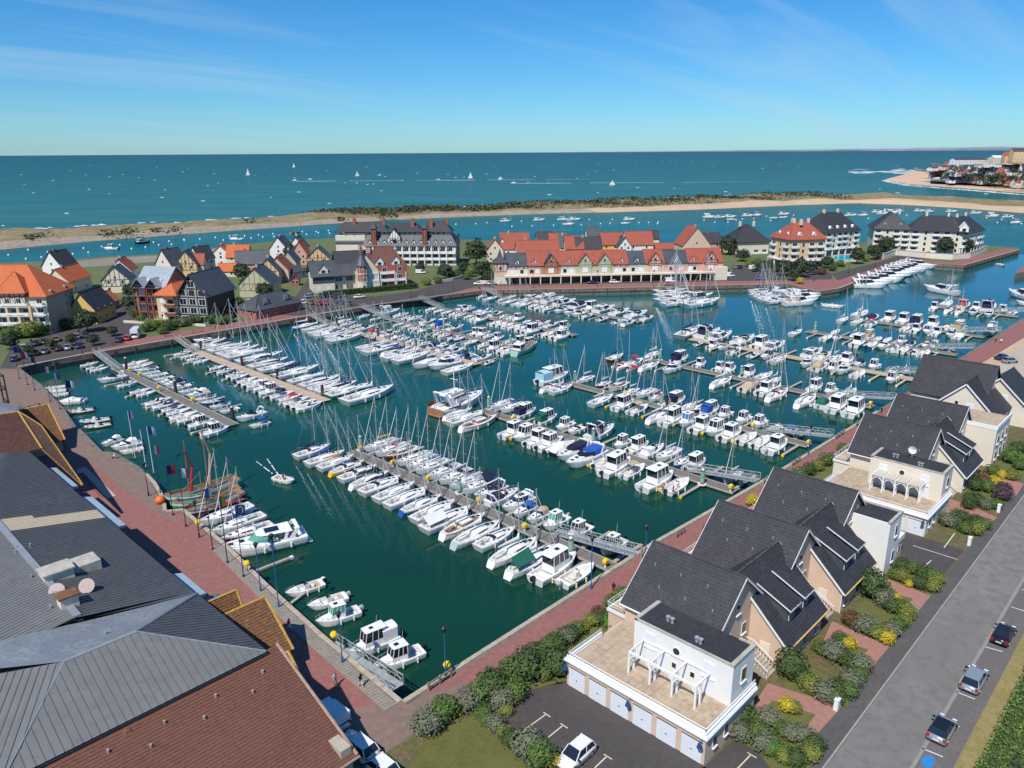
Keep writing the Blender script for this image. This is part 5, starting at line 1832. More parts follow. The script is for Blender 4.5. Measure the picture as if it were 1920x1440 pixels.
for lab, a_, b_, k_, md in (("white open motorboat furthest up the shaded quay by the dark timber frame", (330, 182), (100, 212), 'op', []), ("white open motorboat second along the shaded quay", (345, 222), (105, 240), 'op', []), ("white open motorboat third along the shaded quay", (362, 252), (160, 280), 'op', []),
       ("white covered sport cruiser in the shade of the lichened roof", (530, 322), (258, 348), 'cv', ['lw']), ("dark inflatable boat lying fully in the building's shadow", (610, 405), (340, 440), 'ri', ['hn']),
       ("grey inflatable boat with large black motor at edge of building's shadow", (770, 500), (470, 535), 'ri', []), ("grey inflatable boat just outside the building's shadow", (780, 550), (515, 588), 'ri', []),
       ("white cuddy motorboat behind the tricolour flagpole", (900, 705), (690, 768), 'ca', ['lw']), ("white cuddy motorboat with round hardtop by the curved bastion", (1080, 740), (780, 805), 'ca', ['lw']), ("small white open motorboat against the curved bastion wall", (1065, 800), (905, 832), 'op', [])):
 between(k_, lab, W1(*a_), W1(*b_), md, g2)
g3 = "visiting yachts rafted off the far quay"
for i, (a_, b_, k_, md) in enumerate((((1227, 548), (1293, 543), 'sa', ['cn']), ((1228, 556), (1290, 550), 'sa', ['cn', 'sn']), ((1230, 565), (1293, 557), 'sa', ['sn']), ((1242, 572), (1296, 564), 'sa', ['sn']), ((1288, 559), (1337, 553), 'cr', ['ln', 'th']), ((1282, 574), (1350, 563), 'sa', ['cn']))):
 between(k_, "%s, %s outward in the raft off the red-roofed terrace's quay" % (look(k_, md), ORD[i + 1]), a_, b_, md, g3, z=.8)
G1 = lambda x, y: (1380 + x / 8, 480 + y / 8)
for i, (a_, b_, k_, md) in enumerate((((190, 520), (480, 500), 'sa', ['cn']), ((200, 548), (500, 530), 'sa', ['cn']), ((225, 595), (560, 560), 'sa', ['cn', 'sn']), ((285, 628), (600, 595), 'sa', ['sn']), ((350, 662), (660, 620), 'sa', []), ((450, 692), (800, 650), 'sa', ['sn']),
                                       ((560, 500), (800, 530), 'cr', ['ll']), ((760, 545), (1000, 525), 'cr', ['th']), ((800, 590), (1270, 600), 'my', ['th']), ((830, 640), (1275, 632), 'my', ['th']), ((720, 720), (1225, 690), 'my', ['lt']))):
 lk = look(k_, md) if k_ != 'my' else ("white motor yacht with tan canopy" if 'lt' in md else "long white motor yacht")
 between(k_, "%s, %s in the raft below the red-roofed hotel" % (lk, ORD[i + 1]), G1(*a_), G1(*b_), md, g3, z=.8)
Y1 = lambda x, y: (1560 + x / 8, 440 + y / 8)
for i, (a_, b_) in enumerate((((330, 765), (765, 775)), ((420, 705), (825, 730)), ((520, 668), (1025, 698)), ((600, 632), (1150, 655)), ((700, 590), (1215, 608)), ((800, 555), (1240, 598)), ((850, 520), (1340, 580)), ((930, 500), (1420, 555)), ((1010, 478), (1440, 535)), ((1080, 450), (1560, 500)))):
 between('my', "sleek white motor yacht, %s from the platform end of the yacht row" % ORD[i + 1], Y1(*a_), Y1(*b_), ['th'] + (['ln'] if i in (3, 5, 9) else []) + (['hn'] if i == 3 else []), "motor yachts berthed stern-to along the brick quay", z=.8, L=15.5)
between('my', "white motor yacht under way alone towards the harbour", (1787, 551), (1737, 542), ['th'], z=.5, L=15)
between('my', "white motor yacht at the right edge of the outermost pontoon", (1942, 564), (1891, 550), ['th'], z=.5, L=16)
between('cr', "white cruiser beside the motor yacht at the outermost pontoon's edge", (1944, 574), (1904, 567), ['th'], z=.5)
between('op', "white speedboat with a red-clad helmsman crossing the open water", (1549, 573), (1578, 576), [], z=.4, L=7.5)
between('op', "small white motorboat under way past the stone pier head", (1870, 495), (1884, 499), [], z=.4, L=6.5)
between('op', "small white dinghy motoring across the green basin with a wake", (524, 898), (543, 903), [], z=.3, L=4.6)
def flagpart(parent, loc, w_, h_, ms, name="ensign"):
 mb = MB()
 n_ = len(ms)
 for i in range(n_):
  x0, x1 = w_ * i / n_, w_ * (i + 1) / n_
  y = lambda x: .12 * math.sin(x * 2.6)
  mb.poly([(loc[0] - x0, loc[1] + y(x0), loc[2]), (loc[0] - x1, loc[1] + y(x1), loc[2] - .2 * x1), (loc[0] - x1, loc[1] + y(x1), loc[2] + h_ - .2 * x1), (loc[0] - x0, loc[1] + y(x0), loc[2] + h_)], i)
 mb.tube((loc[0], loc[1], loc[2] - .8), (loc[0], loc[1], loc[2] + h_ + .1), .03, 5, n_)
 return mb.build(name, list(ms) + [TEAK], parent)
t = between('fb', "large cream trawler yacht with wooden stern and red ensign across second house-side pontoon", (811, 776), (910, 740), ['hw', 'th'], L=15.0, z=.8)
flagpart(t, (-5.45, 0.3, 2.2), 1.3, .9, [RED])
mb = MB(); mb.box(-5.62, -5.5, -1.75, 1.75, .35, 1.35); mb.build("wooden_transom", TEAK, t)
mb = MB(); mb.tube((-1.2, 0, 3.2), (-1.25, 0, 7.2), .07, 6); mb.tube((-1.2, -.8, 5.8), (-1.2, .8, 5.8), .05, 5); mb.build("mast", WHITE, t)
t = between('pt', "white fishing cruiser with pale blue flat canopy at the head of third house-side pontoon", (1011, 717), (1063, 702), ['ll'], L=10.5, z=.8)
t = between('sa', "grey ketch with two masts at the head of fifth house-side pontoon", (1266, 635), (1317, 613), ['hk', 'cn', 'sn'], L=14.5, z=.8)
mb = MB(); mb.tube((-3.6, 0, 1.2), (-3.7, 0, 9.2), .07, 6); mb.tube((-3.6, 0, 2.4), (-5.6, 0, 2.5), .05, 5); mb.build("mizzen_mast", NAVY, t)
def trawler(label, stern, bow, L, hullm, house=True, masts=1, houseaft=True, mastm=None, sail=False):
 p, q = at(*stern, .6), at(*bow, .6)
 c = (p + q) / 2; d = q - p
 t = thing("fishing_boat", label, "fishing boat", (c.x, c.y, 0), math.atan2(d.y, d.x), "old wooden working boats")
 bt = Boat(L, L * .33, L * .115, 'work', .75, .25, .06, -.03)
 bt.hull().build("hull", [hullm, HBLACK, WHITE], t, True)
 bt.deck((.08, .88), .45, .86).build("deck", [TEAK, PLANK_G], t)
 mb = MB()
 for sg in (1, -1):
  mb.path([(bt.x(u), sg * bt.w(u), bt.sheer(u) + .05) for u in (.0, .15, .3, .5, .7, .85, .95, 1)], .07, 5)
 mb.build("gunwale", hullm, t)
 if house:
  x0 = bt.x(.12 if houseaft else .5)
  wl, gl, rf_, pl = frustum(x0, x0 + L * .24, L * .12, .7, 2.0, 2.9, .1, .05, .95, .1, .2)
  h_ = wl.build("wheelhouse", WHITE, t); gl.build("window_band", GLASS, h_); pl.build("window_pillars", WHITE, h_); rf_.build("roof", WHITE, t)
  mb = MB(); mb.box(x0 + .1, x0 + .75, -L * .121, -L * .118, .8, 2.3); mb.build("door", TEAK, h_)
 for i in range(masts):
  mb = MB(); xm = bt.x(.55 + .25 * i - (.15 if masts > 1 else 0)); H_ = L * (.55 if not sail else 1.05 - .2 * i)
  mb.tube((xm, 0, .6), (xm - .2, 0, H_), .11, 6, r2=.06); mb.tube((xm, 0, 1.8), (xm - L * .28, 0, 2.1), .08, 5)
  mm = mb.build("mast", mastm or WHITE, t)
  mb = MB()
  for sg in (1, -1):
   for k in (0, .5):
    mb.tube((xm - k, sg * bt.w(.5) * .95, bt.sheer(.5)), (xm - .2, 0, H_ * .92), .015, 3)
  mb.tube((bt.x(.99), 0, bt.sheer(1)), (xm - .2, 0, H_ * .95), .015, 3)
  mb.build("rigging", BLACKP, t)
  if sail:
   mb = MB()
   mb.tube((xm - .25, 0, 2.0), (xm - 1.0, 0, H_ * .55), .28, 7, r2=.18)
   mb.tube((xm - 1.0, 0, H_ * .55), (xm + .4, .8, H_ * .88), .18, 7, r2=.05)
   mb.build("furled_sail", TAN if i == 0 else RED, mm)
 for i in range(6):
  mb = MB(); x = bt.x(.3 + .09 * i); y = random.uniform(-.5, .5) * bt.w(.5)
  mb.dome((x, y, .75), .35, .3, .35, 8, 3)
  mb.build("net_float", [ORANGE, HPALEG, RED][i % 3], t)
 return t
trawler("pale green fishing trawler with white wheelhouse at the head of fourth town pontoon", (958, 667), (1005, 646), 10.8, HPALEG)
trawler("green-hulled old fishing ketch with furled tan sail by the orange buoy", (420, 914), (334, 942), 12.5, HGREEN, False, 2, mastm=TEAK, sail=True)
trawler("low dark green fishing smack lying alongside the old fishing ketch", (425, 928), (346, 953), 11, HGREEN, False, 1, mastm=TEAK)
trawler("dark red wooden fishing smack between the green smack and the white yachts", (430, 938), (362, 966), 11, HRED, False, 1, mastm=TEAK)
p, q = at(1163, 690, .5), at(1200, 676, .5)
c_ = at(1183, 684, .5)
t = thing("trimaran", "white trimaran with red netting and floats on the fourth house-side pontoon", "trimaran", (c_.x - 1.5, c_.y + .2, 0), 0)
for nm, yy, L_, B_ in (("hull", 0, 8.2, 1.5), ("float_hull", 2.4, 6.5, .7), ("float_hull", -2.4, 6.5, .7)):
 bt = Boat(L_, B_, .75, 'classic', .3, 0, .1, -.02)
 h = bt.hull(); d = bt.deck()
 h.v = [(x, y + yy, z) for x, y, z in h.v]; d.v = [(x, y + yy, z) for x, y, z in d.v]
 o = h.build(nm, [WHITE, WHITE, RED], t, True); d.build("deck", [RED if yy else WHITE, WHITE], o)
for x in (-1.2, 1.2):
 mb = MB(); mb.obox((x, -2.4, .85), (x, 2.4, .85), .3, .12); mb.build("crossbeam", WHITE, t)
for sg in (1, -1):
 mb = MB(); mb.poly([(-1.1, sg * .7, .84), (1.1, sg * .7, .84), (1.1, sg * 2.2, .84), (-1.1, sg * 2.2, .84)]); mb.build("netting", RED, t)
mb = MB(); mb.tube((.8, 0, .8), (.6, 0, 10), .07, 6); mb.build("mast", ALU, t)
mb = MB(); mb.box(-.6, 1.5, -.45, .45, .7, 1.15); mb.build("cabin", WHITE, t)
g4 = "boats at moorings in the river"
RIV = [(208, 467, 'ph', 1), (442, 449, 'ph', 0), (948, 415, 'sa', 0), (1012, 413, 'cr', 0), (1056, 412, 'sa', 0), (1079, 412, 'cr', 0), (1067, 421, 'ph', 0), (1181, 412, 'cr', 0), (1173, 419, 'op', 0), (1330, 408, 'fb', 0), (1352, 408, 'cr', 0), (1370, 407, 'cr', 0), (1371, 412, 'op', 0), (1403, 405, 'cr', 0), (1419, 404, 'ph', 0),
       (1452, 409, 'op', 0), (1471, 402, 'cr', 0), (1469, 408, 'ca', 0), (1584, 405, 'op', 0), (1597, 404, 'cr', 0), (1619, 404, 'ph', 0), (1646, 398, 'cr', 0), (1656, 401, 'cr', 0), (1673, 400, 'fb', 0), (1684, 397, 'sa', 0), (1725, 396, 'cr', 0), (1742, 397, 'sa', 0), (1785, 397, 'cr', 0), (1831, 400, 'cr', 0), (1862, 406, 'fb', 0), (1891, 407, 'cr', 0), (1904, 418, 'ph', 0)]
for i, (px, py, k_, w_) in enumerate(RIV):
 p = at(px, py, .3)
 L_ = {'ph': 9, 'sa': 10, 'cr': 10, 'op': 8, 'fb': 11, 'ca': 7.5}[k_]
 lk = {'ph': 'white cabin boat', 'sa': 'white sailing yacht', 'cr': 'white cruiser', 'op': 'low white motorboat', 'fb': 'tall white cruiser', 'ca': 'white cuddy boat'}[k_]
 where = "upstream beside the orange-roofed hotel" if px < 300 else "behind the red and slate cottages" if px < 500 else "in line %s downstream of the grand slate hotel" % ORD[i - 1] if px < 1300 else "%s along the row moored behind the red-roofed hotel" % ORD[i - 8] if px < 1480 else "%s along the river moorings behind the outer hotel" % ORD[i - 17]
 put_boat(k_, "%s %s" % (lk, where), p.x, p.y, R(-44) + random.gauss(0, .06) + (math.pi if px < 900 else 0), L_, ['th'] if k_ == 'cr' else [], g4, drop=('fender', 'guard_rail', 'bow_rail', 'hatch', 'steering_wheel', 'cockpit_seat', 'bench', 'seat', 'rigging', 'aerial'))
trawler("dark work boat moored in the river beside the white cabin boat", (258, 456), (279, 453), 11, HBLACK, True, 0)
trawler("brown wooden barge moored in the river behind the cottages", (546, 437), (561, 435), 9, TEAK, False, 0)
BUOYW = mat("white_buoy", (.8, .8, .78), .5)
rnd = random.Random(11)
bu = MB(); bu.dome((0, 0, 0), .55, .55, .7, 10, 4, full=True); bum = bu.mesh("buoy", BUOYW, True)
spots = [(16, 479), (49, 486), (53, 469), (78, 483), (90, 473), (108, 480), (123, 471), (137, 477), (157, 466), (166, 474), (191, 463), (225, 460), (247, 467), (273, 464), (288, 455), (298, 460), (317, 453), (322, 459), (345, 450), (346, 451), (375, 449), (404, 446), (419, 451), (431, 443), (459, 443), (471, 447), (485, 441), (493, 445), (512, 439), (514, 444), (533, 443), (555, 439), (567, 435), (575, 440), (593, 435), (597, 437), (616, 433), (618, 438), (633, 433), (655, 430), (855, 421), (892, 420), (913, 418), (960, 425), (978, 415), (998, 424), (1038, 423), (1090, 422), (1105, 412), (1126, 420), (1144, 419), (1148, 412), (1198, 418), (1216, 418), (1233, 420), (1234, 417), (1320, 413), (1340, 417), (1365, 417), (1380, 413), (1392, 411), (1413, 410), (1437, 406), (1445, 414), (1488, 404), (1628, 410), (1700, 404), (1850, 409), (1878, 412), (1899, 409), (1915, 420), (1870, 418)]
for px, py in spots:
 p = at(px, py, 0)
 o = link("mooring_buoy", bum, None, (p.x, p.y, .1))
 tag(o, "small white mooring buoy floating in the river", "buoy", "white buoys in the river")
def seasail(px, py, hpx, label, motor=False):
 p = at(px, py, 0)
 dist = p.length
 t = thing("sea_sailboat" if not motor else "sea_motorboat", label, "sailboat" if not motor else "motorboat", (p.x, p.y, 0), R(-44 + rnd.uniform(-25, 25)), "boats out on the open sea")
 L_ = 10 if not motor else 11
 bt = Boat(L_, 3.2, 1.2, 'sail' if not motor else 'motor', .3, 0, .1, 0)
 bt.hull().build("hull", [WHITE, HNAVY, WHITE], t); bt.deck().build("deck", [WHITE, WHITE], t)
 if not motor:
  H_ = hpx * dist / FPX
  mb = MB(); mb.tube((.6, 0, .8), (.5, 0, H_), .1, 5); mb.build("mast", ALU, t)
  mb = MB()
  mb.poly([(.4, 0, 1.8), (.4, 0, H_), (-2, .7, H_ * .5), (-4.4, 1.1, 2.0)]); mb.build("mainsail", WCAN, t)
  mb = MB(); mb.poly([(4.6, 0, 1.5), (.6, 0, H_ * .9), (-.6, 1.0, 2.0)]); mb.build("headsail", WCAN, t)
 else:
  mb = MB(); mb.box(-1.5, 2, -1.2, 1.2, 1, 2.6); mb.build("cabin", WHITE, t)
 return t
def wake(px, py, L_, ang, wd, name="boat_wake"):
 p = at(px, py, 0)
 mb = MB()
 d = Vector((math.cos(ang), math.sin(ang))); n = Vector((-d.y, d.x))
 for sg in (1, -1):
  prev = None
  for i in range(14):
   u = i / 13
   c = Vector((p.x, p.y)) + d * L_ * u + n * sg * (wd * (.25 + .75 * u))
   w_ = wd * .05 * (1 - u) + .06
   ring = [(c.x - n.x * w_, c.y - n.y * w_, .01), (c.x, c.y, .10 * (1 - u) + .03), (c.x + n.x * w_, c.y + n.y * w_, .01)]
   if prev and i % 5 != 4:
    mb.loft([prev, ring], 0, False, False, False)
   prev = ring
 o = struct(name, mb, FOAM, 'stuff')
 return o
for px, py, h_, lb in ((465, 329, 12, "tall white sailboat under full sail near the horizon, westmost"), (551, 314, 8, "distant white sailboat under sail just below the horizon"), (670, 331, 10, "white sailboat under sail between two motorboats at sea"), (882, 335, 12, "white sailboat under sail offshore of the grand slate hotel"), (1148, 348, 10, "white sailboat under sail nearest the dune spit"), (938, 337, 6, "tiny white sailboat offshore beside a larger sailboat")):
 seasail(px, py, h_, lb)
for px, py, lb in ((553, 339, "white motorboat with a long white wake at sea"), (582, 337, "small white motorboat following another motorboat at sea"), (712, 329, "white motorboat stopped at sea beside a sailboat"), (822, 338, "white motorboat speeding with a wake in mid-sea"), (963, 344, "white motorboat with the longest wake heading across the sea")):
 seasail(px, py, 0, lb, True)
for px, py, l_ in ((556, 340, 330), (825, 338, 300), (966, 344, 420)):
 wake(px, py, l_, R(-44), 5)
wake(521, 893, 9, math.atan2(*(at(500, 870, 0) - at(530, 900, 0)).yx), 1.0)
for t0, L0, B0 in TPL.values():
 for c in [t0] + list(t0.children_recursive):
  bpy.data.objects.remove(c, do_unlink=True)
SLATE = patchy("black_slate_tiles", (.036, .036, .042), [(.050, .049, .055), (.028, .028, .033)], .62, (.5, 3), bump=(6, .3, .02))
SLATE2 = patchy("blue_grey_slate", (.062, .070, .082), [(.085, .094, .105), (.05, .056, .068)], .55, (.25, 2), bump=(4, .3, .03))
ZINC = patchy("pale_zinc_sheet", (.30, .34, .38), [(.36, .40, .44), (.25, .29, .33)], .45, (.3, 3))
RTILE = patchy("red_clay_tiles", (.30, .072, .042), [(.25, .06, .04), (.36, .10, .06)], .8, (.3, 3), bump=(5, .4, .03))
OTILE = patchy("bright_orange_tiles", (.48, .105, .030), [(.42, .09, .03), (.53, .15, .055)], .8, (.3, 3), bump=(5, .4, .03))
BTILE = patchy("brown_clay_tiles", (.145, .058, .040), [(.12, .05, .036), (.17, .075, .052)], .85, (.35, 4), bump=(8, .4, .02))
LTILE = patchy("lichened_brown_tiles", (.155, .070, .038), [(.19, .095, .035), (.34, .19, .03)], .9, (.6, 3.0), bump=(8, .5, .02), pos=(.52, .72))
CREAM = mat("cream_render", (.66, .60, .48), .85, noise=(.7, .05))
PEACH = mat("peach_render", (.62, .455, .345), .85, noise=(.5, .05))
PEACH2 = mat("pale_cream_render", (.70, .625, .52), .85, noise=(.5, .05))
WREND = mat("white_render", (.74, .73, .70), .85, noise=(.5, .045))
PINK = mat("pink_render", (.60, .34, .28), .85, noise=(.5, .06))
YREND = mat("yellow_render", (.70, .47, .15), .85, noise=(.5, .06))
OREND = mat("ochre_render", (.66, .47, .27), .85, noise=(.5, .06))
BRICK = mat("red_brick", (.33, .105, .07), .85, noise=(1.5, .15))
OBRICK = mat("orange_brick", (.42, .20, .11), .85, noise=(1.5, .12))
GREENR = mat("pale_green_render", (.47, .45, .30), .85, noise=(.5, .06))
STONEW = mat("stone_wall_facing", (.40, .34, .28), .9, noise=(.8, .15), bump=(2, .3, .03))
TIMB = mat("dark_timber", (.075, .040, .030), .8, noise=(1.2, .25))
TIMB2 = mat("red_brown_timber", (.17, .06, .045), .8, noise=(1.2, .25))
WPAINT = mat("white_paint", (.78, .78, .77), .5)
SHUT = mat("white_roller_shutter", (.72, .74, .78), .5, noise=(2, .03))
DARKV = mat("shop_dark_glass", (.022, .026, .04), .12, spec=.6)
COPP = mat("pale_concrete_coping", (.42, .39, .34), .85, noise=(1.2, .2))
FELT = patchy("bitumen_felt_roof", (.030, .030, .036), [(.040, .039, .044), (.024, .024, .03)], .85, (.3, 2))
TERR = patchy("stained_terrace_paving", (.43, .335, .235), [(.34, .26, .18), (.48, .385, .28)], .9, (.35, 1.6))
def wn(par, x, y, z, w, h, ang, frame=None, pane=None, name="window", d=.12, bars=0, sill=False):
 """window on a wall: ang is the direction the wall faces; z is the sill height"""
 o = link(name, unit(name, frame or WPAINT), par, (x, y, z + h / 2), ang + math.pi / 2, (w, d, h))
 p = link("pane", unit("pane", pane or GLASS), o, (0, -.06, 0), None, (.86, 1.0, .88))
 if bars:
  for i in range(bars):
   link("bar", unit("bar", frame or WPAINT), o, (-.5 + (i + 1) / (bars + 1), -.12, 0), None, (.06 / w * 1.0, 1.0, .9))
 if sill:
  link("sill", unit("sill", WPAINT), o, (0, -.4, -.53), None, (1.12, 2.2, .07))
 return o
def gable_walls(x0, x1, y0, y1, z0, ze, zr, axis='x'):
 mb = MB()
 if axis == 'x':
  ym = (y0 + y1) / 2
  mb.poly([(x0, y0, z0), (x1, y0, z0), (x1, y0, ze), (x0, y0, ze)])
  mb.poly([(x1, y1, z0), (x0, y1, z0), (x0, y1, ze), (x1, y1, ze)])
  mb.poly([(x0, y1, z0), (x0, y0, z0), (x0, y0, ze), (x0, ym, zr), (x0, y1, ze)])
  mb.poly([(x1, y0, z0), (x1, y1, z0), (x1, y1, ze), (x1, ym, zr), (x1, y0, ze)])
 else:
  xm = (x0 + x1) / 2
  mb.poly([(x0, y1, z0), (x0, y0, z0), (x0, y0, ze), (x0, y1, ze)])
  mb.poly([(x1, y0, z0), (x1, y1, z0), (x1, y1, ze), (x1, y0, ze)])
  mb.poly([(x0, y0, z0), (x1, y0, z0), (x1, y0, ze), (xm, y0, zr), (x0, y0, ze)])
  mb.poly([(x1, y1, z0), (x0, y1, z0), (x0, y1, ze), (xm, y1, zr), (x1, y1, ze)])
 return mb
def gable_roof(x0, x1, y0, y1, ze, zr, axis='x', ov=.45, ovg=.35, t=.16, ridge=True):
 """two thick slopes and a ridge; returns mesh and the two upper polygons"""
 mb = MB()
 polys = []
 lift = .10
 if axis == 'x':
  ym = (y0 + y1) / 2
  sl = (zr - ze) / ((y1 - y0) / 2)
  for s, ye in ((-1, y0 - ov), (1, y1 + ov)):
   pl = [(x0 - ovg, ym, zr + lift), (x1 + ovg, ym, zr + lift), (x1 + ovg, ye, ze - sl * ov + lift), (x0 - ovg, ye, ze - sl * ov + lift)]
   polys.append((pl, (0, s, 0)))
  rg = ((x0 - ovg, ym, zr + lift + .03), (x1 + ovg, ym, zr + lift + .03))
 else:
  xm = (x0 + x1) / 2
  sl = (zr - ze) / ((x1 - x0) / 2)
  for s, xe in ((-1, x0 - ov), (1, x1 + ov)):
   pl = [(xm, y0 - ovg, zr + lift), (xm, y1 + ovg, zr + lift), (xe, y1 + ovg, ze - sl * ov + lift), (xe, y0 - ovg, ze - sl * ov + lift)]
   polys.append((pl, (s, 0, 0)))
  rg = ((xm, y0 - ovg, zr + lift + .03), (xm, y1 + ovg, zr + lift + .03))
 for pl, dn in polys:
  slab(mb, pl, t)
 if ridge:
  mb.tube(*rg, .12, 6)
 return mb, polys
def hip_roof(x0, x1, y0, y1, ze, zr, ov=.5, t=.15, hip=None):
 """hipped roof, ridge along the longer side; returns mesh and polygons"""
 X0, X1, Y0, Y1 = x0 - ov, x1 + ov, y0 - ov, y1 + ov
 w = min(X1 - X0, Y1 - Y0) / 2
 h = w if hip is None else hip
 if X1 - X0 >= Y1 - Y0:
  ym = (Y0 + Y1) / 2
  r0, r1 = (min(X0 + h, (X0 + X1) / 2), ym, zr), (max(X1 - h, (X0 + X1) / 2), ym, zr)
  P = [[(X0, Y0, ze), (X1, Y0, ze), r1, r0], [(X1, Y1, ze), (X0, Y1, ze), r0, r1], [(X0, Y1, ze), (X0, Y0, ze), r0], [(X1, Y0, ze), (X1, Y1, ze), r1]]
 else:
  xm = (X0 + X1) / 2
  r0, r1 = (xm, min(Y0 + h, (Y0 + Y1) / 2), zr), (xm, max(Y1 - h, (Y0 + Y1) / 2), zr)
  P = [[(X1, Y0, ze), (X1, Y1, ze), r1, r0], [(X0, Y1, ze), (X0, Y0, ze), r0, r1], [(X0, Y0, ze), (X1, Y0, ze), r0], [(X1, Y1, ze), (X0, Y1, ze), r1]]
 mb = MB()
 for p in P:
  mb.poly(p)
 mb.poly([(X0, Y1, ze), (X1, Y1, ze), (X1, Y0, ze), (X0, Y0, ze)])
 mb.box(X0, X1, Y0, Y1, ze - .2, ze - .003)
 mb.tube(r0, r1, .13, 6)
 for a, b in (((X0, Y0, ze), r0), ((X0, Y1, ze), r0 if X1 - X0 >= Y1 - Y0 else r1), ((X1, Y0, ze), r1 if X1 - X0 >= Y1 - Y0 else r0), ((X1, Y1, ze), r1)):
  mb.tube(a, b, .11, 5)
 return mb, P
def timbers(x0, x1, y, z0, z1, n, face=-1, gable=None, w=.16, axis='x', zr=None, d=.05, braces=True):
 """timber framing standing proud of a wall; along x at y (axis 'x') or along y at x (axis 'y')"""
 mb = MB()
 off = face * d
 def P(u, z):
  return (u, y + off, z) if axis == 'x' else (y + off, u, z)
 upv = (0, 1, 0) if axis == 'x' else (1, 0, 0)
 for z in (z0, z1):
  mb.obox(P(x0, z), P(x1, z), .08, w, up=(0, 0, 1))
 for i in range(n + 1):
  u = x0 + (x1 - x0) * i / n
  zt = z1
  if zr:
   zt = z1 + (zr - z1) * (1 - abs(2 * i / n - 1)) - .1
  mb.obox(P(u, z0), P(u, zt), .08 if True else w, w, up=(1, 0, 0) if axis == 'x' else (0, 1, 0))
 if braces and n >= 3:
  du = (x1 - x0) / n
  for i in range(0, n, 2):
   mb.obox(P(x0 + du * i, z0), P(x0 + du * (i + 1), z1), .06, w * .8, up=(0, 0, 1))
 return mb
def house(label, px, py, wx, wy, ang, eave, ridge, wall, roof, axis='x', hip=False, nwin=(2, 2), timber=None, chimney=True, group=None, name="cottage", cat="house", z=GZ, base=None, gwin=True, dorm=0):
 """a small house; (px, py) = where the middle of its footprint stands"""
 p = base if base is not None else at(px, py, z)
 t = thing(name, label, cat, (p[0], p[1], z), ang, group)
 x0, x1, y0, y1 = -wx / 2, wx / 2, -wy / 2, wy / 2
 if hip:
  mb = MB(); mb.box(x0, x1, y0, y1, -.2, eave); mb.build("wall", wall, t)
  r, P_ = hip_roof(x0, x1, y0, y1, eave, ridge)
 else:
  gable_walls(x0, x1, y0, y1, -.2, eave, ridge, axis).build("wall", wall, t)
  r, P_ = gable_roof(x0, x1, y0, y1, eave, ridge, axis)
 rf = r.build("roof", roof, t)
 if chimney:
  mb = MB(); cx, cy = (x0 + wx * .3, 0) if axis == 'x' else (0, y0 + wy * .3)
  mb.box(cx - .4, cx + .4, cy - .3, cy + .3, ridge - 1.2, ridge + .9); mb.box(cx - .46, cx + .46, cy - .36, cy + .36, ridge + .9, ridge + 1.02)
  mb.build("chimney", BRICK if random.random() < .5 else COPP, rf)
 nst = 1 if eave < 4.2 else 2
 for st in range(nst):
  zz = .9 + st * 2.6
  if zz + 1.2 > eave + .6:
   continue
  for i in range(nwin[0]):
   u = x0 + wx * (i + .5) / nwin[0]
   wn(t, u, y0, zz, 1.0, 1.25, -math.pi / 2)
  for i in range(nwin[1]):
   v = y0 + wy * (i + .5) / nwin[1]
   wn(t, x0, v, zz, 1.0, 1.25, math.pi)
 if gwin and not hip:
  if axis == 'x':
   wn(t, x0, 0, eave + .3, .9, 1.1, math.pi)
  else:
   wn(t, 0, y0, eave + .3, .9, 1.1, -math.pi / 2)
 if timber:
  if axis == 'x':
   timbers(y0, y1, x0, eave * .5, eave, 6, -1, axis='y', zr=ridge).build("timber_frame", timber, t)
  else:
   timbers(x0, x1, y0, eave * .5, eave, 6, -1, axis='x', zr=ridge).build("timber_frame", timber, t)
 return t
def relocate(mb, dx=0, dy=0, dz=0):
 mb.v = [(x + dx, y + dy, z + dz) for x, y, z in mb.v]
 return mb
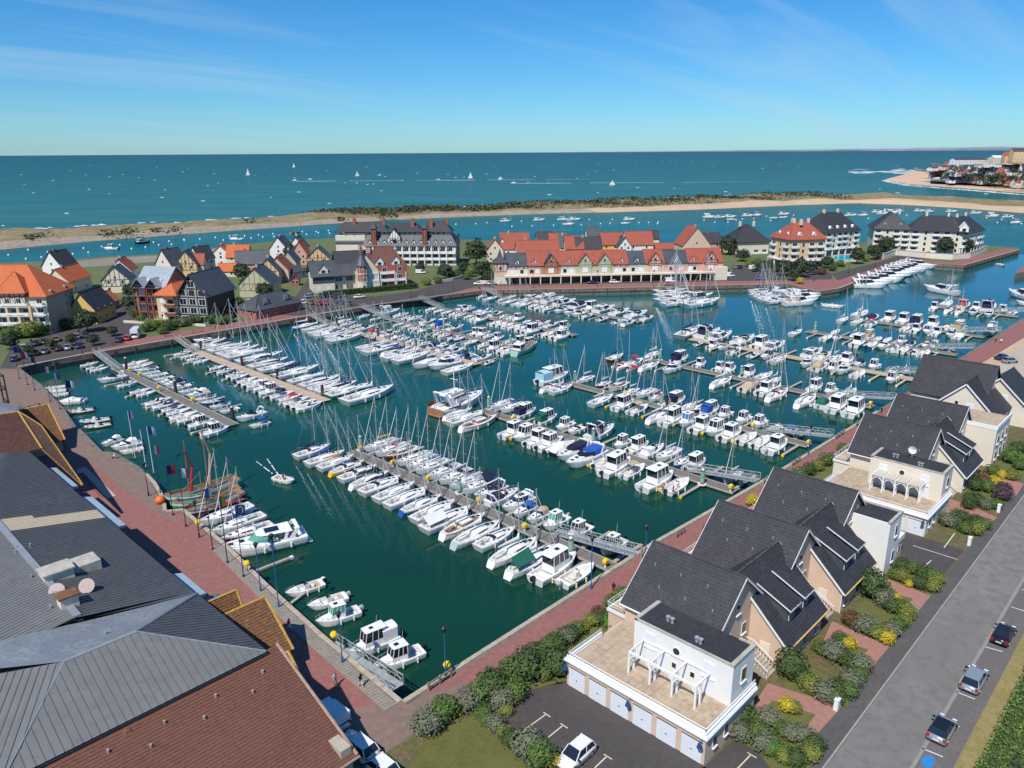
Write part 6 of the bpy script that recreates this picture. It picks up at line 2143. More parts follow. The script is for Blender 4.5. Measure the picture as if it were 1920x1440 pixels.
def slate_house(a0, b0, b1, label, wallm, wing=True, base=0, ridge=12.7, wing_a=(2.4, 11.8), balcony=True, east=5.8, detail=True):
 """main house with its ridge along the promenade's cross direction and a lower wing with dormers on the street"""
 t = thing("slate_roofed_house", label, "house", (a0, b0, GZ), 0, "slate-roofed houses along the promenade")
 ze, zr = 8.0 - GZ, ridge - GZ
 W = b1 - b0
 x0, x1 = -5.3, east - .5
 gable_walls(x0, x1, .4, W - .4, -.2, ze, zr, 'y').build("wall", wallm, t)
 mb, P_ = gable_roof(x0, x1, .4, W - .4, ze, zr, 'y', .5, .4, .14)
 rf = mb.build("roof", SLATE, t)
 for i, (pl, dn) in enumerate(P_):
  o = tiled(pl, dn, .36, .40, .05, .012, seed=i + int(a0)).build("roof_tiles", SLATE, rf)
  o['kind'] = 'stuff'
 for k in range(6):
  mb = MB(); u = .15 + .14 * k; x = x0 * (1 - .35 - .3 * (k % 2)); z = zr + (ze - zr) * abs(x) / 5.3
  mb.box(x - .06, x + .06, W * u - .05, W * u + .05, z + .1, z + .42); mb.build("roof_vent", ZINC, rf)
 for yy in (.0, W):
  mb = MB()
  for s in (-1, 1):
   xe = (x0 - .5) if s < 0 else (x1 + .5)
   mb.obox((0, yy, zr + .02), (xe, yy, zr + (ze - zr) * abs(xe) / 5.3 + .02), .05, .24)
  mb.build("gable_trim", WPAINT, rf)
 mb = MB(); mb.tube((x0 - .55, 0, ze - .45), (x0 - .55, W, ze - .45), .09, 6); mb.build("gutter", WPAINT, rf)
 for x, z, w, h in ((-2.2, 3.2, .9, 1.3), (1.0, 3.2, .9, 1.3), (-.6, 6.2, .9, 1.2)):
  wn(t, x, .4, z, w, h, -math.pi / 2, sill=True)
 o = link("door", unit("door", PEACH2), t, (-1.9 if wing else 2.5, .37, 1.35), None, (1.0, .1, 2.1))
 link("handle", unit("handle", BLACKP), o, (.35, -.8, 0), None, (.06, .6, .05))
 mb = MB(); slab(mb, [(-2.7, .4, 3.1), (-1.1, .4, 3.1), (-1.1, -.55, 2.7), (-2.7, -.55, 2.7)], .1); mb.build("door_hood", SLATE, t)
 if balcony:
  mb = MB(); mb.box(-4.6, 1.2, W - .4, W + 2.3, -.1, 2.6); mb.build("terrace_block", wallm, t)
  mb = MB(); mb.box(-4.75, 1.35, W - .4, W + 2.45, 2.6, 2.95); mb.box(-4.6, 1.2, W + .02, W + 2.28, 2.951, 2.96, 1); mb.build("terrace_slab", [WPAINT, TERR], t)
  mb = MB()
  pts = [(-4.7, W, 3.75), (-4.7, W + 2.4, 3.75), (1.3, W + 2.4, 3.75), (1.3, W, 3.75)]
  mb.path(pts, .035, 5); mb.path([(p[0], p[1], p[2] - .35) for p in pts], .025, 4)
  for a, b in zip(pts, pts[1:]):
   n = max(1, int((Vector(b) - Vector(a)).length / 1.2))
   for i in range(n + 1):
    c = Vector(a).lerp(Vector(b), i / n); mb.tube(c, c - Vector((0, 0, .8)), .025, 4)
  mb.build("terrace_railing", WPAINT, t)
  for x in (-3.2, -.6):
   wn(t, x, W - .4, .3, 1.6, 2.1, math.pi / 2, pane=GLASS)
   wn(t, x, W - .4, 3.2, 1.6, 2.0, math.pi / 2, pane=GLASS)
 if wing:
  wa0, wa1 = wing_a
  yb0, yr = -3.6, 2.3       # street eave wall, ridge line
  zre, zee = 8.7, 3.0
  sl = (zre - zee) / (yr - yb0)
  mb = MB()
  mb.poly([(wa0, yb0, -.2), (wa1, yb0, -.2), (wa1, yb0, zee), (wa0, yb0, zee)])
  for x, f in ((wa0, 1), (wa1, -1)):
   pl = [(x, yb0, -.2), (x, yb0, zee), (x, yr, zre), (x, yr + 3.0, zre - sl * 3.0), (x, yr + 3.0, -.2)]
   mb.poly(pl if f < 0 else pl[::-1])
  mb.build("wing_wall", wallm, t)
  e = yb0 - .45
  ze_ = zee - .45 * sl + .1
  pl = [(wa0 - .3, yr, zre + .1), (wa1 + .3, yr, zre + .1), (wa1 + .3, e, ze_), (wa0 - .3, e, ze_)]
  pl2 = [(wa0 - .3, yr, zre + .1), (wa1 + .3, yr, zre + .1), (wa1 + .3, yr + 5.5, zre + .1 - sl * 5.5), (wa0 - .3, yr + 5.5, zre + .1 - sl * 5.5)]
  mb = MB(); slab(mb, pl, .14); slab(mb, pl2, .14)
  wr = mb.build("wing_roof", SLATE, t)
  mb = MB(); mb.tube((wa0 - .35, yr, zre + .15), (wa1 + .35, yr, zre + .15), .15, 6); mb.build("ridge_tiles", patchy("weathered_ridge", (.06, .055, .05), [(.2, .18, .15), (.03, .03, .03)], .8, (2, 8)), wr)
  for q, dn, sd in ((pl, (0, -1, 0), 3), (pl2, (0, 1, 0), 4)):
   o = tiled(q, dn, .36, .40, .05, .012, seed=sd + int(a0)).build("roof_tiles", SLATE, wr); o['kind'] = 'stuff'
  mb = MB()
  for x in (wa0 - .32, wa1 + .32):
   mb.obox((x, yr, zre + .02), (x, e, ze_ - .06), .05, .24); mb.obox((x, yr, zre + .02), (x, yr + 2.2, zre - sl * 2.2), .05, .24)
  mb.build("gable_trim", WPAINT, wr)
  mb = MB(); mb.tube((wa0 - .3, e - .08, ze_ - .06), (wa1 + .3, e - .08, ze_ - .06), .085, 6); mb.build("gutter", YREND if base == 0 else WPAINT, wr)
  mb = MB(); mb.tube((wa0 - .06, yb0 - .06, zee - .3), (wa0 - .06, yb0 - .06, 0), .06, 6); mb.build("downpipe", WPAINT, t)
  mb = MB(); mb.box(wa0 + .3, wa1 - .2, yb0 - .10, yb0, 1.75, zee - .25); mb.build("slate_hanging", SLATE2, t)
  for x in (wa0 + 1.7, wa0 + 5.2, wa0 + 8.0):
   if x < wa1 - .7:
    wn(t, x, yb0, .45, 1.3, 1.15, -math.pi / 2, sill=True, bars=1)
  for xd in ((wa0 + wa1) / 2 - 1.7, (wa0 + wa1) / 2 + 1.75):
   yf = yb0 + .95
   zf = zee + sl * (yf - yb0)
   hd = 1.9
   zt = zf + hd
   yk = yf + hd / (sl - .42)
   zk = zee + sl * (yk - yb0) + .12
   mb = MB()
   for s in (-1, 1):
    mb.poly([(xd + s * .95, yf, zf), (xd + s * .95, yf, zt), (xd + s * .95, yk, zk)] if s > 0 else [(xd + s * .95, yf, zf), (xd + s * .95, yk, zk), (xd + s * .95, yf, zt)])
   mb.poly([(xd - .95, yf, zf), (xd + .95, yf, zf), (xd + .95, yf, zt), (xd - .95, yf, zt)])
   d = mb.build("dormer", SLATE2, wr)
   q = [(xd - 1.25, yk + .1, zk + .16), (xd + 1.25, yk + .1, zk + .16), (xd + 1.25, yf - .45, zt - .02), (xd - 1.25, yf - .45, zt - .02)]
   mb = MB(); slab(mb, q, .1); dr = mb.build("dormer_roof", SLATE, wr)
   o = tiled(q, (0, -1, 0), .36, .38, .045, .01, seed=int(xd * 7)).build("dormer_tiles", SLATE, wr); o['kind'] = 'stuff'
   wn(wr, xd, yf, zf + .25, 1.15, 1.0, -math.pi / 2, bars=1)
   mb = MB(); mb.obox((xd - 1.27, yf - .47, zt - .05), (xd + 1.27, yf - .47, zt - .05), .05, .16); mb.obox((xd - 1.27, yk, zk + .1), (xd - 1.27, yf - .45, zt - .04), .04, .14); mb.build("dormer_trim", WPAINT, wr)
  mb = MB()
  for i in range(8):
   mb.box(-.2, 1.6, -.5 - .34 * (i + 1), -.5 - .34 * i, -.1, 1.45 - .17 * i)
  mb.box(-.2, 1.6, -.5, .4, -.1, 1.6)
  mb.build("steps", STONEW, t)
  mb = MB()
  for x in (-.25, 1.62):
   mb.obox((x, .3, 2.5), (x, -.5, 2.5), .07, .07); mb.obox((x, -.5, 2.5), (x, -3.2, 1.0), .07, .07)
   for i in range(9):
    y = -.5 - .33 * i; z = 2.5 - .55 * .33 * i; mb.tube((x, y, z), (x, y, z - .85), .03, 4)
  mb.build("stair_railing", WPAINT, t)
  o = link("door", unit("door", PEACH2), t, (wa0 - .04, -1.5, 1.2), math.pi / 2, (1.1, .1, 2.1))
  link("handle", unit("handle", BLACKP), o, (.35, -.8, 0), None, (.06, .6, .05))
 return t
def pergola(x0, x1, y0, y1, z, parent_label, n=3, roof=False):
 t = thing("pergola", parent_label, "pergola", (x0, y0, z))
 H = 2.35
 W, D = y1 - y0, x1 - x0
 mb = MB(); mb.obox((0, 0, H), (0, W, H), .16, .2); mb.build("beam", WPAINT, t)
 mb = MB(); mb.obox((D - .05, 0, H + .1), (D - .05, W, H + .1), .1, .16); mb.build("beam", WPAINT, t)
 for i in range(n + 1):
  y = W * i / n
  mb = MB(); mb.obox((-.1, y, H + .02), (D, y, H + .12), .12, .18); mb.build("rafter", WPAINT, t)
  for x in (0, .85):
   mb = MB(); mb.box(x - .09, x + .09, y - .09, y + .09, 0, H - .08 if x == 0 else H - .02); mb.build("post", WPAINT, t)
  for s in (-1, 1):
   if 0 <= y + s * .5 <= W:
    mb = MB()
    pr = None
    for k in range(6):
     a = math.pi / 2 * k / 5
     q = (0, y + s * (.95 - .88 * math.cos(a)), H - .95 + .88 * math.sin(a)) if False else (0, y + s * (.07 + .88 * (1 - math.cos(a))), H - .98 + .9 * math.sin(a))
     if pr:
      mb.obox(pr, q, .1, .12, up=(1, 0, 0))
     pr = q
    mb.build("brace", WPAINT, t)
 if roof:
  for i in range(n):
   mb = MB(); slab(mb, [(-.2, W * i / n + .1, H + .16), (D, W * i / n + .1, H + .3), (D, W * (i + 1) / n - .1, H + .3), (-.2, W * (i + 1) / n - .1, H + .16)], .04)
   mb.build("roof_panel", mat("polycarbonate_sheet", (.52, .47, .38), .3, noise=(2, .12)), t)
 return t
def garage_block(a0, b0, b1, label, wallm, whitem, blk, lamps=True, aw=5.6, glass_pergola=False):
 """row of garages with a roof terrace and a taller flat-roofed block standing behind it"""
 t = thing("garage_terrace_block", label, "building", (a0, b0, GZ), 0, "garage blocks with roof terraces")
 W = b1 - b0
 ha = blk[1] - a0
 mb = MB(); mb.box(0, ha, 0, W, -.2, 2.78); mb.build("wall", wallm, t)
 mb = MB(); mb.poly([(.32, .32, 2.92), (ha, .32, 2.92), (ha, W - .32, 2.92), (.32, W - .32, 2.92)]); tf = mb.build("terrace_floor", TERR, t)
 kx, ky = int(ha / .9), int(W / .9)
 pmesh = unit("paving_slab", TERR)
 for i in range(kx):
  for j in range(ky):
   xx, yy = .32 + (ha - .64) * (i + .5) / kx, .32 + (W - .64) * (j + .5) / ky
   if xx < blk[0] - a0 - .1 or yy > blk[3] - b0 + .1:
    link("paving_slab", pmesh, tf, (xx, yy, 2.93 + random.uniform(-.006, .008)), None, ((ha - .64) / kx - .035, (W - .64) / ky - .035, .04))
 mb = MB()
 c0, c1 = -.22, .32
 for z0, z1, o_, i_ in ((2.78, 2.95, .26, .3), (2.95, 3.08, .18, .3), (3.08, 3.36, .05, .25)):
  mb.box(-o_, i_, -o_, W + o_, z0, z1); mb.box(i_, ha + .02, -o_, i_, z0, z1); mb.box(i_, ha * .6, W - i_, W + o_, z0, z1)
 mb.build("parapet", WPAINT, t)
 mb = MB(); z = 3.72
 pts = [(ha * .6, W - .1, z), (.1, W - .1, z), (.1, .1, z), (ha, .1, z)]
 mb.path(pts, .04, 5)
 for a, b in zip(pts, pts[1:]):
  n = max(1, int((Vector(b) - Vector(a)).length / 1.9))
  for i in range(n + 1):
   c = Vector(a).lerp(Vector(b), i / n); mb.tube(c, c - Vector((0, 0, .4)), .03, 4)
 mb.build("railing", WPAINT, t)
 nd = 6
 for i in range(nd):
  y = W * (i + .5) / nd
  d = link("garage_door", unit("garage_door", SHUT), t, (-.0, y, 1.08), math.pi / 2 + math.pi, (2.05, .14, 2.12))
  for k in range(1, 4):
   link("door_groove", unit("door_groove", mat("door_groove", (.55, .57, .60), .6)), d, (0, -.0, -.5 + k / 4), None, (1.0, 1.12, .012))
  link("handle", unit("handle", BLACKP), d, (0, -.6, -.02), None, (.06, .5, .04))
  link("door_head_shadow", unit("door_head_shadow", mat("shadow_gap", (.12, .11, .10), .9)), d, (0, -.02, .53), None, (1.04, 1.1, .035))  # thin dark strip at the door head, a shadow line painted as colour
 for x in (1.6, 3.6):
  wn(t, x, 0, 1.0, .7, 1.2, -math.pi / 2, sill=True)
 if lamps:
  for y in (W * .5, .25, W - .2):
   mb = MB(); mb.path([(-.05, y, 2.5), (-.35, y, 2.75), (-.6, y, 2.6)], .03, 5); mb.tube((-.6, y, 2.62), (-.6, y, 2.15), .12, 8, r2=.26)
   mb.build("wall_lamp", mat("blue_lamp_paint", (.02, .06, .20), .45), t)
 x0, x1, y0, y1 = blk[0] - a0, blk[1] - a0, blk[2] - b0, blk[3] - b0
 zt = 9.7 - GZ
 mb = MB(); mb.box(x0, x1, y0, y1, -.2, zt); tb = mb.build("upper_block", whitem, t)
 mb = MB(); mb.box(x0 + .32, x1 - .02, y0 + .32, y1 - .3, zt, zt + .06); rf = mb.build("flat_roof", FELT, t)
 mb = MB(); mb.box(x0 - .06, x1, y0 - .06, y0 + .35, zt, zt + .2); mb.box(x0 - .06, x0 + .16, y0 + .35, y1, zt, zt + .16); mb.box(x0 - .06, x1, y1 - .35, y1 + .06, zt + .001, zt + .2); mb.box(x1 - .15, x1 + .1, y0 + .35, y0 + 1.6, zt, zt + .2)
 mb.build("roof_edge", COPP, t)
 for yv in (y1 - 2.6, y1 - 3.1, y1 - 6.4, y1 - 6.8):
  mb = MB(); mb.tube((x0 + (.9 if yv < y1 - 4 else 1.9), yv, zt + .06), (x0 + (.9 if yv < y1 - 4 else 1.9), yv, zt + .5), .16, 8); mb.tube((x0 + (.9 if yv < y1 - 4 else 1.9), yv, zt + .5), (x0 + (.9 if yv < y1 - 4 else 1.9), yv, zt + .6), .24, 8)
  mb.build("roof_vent", ZINC, rf)
 A = math.pi
 wn(t, x0, y1 - 1.9, 4.9, 1.15, 1.6, A, pane=SHUT, sill=True)
 wn(t, x0, y1 - 2.9, 2.95, 2.6, 2.15, A, pane=SHUT, bars=1)
 wn(t, x0, y0 + 2.4, 4.9, 1.15, 1.6, A, pane=SHUT, sill=True)
 wn(t, x0, y0 + 2.3, 2.95, 1.3, 2.15, A, pane=SHUT)
 for yy in (y0 + 6.0, y0 + 4.0):
  wn(t, x0, yy, 4.0, .5, .6, A)
 mb = MB(); mb.tube((x0 - .05, (y0 + y1) / 2 + .5, 5.9), (x0 + .04, (y0 + y1) / 2 + .5, 5.9), .48, 14); o = mb.build("round_window", WPAINT, t)
 mb = MB(); mb.tube((x0 - .06, (y0 + y1) / 2 + .5, 5.9), (x0 + .04, (y0 + y1) / 2 + .5, 5.9), .36, 14); mb.build("pane", GLASS, o)
 wn(t, (x0 + x1) / 2, y0, 4.6, .9, 1.5, -math.pi / 2, sill=True)
 wn(t, (x0 + x1) / 2 + .4, y0, 1.2, .8, 1.3, -math.pi / 2, sill=True)
 pergola(blk[0] - 2.45, blk[0] - .02, blk[2] + 2.2, blk[3] - 1.2, GZ + 2.95, "white timber pergola on the roof terrace " + ("with clear roof panels" if glass_pergola else "above the garages, open to the sky"), 3 if not glass_pergola else 4, glass_pergola)
 return t
garage_block(50.4, 25.6, 41.2, "peach garage block with six white doors and roof terrace, nearest the car park", PEACH, WREND, (55.3, 59.4, 26.0, 36.7))
slate_house(65.0, 30, 41.3, "peach slate-roofed house with two street dormers directly behind the garages", PEACH)
slate_house(79.2, 29.8, 41.2, "peach slate-roofed house with two street dormers, second from the garages", PEACH)
slate_house(93.4, 29.6, 40.9, "slate-roofed house beside the tall narrow white block and small car park", PEACH, wing=False)
t = thing("stair_block", "tall narrow white block with dark flat roof beside the small car park", "building", (93.4, 25.4, GZ))
mb = MB(); mb.box(0, 4.4, 0, 4.9, -.2, 7.2); mb.build("wall", WREND, t)
mb = MB(); mb.box(.25, 4.1, .3, 4.8, 7.2, 7.26); mb.build("flat_roof", FELT, t)
mb = MB(); mb.box(-.06, 4.46, -.06, .3, 7.2, 7.42); mb.box(4.1, 4.46, .3, 4.9, 7.2, 7.42); mb.build("roof_edge", COPP, t)
wn(t, 2.6, 0, 1.0, .8, 1.6, -math.pi / 2, sill=True); wn(t, 2.6, 0, 4.6, .8, 1.6, -math.pi / 2, sill=True)
t = thing("low_terrace_block", "low peach block with walled terrace between white block and small car park", "building", (97.85, 25.6, GZ))
mb = MB(); mb.box(0, 2.6, 0, 7.5, -.2, 2.6); mb.build("wall", PEACH, t)
mb = MB(); mb.box(-.02, 2.75, -.15, .15, 2.6, 3.3); mb.box(2.45, 2.75, .15, 7.5, 2.6, 3.3); mb.build("parapet", WPAINT, t)
mb = MB(); mb.poly([(0, .15, 2.61), (2.45, .15, 2.61), (2.45, 7.5, 2.61), (0, 7.5, 2.61)]); mb.build("terrace_floor", mat("terracotta_floor", (.42, .19, .12), .8, noise=(2, .15)), t)
for y in (1.8, 4.6):
 wn(t, 2.6, y, 1.1, .8, .8, 0)
wn(t, 1.3, 0, 1.1, .7, .9, -math.pi / 2)
garage_block(107.8, 24.9, 39.8, "cream garage block with glass-roofed pergola on its terrace, across the small car park", PEACH2, PEACH2, (114.3, 118.7, 25.1, 35.2), glass_pergola=True)
slate_house(124.7, 28.9, 40.3, "cream slate-roofed house with a satellite dish, behind the second garages", PEACH2, base=1)
slate_house(139.3, 28.7, 40.1, "cream slate-roofed house whose street side is a broad plain wall", PEACH2, wing=False, base=1)
t = thing("satellite_dish", "white satellite dish standing on the flat roof of the cream block", "satellite dish", (117.9, 26.6 + 4, 9.76))
mb = MB(); mb.tube((0, 0, 0), (0, 0, 1.0), .05, 6); mb.build("mast", GALV, t)
mb = MB(); mb.loft([[(-.15 + .25 * math.cos(.0) * 0, .6 * math.cos(a), 1.2 + .6 * math.sin(a)) for a in [2 * math.pi * k / 14 for k in range(14)]], [(0.1, .1 * math.cos(a), 1.15 + .1 * math.sin(a)) for a in [2 * math.pi * k / 14 for k in range(14)]]], 0, True, False, True); mb.build("dish", WPAINT, t)
t = thing("balcony_block", "broad cream block with a flower-decked balcony on top, before the last slate roofs", "building", (141.5, 24.6, GZ))
mb = MB(); mb.box(0, 9.6, 0, 9, -.2, 6.6); mb.build("wall", PEACH2, t)
mb = MB(); mb.box(-.05, 9.7, -.12, .12, 6.6, 7.3); mb.box(-.05, .2, .12, 6.5, 6.6, 7.3); mb.build("parapet", WPAINT, t)
mb = MB(); mb.poly([(.2, .12, 6.63), (9.6, .12, 6.63), (9.6, 9, 6.63), (.2, 9, 6.63)]); mb.build("balcony_floor", TERR, t)
for st in range(2):
 for x in (2.0, 4.8, 7.6):
  wn(t, x, 0, .9 + st * 2.8, 1.2, 1.5, -math.pi / 2, sill=True)
t = thing("large_gabled_house", "largest cream house with crossing slate gables, last before the gravel yard", "house", (150.5, 24.4, GZ), 0, "slate-roofed houses along the promenade")
mb, P_ = gable_roof(9.6, 21.6, 6.4, 19.2, 5.6, 11.4, 'y', .5, .4)
gable_walls(9.6, 21.6, 6.4, 19.2, -.2, 5.6, 11.4, 'y').build("wall", PEACH2, t)
rf = mb.build("roof", SLATE, t)
for i, (pl, dn) in enumerate(P_):
 o = tiled(pl, dn, .38, .42, .05, .012, seed=40 + i).build("roof_tiles", SLATE, rf); o['kind'] = 'stuff'
for x0_, x1_, y0_, y1_, zr_, nm in ((6.5, 20, 3.5, 14.5, 9.4, "cross_wing"), (17, 27, .4, 11.0, 8.9, "end_wing")):
 gable_walls(x0_, x1_, y0_, y1_, -.2, 4.0, zr_, 'x').build(nm + "_wall", PEACH2, t)
 mb, P_ = gable_roof(x0_, x1_, y0_, y1_, 4.0, zr_, 'x', .5, .4)
 rf = mb.build(nm + "_roof", SLATE, t)
 for i, (pl, dn) in enumerate(P_):
  o = tiled(pl, dn, .38, .42, .05, .012, seed=50 + i).build("roof_tiles", SLATE, rf); o['kind'] = 'stuff'
 mb = MB()
 ym = (y0_ + y1_) / 2
 for s in (-1, 1):
  mb.obox((x0_ - .38, ym, zr_), (x0_ - .38, ym + s * ((y1_ - y0_) / 2 + .5), 3.55), .06, .26)
 mb.build("gable_trim", WPAINT, rf)
 wn(t, x0_, ym - 1.0, 4.3, 1.4, 1.5, math.pi, pane=SHUT, sill=True)
 wn(t, x0_, ym + 1.2, 5.2, .6, .7, math.pi)
for x in (12, 15.2, 18.4):
 wn(t, x, 3.5, .8, 1.1, 1.5, -math.pi / 2, sill=True)
 wn(t, x + 8, .4, .8, 1.1, 1.5, -math.pi / 2, sill=True)
SEAM = patchy("dark_standing_seam_metal", (.088, .092, .098), [(.10, .105, .11), (.076, .080, .086)], .5, (.15, 1.2))
SEAM2 = patchy("grey_standing_seam_metal", (.155, .158, .160), [(.175, .178, .18), (.14, .143, .146)], .5, (.15, 1.2))
GUTZ = patchy("streaked_zinc_gutter_lining", (.20, .215, .235), [(.26, .275, .29), (.17, .185, .205)], .45, (.4, 2.5))
BEIGE = mat("beige_metal_panel", (.52, .44, .32), .5, noise=(1, .06))
VERG = mat("grey_verge_flashing", (.24, .26, .285), .45, noise=(1, .12))
def panels(parent, poly, along, w, m, seed=0, thick=.03, rib=.06, name="roof_panel"):
 """standing-seam sheets over a planar polygon, each sheet with its upstand a piece of its own"""
 poly = [Vector(p) for p in poly]
 n = (poly[1] - poly[0]).cross(poly[2] - poly[0]).normalized()
 if n.z < 0:
  n = -n
 v = Vector(along)
 v = (v - n * v.dot(n)).normalized()
 u = v.cross(n).normalized()
 us = [p.dot(u) for p in poly]
 k0, k1 = math.floor(min(us) / w), math.ceil(max(us) / w)
 for k in range(k0, k1):
  t = clip(clip(poly, u, (k + 1) * w), u, k * w, False)
  if len(t) < 3:
   continue
  mb = MB()
  mb.poly([p + n * thick for p in t])
  ed = [p for p in t if abs(p.dot(u) - k * w) < 1e-3]
  if len(ed) == 2:
   a, b = ed
   mb.obox(a + n * (thick + rib / 2), b + n * (thick + rib / 2), .05, rib, up=n)
  mb.build(name, m, parent)
t = thing("quayside_roofed_building", "large building with dark metal hip roofs and brown tile skirts at the near corner", "building")
mb = MB(); mb.box(2, 25.2, 56.5, 124, 0, 11.6); mb.box(-40, 2, 50, 130, 0, 11.2); mb.build("wall", STONEW, t)
e0, e1, e2, e3 = (26.2, 55.4, 12), (26.0, 68.8, 12), (18.0, 62.0, 15), (12.4, 62.1, 15)
e4 = (5.9, 55.4, 12)
sw = (-14, 62.1, 15)
R_ = thing("tmp", "", "")
bpy.data.objects.remove(R_)
roof = MB()
hipE = [e0, e1, e2]
hipS = [e4, e0, e2, e3]
hipW = [(-20, 44, 8.0), e4, e3, (-14, 62.1, 15)]
for q in (hipE, hipS):
 roof.poly(q)
roof.poly([(e0[0], e0[1], 11.8), (e1[0], e1[1], 11.8), (e4[0], e1[1], 11.8), (e4[0], e4[1], 11.8)])
ro = roof.build("hip_roof", SEAM2, t)
panels(ro, hipE, (Vector(e2) - (Vector(e0) + Vector(e1)) / 2), .52, SEAM)
panels(ro, hipS, (0, 1, .4), .62, SEAM2)
wst = [(-22, 55.4, 12), (5.9, 55.4, 12), (12.4, 62.1, 15), (-4, 79, 13.4), (-22, 79, 13.0)]
panels(ro, [(-14, 48, 9.0), (5.9, 55.3, 12), (12.4, 62.1, 15), (1, 68, 15)], (-.8, -1.2, -.4), .55, SEAM2)
val = [(12.4, 62.15, 15.0), (18.0, 62.05, 15.0), (25.9, 68.9, 12.05), (17.2, 69.4, 13.3), (9.8, 70.5, 14.2), (4, 69, 14.6)]
mb = MB(); mb.poly([val[0], val[1], val[2], val[3]]); mb.poly([val[0], val[3], val[4], val[5]]); mb.build("valley_gutter", GUTZ, ro)
mb = MB(); mb.tube(val[0], val[1], .16, 6); mb.tube(val[1], (26, 68.8, 12.1), .14, 6); mb.tube((26.1, 55.4, 12.1), val[1], .07, 5); mb.tube((5.9, 55.4, 12.1), val[0], .07, 5); mb.build("ridge_flashing", VERG, ro)
rA = (15.8, 69.9, 14.0)
slopeE = [(15.6, 69.8, 13.6), (25.9, 69.0, 12.0), (25.4, 90.9, 12.0), (25.6, 124, 12.0), (16.4, 124, 14.2), (16.2, 97, 14.1)]
ro2 = MB(); ro2.poly([(15.6, 69.8, 13.6), (25.9, 69.0, 12.0), (25.6, 124, 12.0), (16.4, 124, 14.2)]); ro2 = ro2.build("long_roof", SEAM, t)
sl_a = [(15.7, 69.8, 14.0), (25.9, 69.0, 11.98), (25.6, 93.3, 12.0), (16.3, 97.2, 14.0)]
panels(ro2, [(15.7, 69.6, 14.0), (25.8, 69.6, 12.0), (25.8, 93.2, 12.0), (15.7, 93.2, 14.0)], (1, 0, -.2), .50, SEAM)
panels(ro2, [(15.7, 93.2, 14.0), (25.8, 93.2, 12.0), (25.8, 96.0, 12.0), (15.7, 96.0, 14.0)], (1, 0, -.2), .50, BEIGE, name="beige_panel")
panels(ro2, [(15.7, 96.0, 14.0), (19.2, 96.0, 13.307), (19.2, 97.2, 13.307), (15.7, 97.2, 14.0)], (1, 0, -.2), .50, BEIGE, name="beige_panel")
panels(ro2, [(19.2, 96.0, 13.307), (25.8, 96.0, 12.0), (25.8, 97.2, 12.0), (19.2, 97.2, 13.307)], (1, 0, -.2), .50, SEAM)
panels(ro2, [(15.7, 97.2, 14.0), (25.8, 97.2, 12.0), (25.8, 124.0, 12.0), (15.7, 124.0, 14.0)], (1, 0, -.2), .50, SEAM)
panels(ro2, [(1, 70, 12.0), (15.6, 69.8, 14.05), (15.6, 124, 14.05), (1, 124, 12.0)], (-1, 0, -.14), .50, SEAM2)
mb = MB(); mb.box(15.35, 16.0, 69.8, 124, 13.98, 14.16); mb.build("ridge_flashing", VERG, ro2)
CAN = mat("pale_blue_painted_metal", (.33, .42, .46), .5, noise=(1.2, .08))
for y0_, y1_, z_ in ((111, 121.5, 9.4), (93.5, 106.5, 9.6), (71.5, 78.5, 9.5)):
 mb = MB(); slab(mb, [(25.4, y0_, z_ + .8), (28.2, y0_ + .6, z_ + .2), (28.2, y1_ - .6, z_ + .2), (25.4, y1_, z_ + .8)], .35); mb.build("eave_canopy", CAN, t)
mb = MB(); mb.box(25.6, 31.2, 70.8, 76.2, 2.3, 6.4); mb.loft([[(25.6, 70.8, 6.4), (31.2, 70.8, 6.4), (31.2, 76.2, 6.4), (25.6, 76.2, 6.4)], [(25.6, 71.4, 7.1), (30.4, 71.6, 7.1), (30.4, 75.4, 7.1), (25.6, 75.6, 7.1)]]); mb.build("blue_entrance_canopy", mat("blue_canopy_sheet", (.03, .19, .30), .5, noise=(2, .1)), t)
sk = [(27.4, 57.4, 11.8), (4, 53.6, 11.9), (-12, 38, 7.0), (28.0, 44.6, 7.0)]
skp = [(27.4, 56.0, 11.75), (-8, 56.0, 11.75), (-8, 44.2, 7.1), (27.4, 44.2, 7.1)]
mb = MB(); slab(mb, skp, .2); so_ = mb.build("tile_skirt", BTILE, t)
o = tiled(skp, (0, -1, 0), .24, .30, .05, .014, seed=9).build("roof_tiles", BTILE, so_); o['kind'] = 'stuff'
mb = MB(); mb.tube((27.45, 56, 11.85), (27.45, 44.2, 7.2), .14, 6); mb.tube((27.6, 44.1, 7.0), (-8, 44.1, 7.0), .12, 6); mb.build("verge_tiles", mat("pale_verge_tiles", (.34, .24, .18), .85, noise=(3, .2)), so_)
mb = MB(); mb.box(26.2, 27.2, 44.6, 56, 2.4, 8.0); mb.box(-8, 26.2, 44.9, 56.4, 0, 7.0); mb.build("wall", STONEW, t)
for i in range(7):
 for j in range(2):
  x = 25 - 4.2 * i - 1.6 * j; y = 54.2 - 1.2 * j; z = 11.75 - (56 - y) * .394
  mb = MB(); mb.box(x - .07, x + .07, y - .1, y + .1, z, z + .35); mb.build("roof_vent", STONEW, so_)
ap = at(238, 1367, 11.6)
mb = MB()
b_ = 3.6
base = [(ap.x - b_, ap.y - b_ * 1.3, 7.6), (ap.x + b_, ap.y - b_ * 1.3, 7.6), (ap.x + b_, ap.y + b_ * .6, 10.0), (ap.x - b_, ap.y + b_ * .6, 10.0)]
for i in range(4):
 mb.poly([base[i], base[(i + 1) % 4], tuple(ap)])
to = mb.build("turret_roof", BTILE, t)
